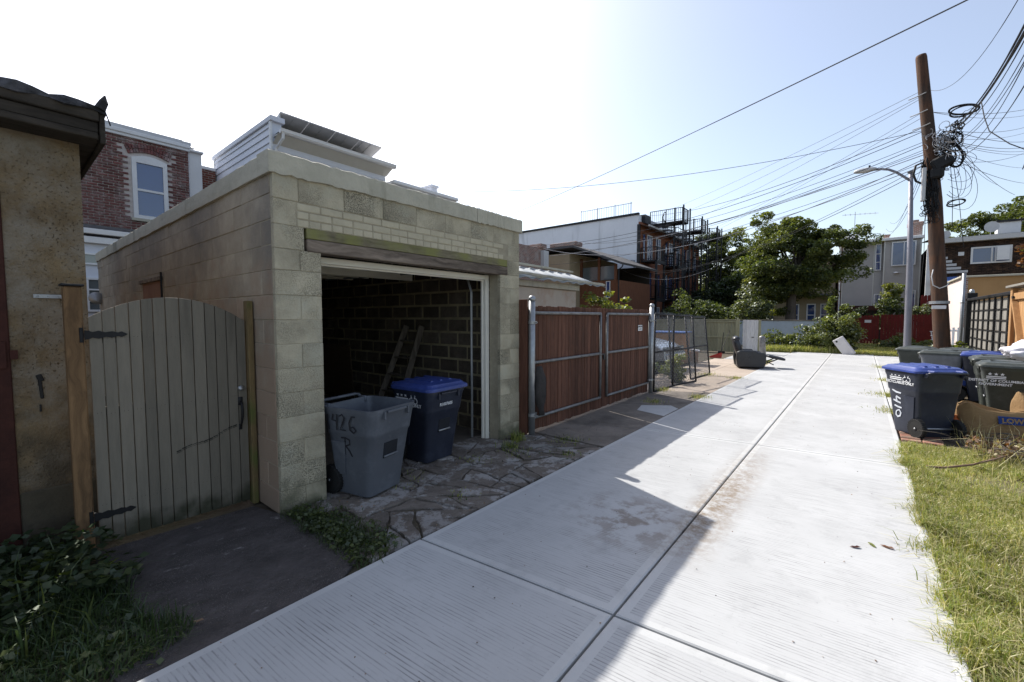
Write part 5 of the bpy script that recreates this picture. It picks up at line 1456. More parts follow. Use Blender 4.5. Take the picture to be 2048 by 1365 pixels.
for p in me.polygons: p.use_smooth = True
put('rubbish_bag', me, None, (2.16, 10.75, .92), label='white plastic rubbish bag lying on top of the massed bins', cat='rubbish bag')
mb = MB(); mb.lathe([(.05, 0), (.055, .02), (.05, .12), (.02, .16), (.02, .19), (0, .19)], n=14)
M['orange_plastic'] = mat('orange_plastic', (.55, .12, .02), rand=0, rough=.4)
mb.build('orange_bottle', M['orange_plastic'], None, True, loc=(1.03, 8.28, .1), label='orange plastic container between the near bin and the paper bag', cat='container')

# ================================================================ black framed fence and wooden gate on the right
pf = thing('panel_fence', 'black metal framed fence with grey boarded infill on the right behind the bins', 'fence', (2.75, 20.6, 0))
M['infill_grey'] = mat('infill_grey', (.23, .22, .195), (.18, .17, .15), scale=2, bump=.2, rand=.08)
def pfb(name, mb, m, **k):
    me = mb.mesh(name, m); me.transform(Matrix.Translation((-2.75, -20.6, 0))); return put(name, me, pf, **k)
y = 14.4; zt = 2.16
while y < 20.2:
    for k in range(7):
        mb = MB(); mb.bb(2.775, 2.80, y + .03, y + .66, .12 + k * .287, .12 + k * .287 + .272, .004); pfb('board', mb, M['infill_grey'])
        mb = MB(); mb.bb(2.752, 2.77, y, y + .69, .10 + k * .287 - .016, .10 + k * .287 + .016); pfb('cross_bar', mb, M['black'])
    mb = MB(); mb.bb(2.745, 2.772, y - .055, y + .055, 0, zt, .004); pfb('upright', mb, M['black'])
    y += .69
mb = MB(); mb.bb(2.66, 2.84, 14.3, 20.7, zt, zt + .07, .006); pfb('top_rail', mb, M['dark_metal'])
mb = MB(); mb.bb(2.66, 2.9, 20.45, 20.75, 0, 2.42, .01); pfb('end_post', mb, M['black'])
mb = MB(); mb.lathe([(.07, 0), (.07, .06), (.04, .12), (0, .13)], (2.78, 20.6, 2.42), 12); pfb('post_lamp', mb, M['galv'])
cp = MB(); cp.tube([(2.62, 20.9, 0), (2.62, 20.9, 3.1)], .05, 8); cp.lathe([(.065, 0), (.065, .05)], (2.62, 20.9, 2.1), 10)
cp.build('conduit_pole', M['galv'], None, True, label='pale steel conduit pole rising beside the end of the black fence', cat='pole')
wg = thing('timber_gate', 'new tan timber gate with a diagonal brace at the right edge', 'gate', (2.55, 13.4, 0))
M['tan_wood'] = wood_mat('tan_wood', (.46, .27, .12), (.30, .16, .07), axis='z', scale=.7)
def wgb(name, mb, m=None): 
    me = mb.mesh(name, m or M['tan_wood']); me.transform(Matrix.Translation((-2.55, -13.4, 0))); return put(name, me, wg)
mb = MB(); mb.bb(2.5, 2.62, 14.05, 14.2, 0, 2.25, .006); wgb('gate_post', mb)
mb = MB(); mb.bb(2.5, 2.62, 12.6, 12.75, 0, 2.25, .006); wgb('gate_post', mb)
mb = MB(); mb.bb(2.44, 2.7, 12.5, 14.3, 2.26, 2.31, .006); wgb('top_board', mb, M['infill_grey'])
mb = MB(); mb.bb(2.52, 2.57, 12.76, 14.04, 2.0, 2.14, .004); wgb('rail', mb)
mb = MB(); mb.bb(2.52, 2.57, 12.76, 14.04, .2, .34, .004); wgb('rail', mb)
mb = MB(); mb.bar((2.54, 13.95, 1.95), (2.54, 12.85, .4), .05, .12, .004, upv=(1, 0, 0)); wgb('brace', mb)
for k in range(9):
    mb = MB(); mb.bb(2.575, 2.595, 12.77 + k * .142, 12.77 + k * .142 + .136, .1, 2.2, .003); wgb('plank', mb)
mb = MB(); mb.box((2.5, 13.98, 2.05), (.02, .12, .05)); wgb('hinge', mb, M['black'])

# ================================================================ far end: fences, wall, furniture, rubbish
M['green_wood'] = wood_mat('green_wood', (.30, .285, .185), (.20, .19, .12), axis='z', rand=.12)
gf = thing('green_board_fence', 'weathered pale green board fence behind the black recliner', 'fence', (-6, 21.5, 0))
x = -9.4; i = 0
while x < -4.42:
    mb = MB(); mb.box((x + .0725 + 6, rnd.uniform(-.004, .004), .76), (.139, .02, 1.46), None, .003); mb.build('board', M['green_wood'], gf); x += .145
for z in (.72, 1.43):
    mb = MB(); mb.bb(-3.4, 1.6, -.06, -.012, z - .045, z + .045, .004); mb.build('rail', M['green_wood'], gf)
mb = MB(); mb.bb(-3.4, 1.62, -.07, .02, 1.49, 1.525, .003); mb.build('cap_rail', M['green_wood'], gf)
mb = MB(); mb.bb(1.58, 1.72, -.07, .05, 0, 1.55, .005); mb.build('fence_post', M['green_wood'], gf)
M['old_white_wood'] = wood_mat('old_white_wood', (.62, .61, .60), (.42, .41, .40), axis='z', stain=((.2, .19, .18), 6, .66))
wd = thing('white_board_gate', 'peeling white plank gate next to the pale green fence', 'gate', (-4.1, 21.3, 0))
for k in range(4):
    mb = MB(); mb.box((.075 + k * .15, 0, .77 - k * .004), (.144, .02, 1.46), None, .003); mb.build('plank', M['old_white_wood'], wd)
mb = MB(); mb.bb(.61, .70, -.03, .06, 0, 1.5, .005); mb.build('gate_post', M['green_wood'], wd)
mb = MB(); mb.box((.40, -.02, .74), (.09, .015, .03)); mb.build('latch', M['black'], wd)
# blue-white wall
M['blue_white'] = mat('blue_white', (.42, .48, .55), (.34, .39, .45), scale=1.3, bump=.3, rand=0, stain=(.2, .2, .2), stain_scale=1.5, stain_th=.66)
lw = thing('low_wall', 'low pale blue rendered wall behind the overgrown bushes', 'wall', (-6, 28, 0))
MB().bb(-4, 4.2, 0, .25, 0, 1.42, .01).build('wall', M['blue_white'], lw); MB().bb(-4.05, 4.25, -.04, .29, 1.42, 1.48, .01).build('coping', M['old_concrete'], lw)
# red picket fence
M['picket_red'] = mat('picket_red', (.17, .022, .018), (.11, .016, .014), scale=3, bump=.2, rand=0)
def picket(label, x0, x1, y, h, grp=True):
    t = thing('picket_fence', label, 'fence', (x0, y, 0)); mb = MB(); x = 0; r_ = random.Random(int(x0 * 10))
    while x < x1 - x0:
        hh = h + r_.uniform(-.015, .015); w_ = .128
        mb.loft([[(x, 0, .04), (x + w_, 0, .04), (x + w_, 0, hh - .05), (x + w_ * .72, 0, hh), (x + w_ * .28, 0, hh), (x, 0, hh - .05)],
                 [(x, .02, .04), (x + w_, .02, .04), (x + w_, .02, hh - .05), (x + w_ * .72, .02, hh), (x + w_ * .28, .02, hh), (x, .02, hh - .05)]])
        x += .14
    mb.build('picket', M['picket_red'], t, kind='stuff')
    for z in (.4, h - .35): MB().bb(0, x1 - x0, .022, .06, z - .04, z + .04).build('rail', M['picket_red'], t)
    return t
picket('dark red picket fence section left of its gate, with a small white notice', -.6, .78, 33, 1.74)
picket('dark red picket fence section right of the gate, behind the streetlight', .86, 3.0, 33, 1.78)
M['picket_bright'] = M['picket_red']
t = picket('taller brighter red picket panel angled behind the utility pole', 2.6, 4.2, 34.2, 2.9)
mb = MB(); mb.box((0, 0, 0), (.3, .01, .16)); mb.build('white_notice', M['white_paint'], loc=(.28, 32.985, 1.38), label='small white notice on the red picket fence', cat='sign')
# small white picket gate by the pink wall
t = thing('white_picket_gate', 'small white picket gate in front of the pink garage side wall', 'gate', (2.3, 22.2, 0))
for k in range(5): MB().bb(k * .13, k * .13 + .07, 0, .02, .1, 1.25 + .1 * (k == 0), .003).build('picket', M['white_paint'], t)
for z in (.4, 1.1): MB().bb(-.05, .62, .022, .05, z, z + .07).build('rail', M['white_paint'], t)
# steel bollard pipe
bp_ = thing('bollard', 'stout grey steel bollard beside the recliner footrest', 'bollard', (-3.05, 19.8, 0))
MB().lathe([(.115, 0), (.115, .80), (.10, .84), (.06, .87), (0, .88)], n=20).build('post', M['metal_frame'], bp_, True)
bp_.rotation_euler = (0, R(-4), 0)
# mattress
M['mattress'] = mat('mattress', (.62, .60, .60), (.54, .52, .52), scale=3, bump=.2, rand=0)
mt = thing('foam_mattress', 'white mattress slab leaning on one corner against the vines', 'mattress', (-.32, 23.15, 0))
mb = MB(); mb.box((0, 0, .42), (.42, .14, .86), None, .02); o = mb.build('slab', M['mattress'], mt); mb = MB(); mb.box((-.08, -.072, .74), (.07, .004, .07)); mb.build('mark', M['black'], mt)
mt.rotation_euler = (R(8), R(-33), R(-20))
# recliner
M['leather'] = mat('leather', (.022, .024, .03), (.014, .015, .019), scale=5, rough=.38, bump=.35, bscale=18, bdist=.01, rand=0, spec=.5)
rc = thing('recliner', 'black leather recliner armchair with its footrest out, dumped beside the alley', 'armchair', (-2.75, 15.35, 0), R(18))
# local: +x = forward (footrest), y = sideways
def rp_(mb): return mb.build
def cushion(name, c, s_, rot=None, b=.05, parent=rc, m=None):
    mb = MB(); mb.box((0, 0, 0), s_, None, b); o = mb.build(name, m or M['leather'], parent, True, loc=c)
    if rot: o.rotation_euler = rot
    sb = o.modifiers.new('s', 'SUBSURF'); sb.levels = 2; sb.render_levels = 2
    return o
for sy in (-1, 1):
    mb = MB(); prof = [(-.38, .06), (.34, .06), (.40, .20), (.40, .46), (.34, .52), (.16, .53), (.12, .585), (-.32, .585), (-.40, .53), (-.42, .30)]
    Mx = Matrix(((1, 0, 0), (0, 0, -1), (0, 1, 0)))
    mb.prism(prof, -.11, .11, Mx, (0, sy * .38, 0)); o = mb.build('arm', M['leather'], rc)
    bv = o.modifiers.new('b', 'BEVEL'); bv.width = .03; bv.segments = 3
cushion('seat', (.08, 0, .40), (.62, .56, .20))
cushion('back_cushion', (-.34, 0, .66), (.24, .60, .60), (0, R(-18), 0), .07)
cushion('head_pillow', (-.40, 0, .92), (.26, .56, .22), (0, R(-18), 0), .08)
cushion('footrest', (.72, 0, .36), (.52, .54, .11), (0, R(12), 0), .04)
mb = MB(); mb.bb(-.36, .36, -.26, .26, .05, .28); mb.build('base', M['black'], rc)
mb = MB()
for sy in (-.2, .2): mb.bar((.35, sy, .15), (.75, sy, .32), .03); mb.bar((.35, sy, .3), (.65, sy, .14), .03)
mb.build('footrest_linkage', M['dark_metal'], rc)
mb = MB(); mb.lathe([(.018, 0), (.014, .012), (0, .014)], (-.05, -.49, .38), 8, 'y'); mb.build('button', M['galv'], rc)
# clutter by the green fence
M['red_plastic'] = mat('red_plastic', (.42, .055, .045), rough=.45, rand=0)
dp = thing('dustpan', 'long-handled red dustpan lying at the foot of the green fence', 'dustpan', (-4.45, 18.2, .02), R(20))
mb = MB(); mb.loft([[(-.2, -.14, 0), (.2, -.14, 0), (.2, .14, 0), (-.2, .14, 0)], [(-.22, -.15, .03), (.22, -.15, .2), (.22, .15, .2), (-.22, .15, .03)]], True, False); mb.build('pan', M['red_plastic'], dp)
mb = MB(); mb.tube([(.2, 0, .12), (.28, .1, 1.0)], .014, 6); mb.build('handle', M['black'], dp)
br_ = MB(); br_.tube([(0, 0, .12), (.12, .9, 1.0)], .013, 6); br_.box((0, 0, .06), (.28, .06, .12), None, .01)
br_.build('broom', M['black'], None, loc=(-4.75, 20.4, .02), label='dark broom leaning on the pale green fence', cat='broom')
cb_ = thing('cardboard_box', 'open cardboard box of blue and white packaging by the furthest chain-link panel', 'box', (-4.75, 16.0, .03), R(15))
M['card'] = mat('card', (.38, .22, .12), (.30, .17, .09), rand=0)
mb = MB(); mb.bb(-.25, .25, -.2, .2, 0, .34, .004); mb.build('box', M['card'], cb_)
mb = MB(); mb.box((.05, 0, .42), (.5, .3, .05), Matrix.Rotation(.15, 3, 'Y'), .004); mb.build('packaging', M['siding_white'], cb_)
pc = thing('garden_chair', 'white moulded plastic garden chair partly behind the utility pole', 'chair', (3.15, 31.2, 0), R(200))
for sx in (-.22, .22):
    for sy in (-.2, .2): MB().bar((sx, sy, 0), (sx * .9, sy * .9, .44), .04, .04, .004).build('leg', M['white_paint'], pc)
MB().bb(-.25, .25, -.23, .23, .42, .46, .01).build('seat', M['white_paint'], pc)
for k in range(5): MB().bar((-.18 + k * .09, -.22, .46), (-.2 + k * .1, -.32, .85), .04, .015).build('back_slat', M['white_paint'], pc)
MB().bar((-.25, -.33, .87), (.25, -.33, .87), .06, .04, .01).build('back_rail', M['white_paint'], pc)
for sx in (-1, 1): MB().tube([(sx * .24, -.28, .66), (sx * .27, .1, .66), (sx * .24, .2, .62), (sx * .23, .2, .44)], .022, 6).build('arm', M['white_paint'], pc, True)

# ================================================================ parked car behind the chain link
car = thing('parked_car', 'silver saloon car parked in the yard behind the chain-link panels', 'car', (-6.6, 13.2, 0))
M['car_paint'] = mat('car_paint', (.45, .47, .50), (.42, .44, .47), rough=.25, bump=0, metal=.6, rand=0, spec=.5, coat=.7)
prof = [(-2.25, .35), (-2.28, .62), (-2.15, .86), (-1.5, .93), (-1.35, .96), (-.65, 1.36), (-.1, 1.42), (.5, 1.38), (1.15, .98), (1.3, .94), (1.95, .80), (2.22, .62), (2.25, .35)]
prof = prof[::-1]
# body side profile lofted across the width, narrower above the belt line
def carring(wf, roof): return [(x, wf * (1 if z < .95 else 1 - .22 * (z - .95) / .45), z) for x, z in prof]
mb = MB(); half = .86
rings = [carring(s_, 1) for s_ in (-half, -half * .96, -half * .6, 0, half * .6, half * .96, half)]
rings[0] = [(x * .985, y, .35 + (z - .35) * .96) for x, y, z in rings[0]]; rings[-1] = [(x * .985, y, .35 + (z - .35) * .96) for x, y, z in rings[-1]]
mb.loft(rings); b_ = mb.build('body', M['car_paint'], car, True)
try: b_.data.set_sharp_from_angle(angle=R(30))
except Exception: pass
for sy in (-1, 1):
    mb = MB(); yy = sy * .79
    for pts in ([(-1.1, .99), (-.62, 1.30), (-.12, 1.34), (-.12, .99)], [(-.05, .99), (-.05, 1.34), (.45, 1.31), (.98, .99)]):
        q = [(x, sy * (.865 - .20 * (z - .95) / .45), z) for x, z in pts]; mb.loft([q, [(x, y + sy * .006, z) for x, y, z in q]])
    mb.build('side_window', M['window_glass'], car)
    for x in (-1.4, 1.4):
        mb = MB(); mb.lathe([(.2, -.1), (.31, -.1), (.325, -.08), (.325, .08), (.31, .1), (.2, .1)], (x, sy * .78, .325), 24, 'y'); wh = mb.build('wheel', M['rubber'], car)
        mb = MB(); mb.lathe([(.2, .07 * sy), (.17, .09 * sy), (.05, .1 * sy), (0, .1 * sy)], (x, sy * .78, .325), 16, 'y'); mb.build('hubcap', M['galv'], wh)
    mb = MB(); mb.box((2.17, sy * .6, .66), (.16, .34, .15), None, .03); mb.build('headlight', M['pale_glass'], car)
    mb = MB(); mb.box((2.08, sy * .80, .60), (.12, .06, .10), None, .02); mb.build('indicator_light', M['orange_plastic'], car)
    mb = MB(); mb.box((.9, sy * .95, 1.0), (.12, .16, .11), None, .03); mb.build('mirror', M['car_paint'], car)
mb = MB(); q = [(1.12, -.62, 1.005), (.54, -.56, 1.372), (.54, .56, 1.372), (1.12, .62, 1.005)]; mb.loft([q, [(x + .008, y, z + .01) for x, y, z in q]]); mb.build('windscreen', M['window_glass'], car)
mb = MB(); mb.box((2.24, 0, .45), (.1, 1.6, .2), None, .03); mb.build('bumper', M['car_paint'], car)
mb = MB(); mb.box((2.22, 0, .66), (.06, .7, .12), None, .01); mb.build('grille', M['black'], car)
mb = MB(); mb.box((0, 0, 0), (1.6, .9, .05), None, .02)
mb.build('blue_tarp', M['awning'], loc=(-5.4, 15.3, 1.1), label='folded blue tarpaulin on crates behind the parked car', cat='tarp')
mb = MB(); mb.bb(-.7, .7, -.4, .4, 0, 1.07, .02); mb.build('crate', M['card'], loc=(-5.4, 15.3, 0), label='large brown crate under the blue tarpaulin behind the parked car', cat='crate')
# ================================================================ utility pole, street light and overhead cables
WIRES = [
    ((1.06, 17.6, 8.23), (-13.0, 36.57, 10.58), 0.15, 0.01, 0),
    ((1.07, 17.6, 8.08), (-13.0, 32.81, 8.72), 0.25, 0.01, 0),
    ((1.07, 17.6, 8.01), (-12.0, 38.69, 9.84), 0.2, 0.01, 0),
    ((1.12, 17.6, 7.6), (-12.0, 42.42, 9.32), 0.2, 0.01, 0),
    ((1.15, 17.6, 7.47), (-13.0, 41.33, 8.36), 0.2, 0.01, 0),
    ((1.18, 17.6, 7.18), (-14.0, 32.75, 9.62), 0.7, 0.018, 1),
    ((1.18, 17.6, 7.09), (-15.0, 12.17, 7.1), 0.55, 0.013, 0),
    ((1.18, 17.6, 7.06), (-16.0, 20.3, 5.92), 0.9, 0.016, 0),
    ((1.21, 17.6, 6.76), (-16.0, 20.3, 5.84), 0.9, 0.012, 0),
    ((1.23, 17.6, 6.68), (-15.0, 26.29, 6.73), 0.8, 0.016, 0),
    ((1.24, 17.6, 6.53), (-15.0, 26.65, 6.33), 0.6, 0.012, 0),
    ((1.24, 17.6, 6.46), (-14.5, 22.37, 5.49), 0.5, 0.012, 0),
    ((1.24, 17.6, 6.39), (-14.5, 21.29, 5.27), 0.5, 0.02, 2),
    ((1.27, 17.6, 6.27), (-14.5, 20.66, 5.61), 1.3, 0.02, 2),
    ((1.27, 17.6, 6.17), (-14.5, 21.29, 4.74), 0.6, 0.012, 0),
    ((1.27, 17.6, 6.09), (-13.5, 32.03, 5.22), 1.0, 0.013, 0),
    ((1.28, 17.6, 5.95), (-13.5, 31.75, 5.0), 0.9, 0.016, 0),
    ((-4.78, 26.0, 5.37), (-13.9, 29.52, 5.18), 1.2, 0.012, 2),
    ((1.27, 17.6, 6.09), (-11.5, 38.49, 8.68), 0.5, 0.018, 1),
    ((1.64, 8.5, 6.04), (-17.0, 20.1, 7.72), 0.15, 0.014, 0),
    ((1.28, 17.6, 8.23), (1.93, 10.6, 7.12), 0.6, 0.009, 0),
    ((1.59, 17.55, 6.82), (2.02, 10.6, 6.62), 0.45, 0.034, 1),
    ((1.65, 17.55, 7.05), (1.99, 10.6, 6.71), 0.5, 0.022, 1),
    ((1.63, 17.55, 6.95), (2.03, 10.6, 6.55), 0.6, 0.012, 1),
    ((1.6, 17.55, 6.71), (2.09, 10.6, 6.33), 0.7, 0.01, 1),
    ((1.6, 17.55, 6.57), (2.08, 10.6, 6.37), 0.9, 0.01, 1),
    ((1.61, 17.55, 6.43), (2.15, 10.6, 6.05), 0.8, 0.012, 1),
    ((1.64, 17.55, 6.67), (2.04, 10.6, 6.32), 0.6, 0.009, 1),
    ((1.4, 17.5, 7.52), (5.72, 30.0, 10.99), 0.15, 0.013, 3),
    ((1.4, 17.5, 7.51), (5.74, 30.0, 10.73), 0.2, 0.01, 3),
    ((1.8, 17.5, 6.89), (6.33, 33.0, 11.15), 0.2, 0.012, 3),
    ((1.8, 17.5, 6.89), (6.37, 33.0, 10.33), 0.2, 0.014, 3),
    ((1.75, 17.5, 6.7), (5.77, 30.0, 10.05), 0.2, 0.009, 3),
    ((1.81, 17.5, 6.61), (6.38, 33.0, 10.09), 0.2, 0.014, 3),
    ((1.81, 17.5, 6.57), (6.39, 33.0, 9.89), 0.2, 0.012, 3),
    ((1.81, 17.5, 6.53), (6.78, 35.0, 10.21), 0.2, 0.01, 3),
    ((1.78, 17.5, 6.07), (6.38, 33.0, 10.04), 0.3, 0.012, 3),
    ((1.83, 17.5, 6.11), (6.85, 35.0, 8.59), 0.2, 0.012, 3),
    ((1.82, 17.5, 6.36), (6.43, 33.0, 8.99), 0.2, 0.009, 3),
    ((1.7, 17.5, 6.74), (6.27, 36.0, 8.34), 0.2, 0.014, 3),
    ((1.71, 17.5, 6.67), (5.6, 36.0, 9.01), 0.2, 0.01, 3),
    ((1.38, 17.6, 6.5), (1.31, 41.0, 8.39), 0.8, 0.012, 4),
    ((1.37, 17.6, 6.21), (1.11, 41.0, 7.96), 0.9, 0.012, 4),
    ((1.31, 17.6, 6.52), (1.01, 41.0, 7.69), 1.0, 0.01, 4),
]
M['pole_wood'] = wood_mat('pole_wood', (.13, .064, .036), (.03, .02, .016), axis='z', scale=.7, knots=False, rand=0, stain=((.05, .038, .032), 1.1, .5))
up = thing('utility_pole', 'leaning brown wooden utility pole wrapped in a tangle of cables', 'utility pole', (1.9, 17.62, 0))
upo = Vector((1.9, 17.62, 0))
def upb(name, mb, m, smooth=False, parent=None, **k):
    me = mb.mesh(name, m, smooth); me.transform(Matrix.Translation(-upo)); return put(name, me, parent or up, **k)
mb = MB(); cl = [(1.92, 17.62, -.1), (1.84, 17.62, .82), (1.74, 17.62, 2.13), (1.62, 17.61, 3.59), (1.52, 17.61, 5.04), (1.44, 17.6, 5.77), (1.37, 17.6, 6.5), (1.255, 17.6, 7.54), (1.18, 17.6, 8.2), (1.075, 17.6, 9.2), (1.068, 17.6, 9.27)]
mb.tube(cl, [.19, .187, .18, .175, .166, .16, .155, .145, .138, .128, .115], 16); upb('pole', mb, M['pole_wood'], True)
mb = MB(); mb.bb(1.20, 1.30, 17.32, 17.5, 5.0, 5.95, .02); upb('equipment_box', mb, M['panel_back'], label='narrow pinkish grey equipment box on the pole')
mb = MB()
pts = [(1.12 + .0 * 0, 0, 0)]
mb.tube([(1.28, 17.4, 5.95), (1.2, 17.35, 6.1), (1.06, 17.35, 6.05), (1.02, 17.35, 5.8), (1.08, 17.35, 5.6), (1.2, 17.4, 5.52)], .03, 8); upb('cable_elbow', mb, M['black'], True)
mb = MB(); mb.box((1.62, 17.45, 6.05), (.46, .26, .36), Matrix.Rotation(R(-28), 3, 'Y'), .05); mb.box((1.52, 17.42, 5.75), (.3, .24, .3), None, .05); upb('splice_case', mb, M['black'])
mb = MB(); mb.lathe([(.215, -.04), (.225, -.04), (.225, .04), (.215, .04)], (1.735, 17.62, 2.05), 16); upb('band', mb, M['galv'])
mb = MB(); mb.bb(1.56, 1.86, 17.38, 17.40, 1.86, 1.96, .002); upb('number_plate', mb, M['white_paint'])
mb = MB(); mb.tube([(1.55, 17.4, 3.0), (1.52, 17.36, 2.8), (1.56, 17.36, 2.55), (1.7, 17.36, 2.45), (1.85, 17.38, 2.52), (1.88, 17.4, 2.6)], .014, 6); upb('loop_cable', mb, M['panel_back'], True)
rt = random.Random(77)
def curl(c, r_, n_, tilt, th, start=0, turns=1.0, squash=1.0):
    M3 = Euler(tilt).to_matrix(); c = Vector(c)
    return [c + M3 @ Vector((r_ * math.cos(start + 2 * math.pi * turns * k / n_), 0, r_ * squash * math.sin(start + 2 * math.pi * turns * k / n_))) for k in range(n_ + 1)]
mb = MB()
for (c, r_, sq, th) in (((2.0, 17.5, 7.42), .30, .42, .026), ((1.98, 17.5, 7.38), .27, .5, .02), ((1.85, 17.5, 6.2), .17, 2.0, .03), ((1.78, 17.5, 6.15), .12, 1.6, .02), ((1.95, 17.5, 4.86), .19, .42, .018), ((1.95, 17.5, 4.88), .18, .4, .012)):
    mb = MB(); mb.tube(curl(c, r_, 26, (0, R(rt.uniform(-20, 20)), R(rt.uniform(-20, 20))), th, squash=sq), th, 6)
    upb('cable_coil', mb, M['black'], True)
# the tangle: many short irregular loops around the hub
mb = MB(); 
for k in range(105):
    u_ = rt.gauss(0, .38); cz = 6.45 + u_ * .9; cx_ = 1.56 + max(0, u_) * .45 + rt.gauss(.06, .13); r_ = rt.uniform(.03, .17) * (1 if rt.random() < .88 else 1.8)
    pts = []; a0 = rt.uniform(0, 6.28); tr = rt.uniform(.4, 1.1); e = Euler((rt.uniform(-.6, .6), rt.uniform(-1, 1), rt.uniform(-1.2, 1.2))).to_matrix()
    for q in range(11):
        a = a0 + 6.28 * tr * q / 10; pts.append(Vector((cx_, 17.47, cz)) + e @ Vector((r_ * math.cos(a), rt.uniform(-.02, .02), r_ * rt.uniform(.6, .9) * math.sin(a))))
    mb.tube(pts, rt.choice((.006, .008, .011, .016)), 4)
for k in range(46):         # strands hanging down the shaft
    z1 = rt.uniform(5.4, 6.3); z0 = rt.uniform(4.3, 5.3); x = 1.42 + rt.uniform(-.18, .12) + (5.5 - z1) * .1
    pts = [(x + rt.uniform(-.03, .03) + .09 * q / 7, 17.40 + rt.uniform(-.04, .02), z1 + (z0 - z1) * q / 7) for q in range(8)]; mb.tube(pts, rt.choice((.008, .012)), 4)
for k in range(26):
    c = (1.40 + rt.gauss(0, .07), 17.38, rt.gauss(4.75, .2)); mb.tube(curl(c, rt.uniform(.04, .09), 9, (0, rt.uniform(-1, 1), rt.uniform(-1, 1)), 0), .009, 4)
upb('cable_tangle', mb, M['black'], kind='stuff')
M['pale_cable'] = mat('pale_cable', (.38, .38, .40), bump=0, rand=0)
mb = MB()
for k in range(40):
    c = (1.55 + rt.gauss(0, .16), 17.36, rt.gauss(6.55, .25)); r_ = rt.uniform(.04, .16); mb.tube(curl(c, r_, 9, (rt.uniform(-.6, .6), rt.uniform(-1, 1), rt.uniform(-1, 1)), 0, rt.uniform(0, 6), rt.uniform(.4, .9)), .008, 4)
upb('pale_wire_ends', mb, M['pale_cable'], kind='stuff')
mb = MB()
for k in range(9):          # thin loose loops drooping to the right of the pole
    x0 = 1.65 + rt.uniform(0, .1); z0 = rt.uniform(6.0, 6.6); dx = rt.uniform(.15, .75); dz = rt.uniform(.5, 1.8)
    ctl = [Vector(q) for q in ((x0, 17.45, z0), (x0 + dx * 1.3, 17.4, z0 - dz * .2), (x0 + dx * 1.2, 17.4, z0 - dz * 1.3), (x0 + .08, 17.48, z0 - dz * .8))]
    mb.tube([ctl[0] * (1 - t) ** 3 + ctl[1] * 3 * t * (1 - t) ** 2 + ctl[2] * 3 * t * t * (1 - t) + ctl[3] * t ** 3 for t in [q / 16 for q in range(17)]], .005, 4)
for (x, z, x1, z1) in ((1.78, 6.1, 1.9, 4.2), (1.8, 6.3, 2.15, 3.6), (1.33, 4.7, 1.3, 2.2)): mb.tube([(x, 17.5, z), ((x + x1) / 2 + .03, 17.5, (z + z1) / 2), (x1, 17.5, z1)], .007, 4)
upb('loose_loop', mb, M['black'], kind='stuff')
for z, x in ((8.05, 1.16), (7.55, 1.21), (7.15, 1.28)):
    mb = MB(); mb.tube([(x - .32, 17.5, z - .02), (x - .15, 17.44, z), (x + .05, 17.42, z + .06)], .016, 5); upb('cable_clamp', mb, M['galv'])

LBL = ['thin black overhead cable slung from the pole towards the row houses on the left',
       'thick black overhead cable bundle strung from the tangled hub of the pole',
       'pale sagging overhead cable crossing in front of the white party wall',
       'thin overhead cable running right from the pole hub over the shingled house',
       'service drop cable falling from the pole to the grey-sided house roof']
GR = ['overhead cables to the row houses', 'thick overhead cables', 'pale sagging overhead cables', 'overhead cables to the right', 'service drops to the grey house']
SPECIAL = {5: 'thick black cable running from the pole to the roof corner of the white-walled building',
    6: 'long thin nearly level cable crossing the sky to the roofs above the block garage',
    12: 'bright pale cable, straighter of the two in front of the white wall', 13: 'bright pale cable, the lower one sagging deepest in front of the brown porch',
    17: 'short pale cable looping across the balconies of the brick building', 18: 'thick black cable dropping from the hub just over the streetlight arm',
    19: 'lone long cable crossing the open sky above everything else', 20: 'thin curved wire leaving the pole above all its other cables, rising to the right',
    21: 'thickest black cable bundle rising steeply right from the pole hub', 0: 'highest thin cable leaving the pole top towards the spiral stairs',
    15: 'lower thin cable ending at the upper balcony of the brick building', 16: 'slightly thicker cable ending beneath the upper balcony of the brick building'}
M['cable'] = mat('cable', (.03, .03, .034), bump=0, rough=.5, rand=0)
def cable_pts(a, b, sag, n=22):
    a = Vector(a); b = Vector(b); return [a.lerp(b, k / n) - Vector((0, 0, sag * 4 * (k / n) * (1 - k / n))) for k in range(n + 1)]
for i, (a, b, sag, r_, c) in enumerate(WIRES):
    pts = cable_pts(a, b, sag)
    if b[1] < 12 and b[0] > 0:            # runs on overhead to the next pole behind the camera
        pts += cable_pts(b, (b[0] * .6 + 1.2, -24, b[2] + 1.6), .5, 10)[1:]
    if a[1] < 10:
        pts = cable_pts((2.6, -24, a[2] + 2.4), a, .3, 8)[:-1] + pts
    rr_ = [r_ * (.62 if (p.y > 12 or p.x < -3) else .8) for p in pts]
    mb = MB(); mb.tube(pts, rr_, 5)
    mb.build('overhead_cable', M['pale_cable'] if c == 2 else M['cable'], label=SPECIAL.get(i, LBL[c]), cat='cable', group=GR[c])
for i, pts in enumerate(([(1.62, 12.2, 5.75), (1.66, 12.1, 5.4), (1.72, 12.0, 5.1), (1.95, 11.8, 4.75), (2.3, 11.6, 4.4), (2.6, 11.6, 4.1)], [(2.9, 14, 5.3), (2.42, 13.2, 4.75), (2.36, 13.1, 4.55)])):
    mb = MB(); mb.tube(pts, .009, 5)
    mb.build('loose_cable', M['cable'], label=('slack black cable end curling down below the thick cable bundle', 'short loose cable end dangling at the right edge below the bundle')[i], cat='cable')

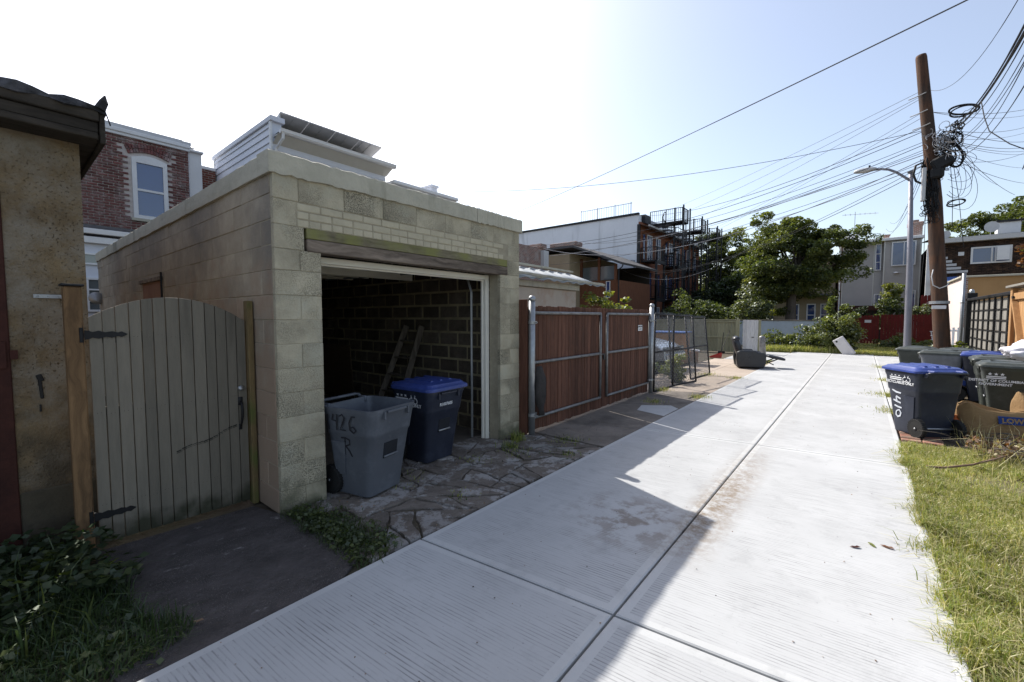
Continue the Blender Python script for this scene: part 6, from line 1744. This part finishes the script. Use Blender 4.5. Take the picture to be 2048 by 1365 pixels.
M['lamp_post'] = mat('lamp_post', (.24, .24, .27), (.19, .19, .22), scale=3, rough=.5, bump=.05, metal=.4, rand=0)
sl = thing('street_light', 'grey steel street light with a cobra-head lantern on a curved arm', 'street light', (1.30, 20.5, 0))
def slb(name, mb, m, smooth=True):
    me = mb.mesh(name, m, smooth); me.transform(Matrix.Translation((-1.30, -20.5, 0))); return put(name, me, sl)
mb = MB(); mb.tube([(1.30, 20.5, 0), (1.27, 20.5, .6), (1.23, 20.5, 3.63), (1.225, 20.5, 3.66), (1.14, 20.5, 6.65)], [.11, .106, .088, .084, .06], 16); slb('pole', mb, M['lamp_post'])
mb = MB(); mb.lathe([(.095, 0), (.095, .05), (.05, .07), (0, .07)], (1.14, 20.5, 6.64), 14); slb('cap', mb, M['lamp_post'])
mb = MB(); mb.lathe([(.2, 0), (.2, .12), (.16, .16)], (1.30, 20.5, 0), 16); slb('base', mb, M['lamp_post'])
mb = MB(); mb.tube([(1.12, 20.5, 6.38), (.98, 20.5, 6.52), (.75, 20.5, 6.74), (.55, 20.5, 6.87), (.35, 20.5, 6.93), (.15, 20.5, 6.95)], .04, 10); slb('arm', mb, M['lamp_post'])
mb = MB(); rings = []
for k, (x, w_, h_) in enumerate(((.22, .05, .05), (.12, .1, .08), (-.05, .15, .10), (-.25, .16, .09), (-.38, .12, .06), (-.43, .04, .03))):
    rings.append([(x, 20.5 + w_ * math.cos(a), 6.97 + (h_ if math.sin(a) > 0 else h_ * .8) * math.sin(a)) for a in [2 * math.pi * q / 14 for q in range(14)]])
mb.loft(rings[::-1]); lh = slb('lantern', mb, M['panel_back'])
mb = MB(); mb.lathe([(.03, 0), (.03, .07), (0, .08)], (.02, 20.5, 7.06), 8)
me = mb.mesh('photocell', M['black']); me.transform(Matrix.Translation((-1.30, -20.5, 0))); put('photocell', me, lh)
# ================================================================ vegetation
rng_ = np.random.default_rng(11)
M['leaf_a'] = leaf_mat('leaf_a', (.075, .10, .03)); M['leaf_b'] = leaf_mat('leaf_b', (.115, .14, .042)); M['leaf_c'] = leaf_mat('leaf_c', (.045, .066, .026))
M['leaf_y'] = leaf_mat('leaf_y', (.17, .19, .04), .5); M['leaf_pale'] = leaf_mat('leaf_pale', (.13, .15, .07), .35, .14); M['leaf_red'] = leaf_mat('leaf_red', (.17, .07, .03), .4)
M['leaf_dark'] = leaf_mat('leaf_dark', (.022, .042, .014), .3, .05)
M['leaf_dead'] = leaf_mat('leaf_dead', (.22, .13, .075), .3, .06)
M['bark'] = mat('bark', (.11, .095, .08), (.05, .043, .036), scale=3, bump=.8, bscale=22, stretch=(3, 3, .6), rand=0)
M['grass_a'] = leaf_mat('grass_a', (.29, .31, .085), .35, .04, .35); M['grass_b'] = leaf_mat('grass_b', (.19, .235, .06), .35, .04, .35); M['grass_c'] = leaf_mat('grass_c', (.48, .44, .23), .3, .04, .3)
M['grass_dry'] = leaf_mat('grass_dry', (.50, .44, .27), .25, .04, .2)

def leaf_quads(C, size, up_bias=.5, elong=1.5):
    """rhombus leaves centred at C (N,3)"""
    N_ = len(C)
    n = rng_.normal(size=(N_, 3)); n[:, 2] = np.abs(n[:, 2]) + up_bias; n /= np.linalg.norm(n, axis=1, keepdims=True)
    a = rng_.normal(size=(N_, 3)); a -= n * (a * n).sum(1, keepdims=True); a /= np.linalg.norm(a, axis=1, keepdims=True)
    b = np.cross(n, a); s_ = (size * rng_.uniform(.6, 1.25, N_))[:, None]
    fold = n * s_ * .12
    P_ = np.stack([C - a * s_ * elong * .5, C - b * s_ * .5 + fold, C + a * s_ * elong * .5, C + b * s_ * .5 + fold], 1)
    return P_
def cloud(centers, radii, counts, jitter=1.0):
    out = []
    for c, r_, n in zip(centers, radii, counts):
        d = rng_.normal(size=(int(n), 3)); d /= np.linalg.norm(d, axis=1, keepdims=True)
        q = rng_.uniform(.25, 1, (int(n), 1)) ** .45
        out.append(np.array(c) + d * q * np.array(r_))
    return np.concatenate(out)
def crown_clumps(center, rad, n, clump, seed, hollow=.35, flat=0):
    r_ = np.random.default_rng(seed); d = r_.normal(size=(n, 3)); d /= np.linalg.norm(d, axis=1, keepdims=True)
    if flat: d[:, 2] = np.abs(d[:, 2]) * 1 - flat * .0
    q = r_.uniform(hollow, 1.0, (n, 1)) ** .6
    # lobed outline
    lob = 1 + .16 * np.sin(d[:, :1] * 5 + seed) + .14 * np.sin(d[:, 1:2] * 6 + d[:, 2:3] * 5)
    C = np.array(center) + d * q * lob * np.array(rad)
    cr = r_.uniform(.6, 1.3, (n, 1)) * clump * np.array([[1, 1, .62]])
    return C, cr
def foliage(name, C, cr, per, size, mats, parent=None, w=None, loc=None, up=.5, elong=1.5, **k):
    pts = cloud(C, cr, [per] * len(C)); pts = pts[pts[:, 2] > .02]
    Q = leaf_quads(pts, size, up, elong)
    # whole clumps share a tone
    mi = np.repeat(rng_.choice(len(mats), len(C), p=w), per)[:len(Q)]
    sw = rng_.random(len(Q)) < .3; mi = mi.copy(); mi[sw] = rng_.choice(len(mats), sw.sum(), p=w)
    if loc is not None: Q = Q - np.array(loc)
    me = quads_mesh(name, Q, mats, mi)
    return put(name, me, parent, **k)
def limbs(mb, base, top, r0, C, seed, nb=14, fork=.35):
    r_ = random.Random(seed); base = Vector(base); top = Vector(top)
    trunk = [base.lerp(top, t) + Vector((r_.uniform(-.08, .08), r_.uniform(-.08, .08), 0)) * (t > 0) for t in (0, .1, .3, .5, .75, 1)]
    mb.tube(trunk, [r0 * 1.35, r0 * 1.05, r0 * .9, r0 * .75, r0 * .5, r0 * .25], 10)
    idx = np.linspace(0, len(C) - 1, nb).astype(int)
    for i in idx:
        tgt = Vector(C[i]); t = r_.uniform(fork, .95); s_ = base.lerp(top, t); mid = s_.lerp(tgt, .5) + Vector((0, 0, r_.uniform(0, .5)))
        rr_ = r0 * (.55 - .35 * t)
        mb.tube([s_, s_.lerp(mid, .5) + Vector((0, 0, .05)), mid, tgt], [rr_, rr_ * .75, rr_ * .5, rr_ * .15], 6)
        for q in range(2):
            t2 = Vector(C[(i * 7 + q * 13) % len(C)])
            if (t2 - mid).length < 2.6: mb.tube([mid, mid.lerp(t2, .5) + Vector((0, 0, .1)), t2], [rr_ * .4, rr_ * .25, rr_ * .08], 4)
def tree(name, label, base, top, r0, center, rad, n, clump, per, size, mats, w, seed, hollow=.35, group=None, nb=14):
    t = thing(name, label, 'tree', base, 0, group); C, cr = crown_clumps(center, rad, n, clump, seed, hollow)
    mb = MB(); limbs(mb, base, top, r0, C, seed, nb); me = mb.mesh('trunk', M['bark'], True); me.transform(Matrix.Translation(-Vector(base))); put('trunk', me, t)
    foliage('crown', C, cr, per, size, mats, t, w, loc=base, kind=None)
    return t
LV = [M['leaf_a'], M['leaf_b'], M['leaf_c'], M['leaf_y']]
tree('maple_tree', 'large spreading maple with a thick dark trunk at the end of the alley', (-3.5, 31, 0), (-3.1, 31, 5.2), .33, (-3.45, 31.2, 4.95), (3.15, 2.7, 2.65), 330, .50, 230, .098, LV, [.34, .3, .26, .10], 3, .3, nb=22)
tree('maple_tree', 'light-crowned tree right behind the spiral stairs of the white-walled building', (-12.6, 52, 0), (-12.4, 52, 8), .3, (-12.2, 52, 6.9), (3.2, 2.3, 4.9), 240, .66, 220, .13, LV, [.3, .34, .26, .10], 5, .3)
tree('leafy_tree', 'dense dark tree between the spiral stairs and the big maple', (-8.0, 48, 0), (-8.0, 48, 6), .3, (-8.2, 48, 4.6), (2.6, 3, 3.2), 110, .8, 160, .17, [M['leaf_c'], M['leaf_a']], [.6, .4], 8, .2)
tree('leafy_tree', 'tall rounded tree rising behind the shingled house roof', (11, 66, 0), (11, 66, 10), .45, (11.6, 66, 8.2), (4.8, 4.0, 5.5), 260, .85, 220, .17, LV, [.4, .34, .2, .06], 13, .3)
tree('leafy_tree', 'low dark tree behind the left end of the blue wall', (-9, 40, 0), (-9, 40, 2.6), .2, (-8.8, 40, 2.9), (3.0, 2.2, 2.3), 80, .7, 150, .15, [M['leaf_c'], M['leaf_dark']], [.6, .4], 17, .2)
def shrub(name, label, base, center, rad, n, clump, per, size, mats, w, seed, cat='bush', up=.5, elong=1.5, group=None, stems=8):
    t = thing(name, label, cat, base, 0, group); C, cr = crown_clumps(center, rad, n, clump, seed, .25); C[:, 2] = np.abs(C[:, 2])
    foliage('foliage', C, cr, per, size, mats, t, w, loc=base, up=up, elong=elong)
    mb = MB(); r_ = random.Random(seed); b = Vector(base)
    for k in range(stems):
        tg = Vector(C[r_.randrange(len(C))]); mb.tube([b + Vector((r_.uniform(-.1, .1), 0, 0)), b.lerp(tg, .5) + Vector((0, 0, .1)), tg], [.03, .02, .006], 5)
    me = mb.mesh('stem', M['bark']); me.transform(Matrix.Translation(-b)); put('stem', me, t, kind='stuff')
    return t
shrub('shrub', 'silvery leaved shrub leaning over the left end of the low blue wall', (-5.2, 29.2, 0), (-5.2, 29.2, 2.0), (1.3, 1.0, 1.6), 60, .42, 70, .10, [M['leaf_pale'], M['leaf_b'], M['leaf_c']], [.5, .25, .25], 21)
shrub('shrub', 'olive rounded shrub behind the pale green fence beside the spiral stairs', (-8.2, 27.5, 0), (-8.1, 27.5, 1.5), (2.0, 1.2, 1.5), 80, .45, 80, .10, [M['leaf_a'], M['leaf_c'], M['leaf_b']], [.5, .35, .15], 22)
shrub('fig_tree', 'bright green leafy young tree rising behind the red gates', (-5.6, 10.9, 0), (-5.7, 11.2, 1.75), (.62, .95, .62), 46, .2, 42, .085, [M['leaf_b'], M['leaf_y'], M['leaf_a']], [.4, .35, .25], 23, 'tree', elong=1.2)
# tall sprig of the young tree
C = np.array([(-5.9, 10.75, 2.2 + .1 * k) for k in range(6)]) + rng_.normal(0, .05, (6, 3)); 
vt = thing('overgrown_vines', 'overgrown mound of vines and weeds spilling beside the alley end before the low blue wall', 'vines', (-2, 24.4, 0))
C1, r1 = crown_clumps((-2.6, 24.6, .35), (1.7, .8, .75), 90, .26, 31, .2)
C2, r2 = crown_clumps((-1.3, 24.3, .55), (.95, .7, 1.0), 90, .26, 32, .2)
C3, r3_ = crown_clumps((-.55, 24.2, .9), (.62, .6, 1.15), 90, .26, 33, .2)
C = np.concatenate([C1, C2, C3]); r_ = np.concatenate([r1, r2, r3_]); C[:, 2] = np.abs(C[:, 2])
foliage('foliage', C, r_, 60, .085, [M['leaf_b'], M['leaf_a'], M['leaf_pale'], M['leaf_y'], M['leaf_c']], vt, [.28, .24, .16, .14, .18], loc=(-2, 24.4, 0), elong=1.15, kind='stuff')
ty = thing('tall_weed', 'tall upright weed with drooping leaves standing above the vines', 'plant', (-1.15, 24.9, 0))
Cw = np.array([(-1.15 + .05 * math.sin(k), 24.9, .9 + k * .11) for k in range(16)]); foliage('leaf', Cw, np.tile([[.17, .17, .06]], (16, 1)), 26, .09, [M['leaf_b'], M['leaf_a']], ty, [.6, .4], loc=(-1.15, 24.9, 0), elong=2.4, kind='stuff')
mb = MB(); mb.tube([(0, 0, 0), (.03, 0, 1.3), (0, 0, 2.65)], [.02, .015, .005], 5); mb.build('stem', M['bark'], ty)
shrub('conifer', 'feathery yellow-green topped evergreen rising above the red picket fence', (1.35, 34.6, 0), (1.4, 34.6, 1.7), (.75, .6, 1.0), 60, .3, 90, .07, [M['leaf_a'], M['leaf_dark']], [.5, .5], 41, 'bush', elong=2.0)
shrub('climbing_bush', 'pale yellow-green bush top behind the evergreen against the grey siding', (1.45, 35.4, 0), (1.4, 35.4, 2.85), (.45, .4, .95), 36, .26, 60, .09, [M['leaf_y'], M['leaf_b']], [.5, .5], 42)
shrub('conifer', 'small dark conical evergreen behind the red fence notice', (.0, 34.4, 0), (.0, 34.4, 1.5), (.34, .34, .85), 34, .18, 80, .05, [M['leaf_dark'], M['leaf_c']], [.6, .4], 43, elong=2.0)
shrub('rose_bush', 'thin grey-green rose bush over the red fence right of the streetlight', (2.6, 33.6, 0), (2.6, 33.6, 1.9), (.6, .3, .4), 30, .2, 40, .07, [M['leaf_pale'], M['leaf_a']], [.5, .5], 44)
shrub('weed_clump', 'bright green weeds growing at the foot of the utility pole', (2.4, 19.6, 0), (2.35, 19.8, .35), (.45, .8, .5), 46, .18, 60, .075, [M['leaf_b'], M['leaf_y'], M['leaf_a']], [.4, .35, .25], 45, 'weeds')
shrub('weed_clump', 'low green weeds between the streetlight and the picket fence', (1.6, 30, 0), (1.7, 30, .2), (1.3, .9, .45), 46, .24, 50, .08, [M['leaf_b'], M['leaf_a']], [.6, .4], 46, 'weeds')
shrub('weed_clump', 'leafy weed growing through the middle chain-link panel', (-3.45, 10.6, 0), (-3.5, 10.7, .35), (.22, .38, .42), 26, .1, 26, .06, [M['leaf_b'], M['leaf_y']], [.6, .4], 47, 'weeds')
shrub('weed_clump', 'green weeds under the front of the parked silver car', (-4.6, 12.2, 0), (-4.6, 11.9, .12), (.8, .7, .22), 36, .14, 34, .06, [M['leaf_b'], M['leaf_a']], [.5, .5], 48, 'weeds')
shrub('red_leaf_tree', 'russet-leaved branch reaching in at the right edge above the timber gate', (4.3, 18.6, 0), (4.15, 18.6, 3.55), (.75, .5, .75), 40, .22, 50, .09, [M['leaf_red'], M['leaf_a']], [.75, .25], 49, 'tree', elong=1.4)

# ---- grass and weeds
def blades(name, XY, h, wd, mats, w, lean=.5, z0=0.0, label=None, cat=None, kind='stuff', seg2=True):
    N_ = len(XY); a = rng_.uniform(0, 2 * np.pi, N_); H_ = h * rng_.uniform(.45, 1.25, N_) * (rng_.random(N_) < 2); ln = np.abs(rng_.normal(0, lean, N_))
    d = np.stack([np.cos(a), np.sin(a), np.zeros(N_)], 1); b2 = rng_.uniform(0, 2 * np.pi, N_)
    s_ = np.stack([np.cos(b2), np.sin(b2), np.zeros(N_)], 1) * (wd * rng_.uniform(.6, 1.3, N_))[:, None] / 2
    root = np.stack([XY[:, 0], XY[:, 1], np.full(N_, z0)], 1)
    mid = root + d * (ln * H_ * .35)[:, None]; mid[:, 2] += H_ * .6
    tip = root + d * (ln * H_ * 1.1)[:, None]; tip[:, 2] += H_ * np.clip(1.05 - .45 * ln, .15, 1.05)
    q1 = np.stack([root - s_, root + s_, mid + s_ * .8, mid - s_ * .8], 1); q2 = np.stack([mid - s_ * .8, mid + s_ * .8, tip + s_ * .12, tip - s_ * .12], 1)
    Q = np.concatenate([q1, q2]); mi = rng_.choice(len(mats), N_, p=w); mi = np.concatenate([mi, mi])
    o = put(name, quads_mesh(name, Q, mats, mi)); return tag(o, label, cat, None, kind)
def scatter(n, x0, x1, y0, y1, dens=None):
    P_ = np.stack([rng_.uniform(x0, x1, n), rng_.uniform(y0, y1, n)], 1)
    if dens is not None: P_ = P_[rng_.random(len(P_)) < dens(P_)]
    return P_
def nz(P_, s_=1.0, ph=0):
    x, y = P_[:, 0] * s_ + ph, P_[:, 1] * s_
    return .5 + .25 * np.sin(x * 2.1 + np.sin(y * 1.7) * 1.5) + .25 * np.sin(y * 2.9 + x * 1.3 + np.sin(x * 3.1))
gs = MB(); gs.add([(.45, -1, -.005), (7, -1, -.005), (7, 9.2, -.005), (.45, 7.5, -.005)], [(0, 1, 2, 3)]); gs.build('verge', M['weedy_ground'], kind='structure')
edge = lambda P_: P_[:, 0] > .44 + .035 * np.sin(P_[:, 1] * 7) + .05 * np.sin(P_[:, 1] * 2.3) - .05 - rng_.random(len(P_)) * .04
P1 = scatter(150000, .40, 2.6, 1.6, 7.35, lambda P_: edge(P_) * np.clip(1.5 * nz(P_, 1.3) + .5 * nz(P_, 5, 2) - .35, .12, 1) * np.clip(1.7 - P_[:, 1] * .1, .4, 1))
gm = [M['grass_a'], M['grass_b'], M['grass_c'], M['grass_dry']]
blades('grass', P1, .065, .0048, gm, [.38, .24, .23, .15], .8)
for k in range(70):       # taller tufts, some spilling over the edge of the concrete
    tx, ty = (rng_.uniform(.42, .58), rng_.uniform(1.9, 7.2)) if k % 3 else (rng_.uniform(.6, 2.0), rng_.uniform(2.0, 7.2))
    P_ = rng_.normal(0, rng_.uniform(.02, .06), (140, 2)) + (tx, ty)
    if k == 0: T_ = [P_]
    else: T_.append(P_)
blades('grass', np.concatenate(T_), .11, .0055, gm, [.38, .3, .2, .12], 1.0, z0=.0)
P2 = scatter(60000, 1.5, 5.5, 3, 9.0, lambda P_: (.3 + .6 * nz(P_)) * ((P_[:, 1] < 7.6) | (P_[:, 0] > 2.4)))
blades('grass', P2, .09, .007, gm, [.38, .32, .2, .10], .7)
P3 = scatter(480, 1.0, 3.0, 6.6, 8.0); blades('long_grass', P3, .34, .006, [M['grass_dry'], M['grass_c']], [.6, .4], .8)
P3 = scatter(500, .55, 2.8, 2, 6.6); blades('long_grass', P3, .17, .005, [M['grass_dry'], M['grass_c'], M['grass_a']], [.4, .3, .3], .9)
# tufts on the joint of the driveways
for (x, y, n, s_) in ((.50, 9.62, 500, .16), (.50, 11.6, 500, .2), (.55, 14.25, 300, .15), (.6, 17.9, 400, .25), (-2.45, 8.9, 200, .12), (-3.35, 9.3, 260, .1), (-3.0, 7.9, 120, .1), (-2.5, 12.3, 150, .12), (-3.9, 5.4, 160, .15), (-4.0, 8.2, 240, .2), (-3.3, 12.6, 200, .2)):
    P_ = rng_.normal(0, 1, (n, 2)) * np.array([s_ * .8, s_]) + (x, y); blades('grass', P_, .09, .008, gm, [.35, .3, .25, .1], .7)
# lot behind the vines and beyond the concrete
gl = MB(); gl.add([(-30, 22.65, -.008), (XL, 22.65, -.008), (XL, 23.4, -.008), (12, 23.4, -.008), (12, 40, -.008), (-30, 40, -.008)], [(0, 1, 2, 3, 4, 5)]); gl.build('grass_lot', M['weedy_ground'], kind='structure')
P4 = scatter(60000, -4.2, 5.5, 22.9, 33.2, lambda P_: (.3 + .7 * nz(P_, .6)) * ((P_[:, 1] > 23.5) | (P_[:, 0] < XL)))
blades('grass', P4, .10, .02, gm, [.45, .3, .2, .05], .5)
P5 = scatter(9000, -3.9, -.4, 22.7, 24.0, lambda P_: P_[:, 1] > 22.75 + .7 * (P_[:, 0] > XL)); blades('grass', P5, .3, .02, gm, [.5, .3, .15, .05], .5)
P5 = scatter(2600, -3.3, XL - .05, 15.8, 18.2, lambda P_: nz(P_, 2.0)); blades('grass', P5, .09, .012, gm, [.4, .4, .15, .05], .6)
# weeds, bottom left, their shade put into a darker grass colour
M['grass_shade_tone'] = leaf_mat('grass_shade_tone', (.045, .075, .02), .3, .04, .3)
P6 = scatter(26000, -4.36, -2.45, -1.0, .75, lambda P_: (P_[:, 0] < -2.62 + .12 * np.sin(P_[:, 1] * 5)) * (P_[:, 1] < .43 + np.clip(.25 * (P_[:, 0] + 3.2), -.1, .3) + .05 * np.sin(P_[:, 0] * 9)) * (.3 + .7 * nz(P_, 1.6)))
blades('grass', P6, .12, .007, [M['grass_shade_tone'], M['leaf_c'], M['leaf_dark']], [.5, .2, .3], .8)
P6 = scatter(160, -3.9, -2.9, -.7, .3); blades('long_grass', P6, .25, .011, [M['leaf_a'], M['grass_shade_tone'], M['leaf_b']], [.4, .4, .2], .9)
C = np.stack([rng_.uniform(-4.3, -3.2, 70), rng_.uniform(-.7, .42, 70), rng_.uniform(.05, .2, 70)], 1)
bw = foliage('broadleaf_weeds', C, np.tile([[.14, .14, .06]], (70, 1)), 22, .05, [M['leaf_dark'], M['leaf_c'], M['leaf_a']], None, [.5, .3, .2], up=1.6, elong=1.1, label='dark broadleaf weeds at the foot of the tan stucco wall', cat='weeds', kind='stuff')
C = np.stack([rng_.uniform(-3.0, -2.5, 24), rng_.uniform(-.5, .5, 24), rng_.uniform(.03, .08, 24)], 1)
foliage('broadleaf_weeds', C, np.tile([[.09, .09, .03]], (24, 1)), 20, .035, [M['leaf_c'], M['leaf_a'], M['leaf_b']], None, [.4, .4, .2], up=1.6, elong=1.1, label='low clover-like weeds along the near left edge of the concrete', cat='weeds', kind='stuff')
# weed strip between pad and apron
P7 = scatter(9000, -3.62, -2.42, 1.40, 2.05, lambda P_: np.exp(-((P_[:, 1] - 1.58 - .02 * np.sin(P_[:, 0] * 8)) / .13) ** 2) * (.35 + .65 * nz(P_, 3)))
blades('grass', P7, .075, .006, [M['grass_shade_tone'], M['leaf_a'], M['leaf_c']], [.45, .3, .25], .8)
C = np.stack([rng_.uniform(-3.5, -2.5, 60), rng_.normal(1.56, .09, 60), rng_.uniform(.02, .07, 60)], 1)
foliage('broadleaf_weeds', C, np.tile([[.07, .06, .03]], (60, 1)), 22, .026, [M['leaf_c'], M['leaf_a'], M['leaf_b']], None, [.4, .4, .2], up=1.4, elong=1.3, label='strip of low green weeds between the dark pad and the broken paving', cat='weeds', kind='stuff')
for (x, y, n, s_, h) in ((-3.42, 4.28, 160, .05, .14), (-3.30, 3.98, 130, .06, .10), (-3.1, 3.9, 120, .1, .05), (-2.9, 4.7, 160, .12, .05), (-3.5, 2.5, 160, .12, .05), (-2.6, 4.2, 90, .07, .05), (-3.3, 3.4, 120, .1, .04), (-2.75, 2.6, 60, .08, .04)):
    P_ = rng_.normal(0, s_, (n, 2)) + (x, y); blades('grass', P_, h, .009, [M['grass_a'], M['grass_b'], M['grass_shade_tone']], [.4, .3, .3], .6)
# brush pile of dead leaves and twigs
bp2 = thing('brush_pile', 'heap of dead brown leaves and twigs on the grass at the right edge', 'brush pile', (1.6, 7.5, 0))
C, cr = crown_clumps((1.62, 7.35, .10), (.62, .42, .13), 60, .1, 61, .1); C[:, 2] = np.abs(C[:, 2])
foliage('dead_leaves', C, cr, 26, .035, [M['leaf_dead'], M['leaf_red'], M['grass_dry']], bp2, [.7, .15, .15], loc=(1.6, 7.5, 0), up=.1, kind='stuff')
mb = MB(); r_ = random.Random(5)
for k in range(60):
    a = r_.uniform(0, 6.28); c = Vector((r_.gauss(0, .35), r_.gauss(-.15, .25), r_.uniform(.03, .22))); L_ = r_.uniform(.1, .4); d = Vector((math.cos(a), math.sin(a), r_.uniform(-.2, .3)))
    mb.tube([c - d * L_ / 2, c + Vector((0, 0, .02)), c + d * L_ / 2], [.005, .006, .002], 4)
mb.build('twig', M['bark'], bp2, kind='stuff')
M['twig'] = mat('twig', (.20, .13, .09), (.13, .08, .055), bump=.2, rand=0)
mb = MB(); mb.tube([(.50, 6.0, .03), (.58, 6.15, .06), (.72, 6.25, .05), (.95, 6.45, .08), (1.15, 6.75, .1), (1.3, 7.0, .12)], [.016, .012, .012, .010, .009, .005], 6)
mb.tube([(.95, 6.45, .08), (1.05, 6.5, .14)], [.006, .002], 4); mb.tube([(.58, 6.15, .05), (.55, 6.3, .02)], [.008, .003], 4)
mb.build('fallen_branch', M['twig'], None, True, label='thin bare fallen branch lying across the grass towards the concrete', cat='branch')
# fallen leaves and grit on the concrete
def dead_leaf(x, y, s_, rz, m, label):
    mb = MB(); pts = [(-1, 0), (-.4, .35), (.1, .28), (.5, .42), (1, 0), (.5, -.3), (0, -.38), (-.5, -.25)]
    mb.v = [(p[0] * s_, p[1] * s_, .004 + .25 * s_ * abs(p[1]) + .08 * s_ * (p[0] > .4)) for p in pts] + [(0, 0, .0035)]
    mb.f = [(i, (i + 1) % 8, 8) for i in range(8)]; mb.m = [0] * 8
    return mb.build('fallen_leaf', m, loc=(x, y, .031), rz=rz, label=label, cat='leaf')
dead_leaf(.02, 3.72, .035, .5, M['rust_red'], 'dark red fallen leaf on the pale concrete, left of the pair'); dead_leaf(.11, 3.83, .035, 2.2, M['leaf_y'], 'yellow fallen leaf on the pale concrete near the grass')
dead_leaf(.19, 3.86, .04, -.3, M['leaf_red'], 'long reddish fallen leaf nearest the grass edge'); dead_leaf(-2.63, .62, .03, 1, M['leaf_dead'], 'curled brown leaf at the left edge of the concrete')
pts = np.stack([rng_.uniform(-2.38, .42, 900), rng_.uniform(.6, 12, 900), np.full(900, .033)], 1)
keep = rng_.random(900) < np.where(pts[:, 0] < -1.2, .55, .3); pts = pts[keep]
Q = leaf_quads(pts, .010, 2.5, 1.2); Q[..., 2] = np.maximum(Q[..., 2], .031)
tag(put('debris', quads_mesh('debris', Q, [M['twig'], M['bark'], M['leaf_dead']], rng_.choice(3, len(Q)))), kind='stuff')
pts = np.stack([rng_.uniform(-3.95, -2.42, 1500), rng_.uniform(1.5, 6.0, 1500), np.full(1500, .035)], 1)
Q = leaf_quads(pts, .012, 2.0, 1.2)
tag(put('debris', quads_mesh('debris', Q, [M['old_concrete'], M['bark'], M['leaf_dead'], M['flagstone']], rng_.choice(4, len(Q)))), kind='stuff')
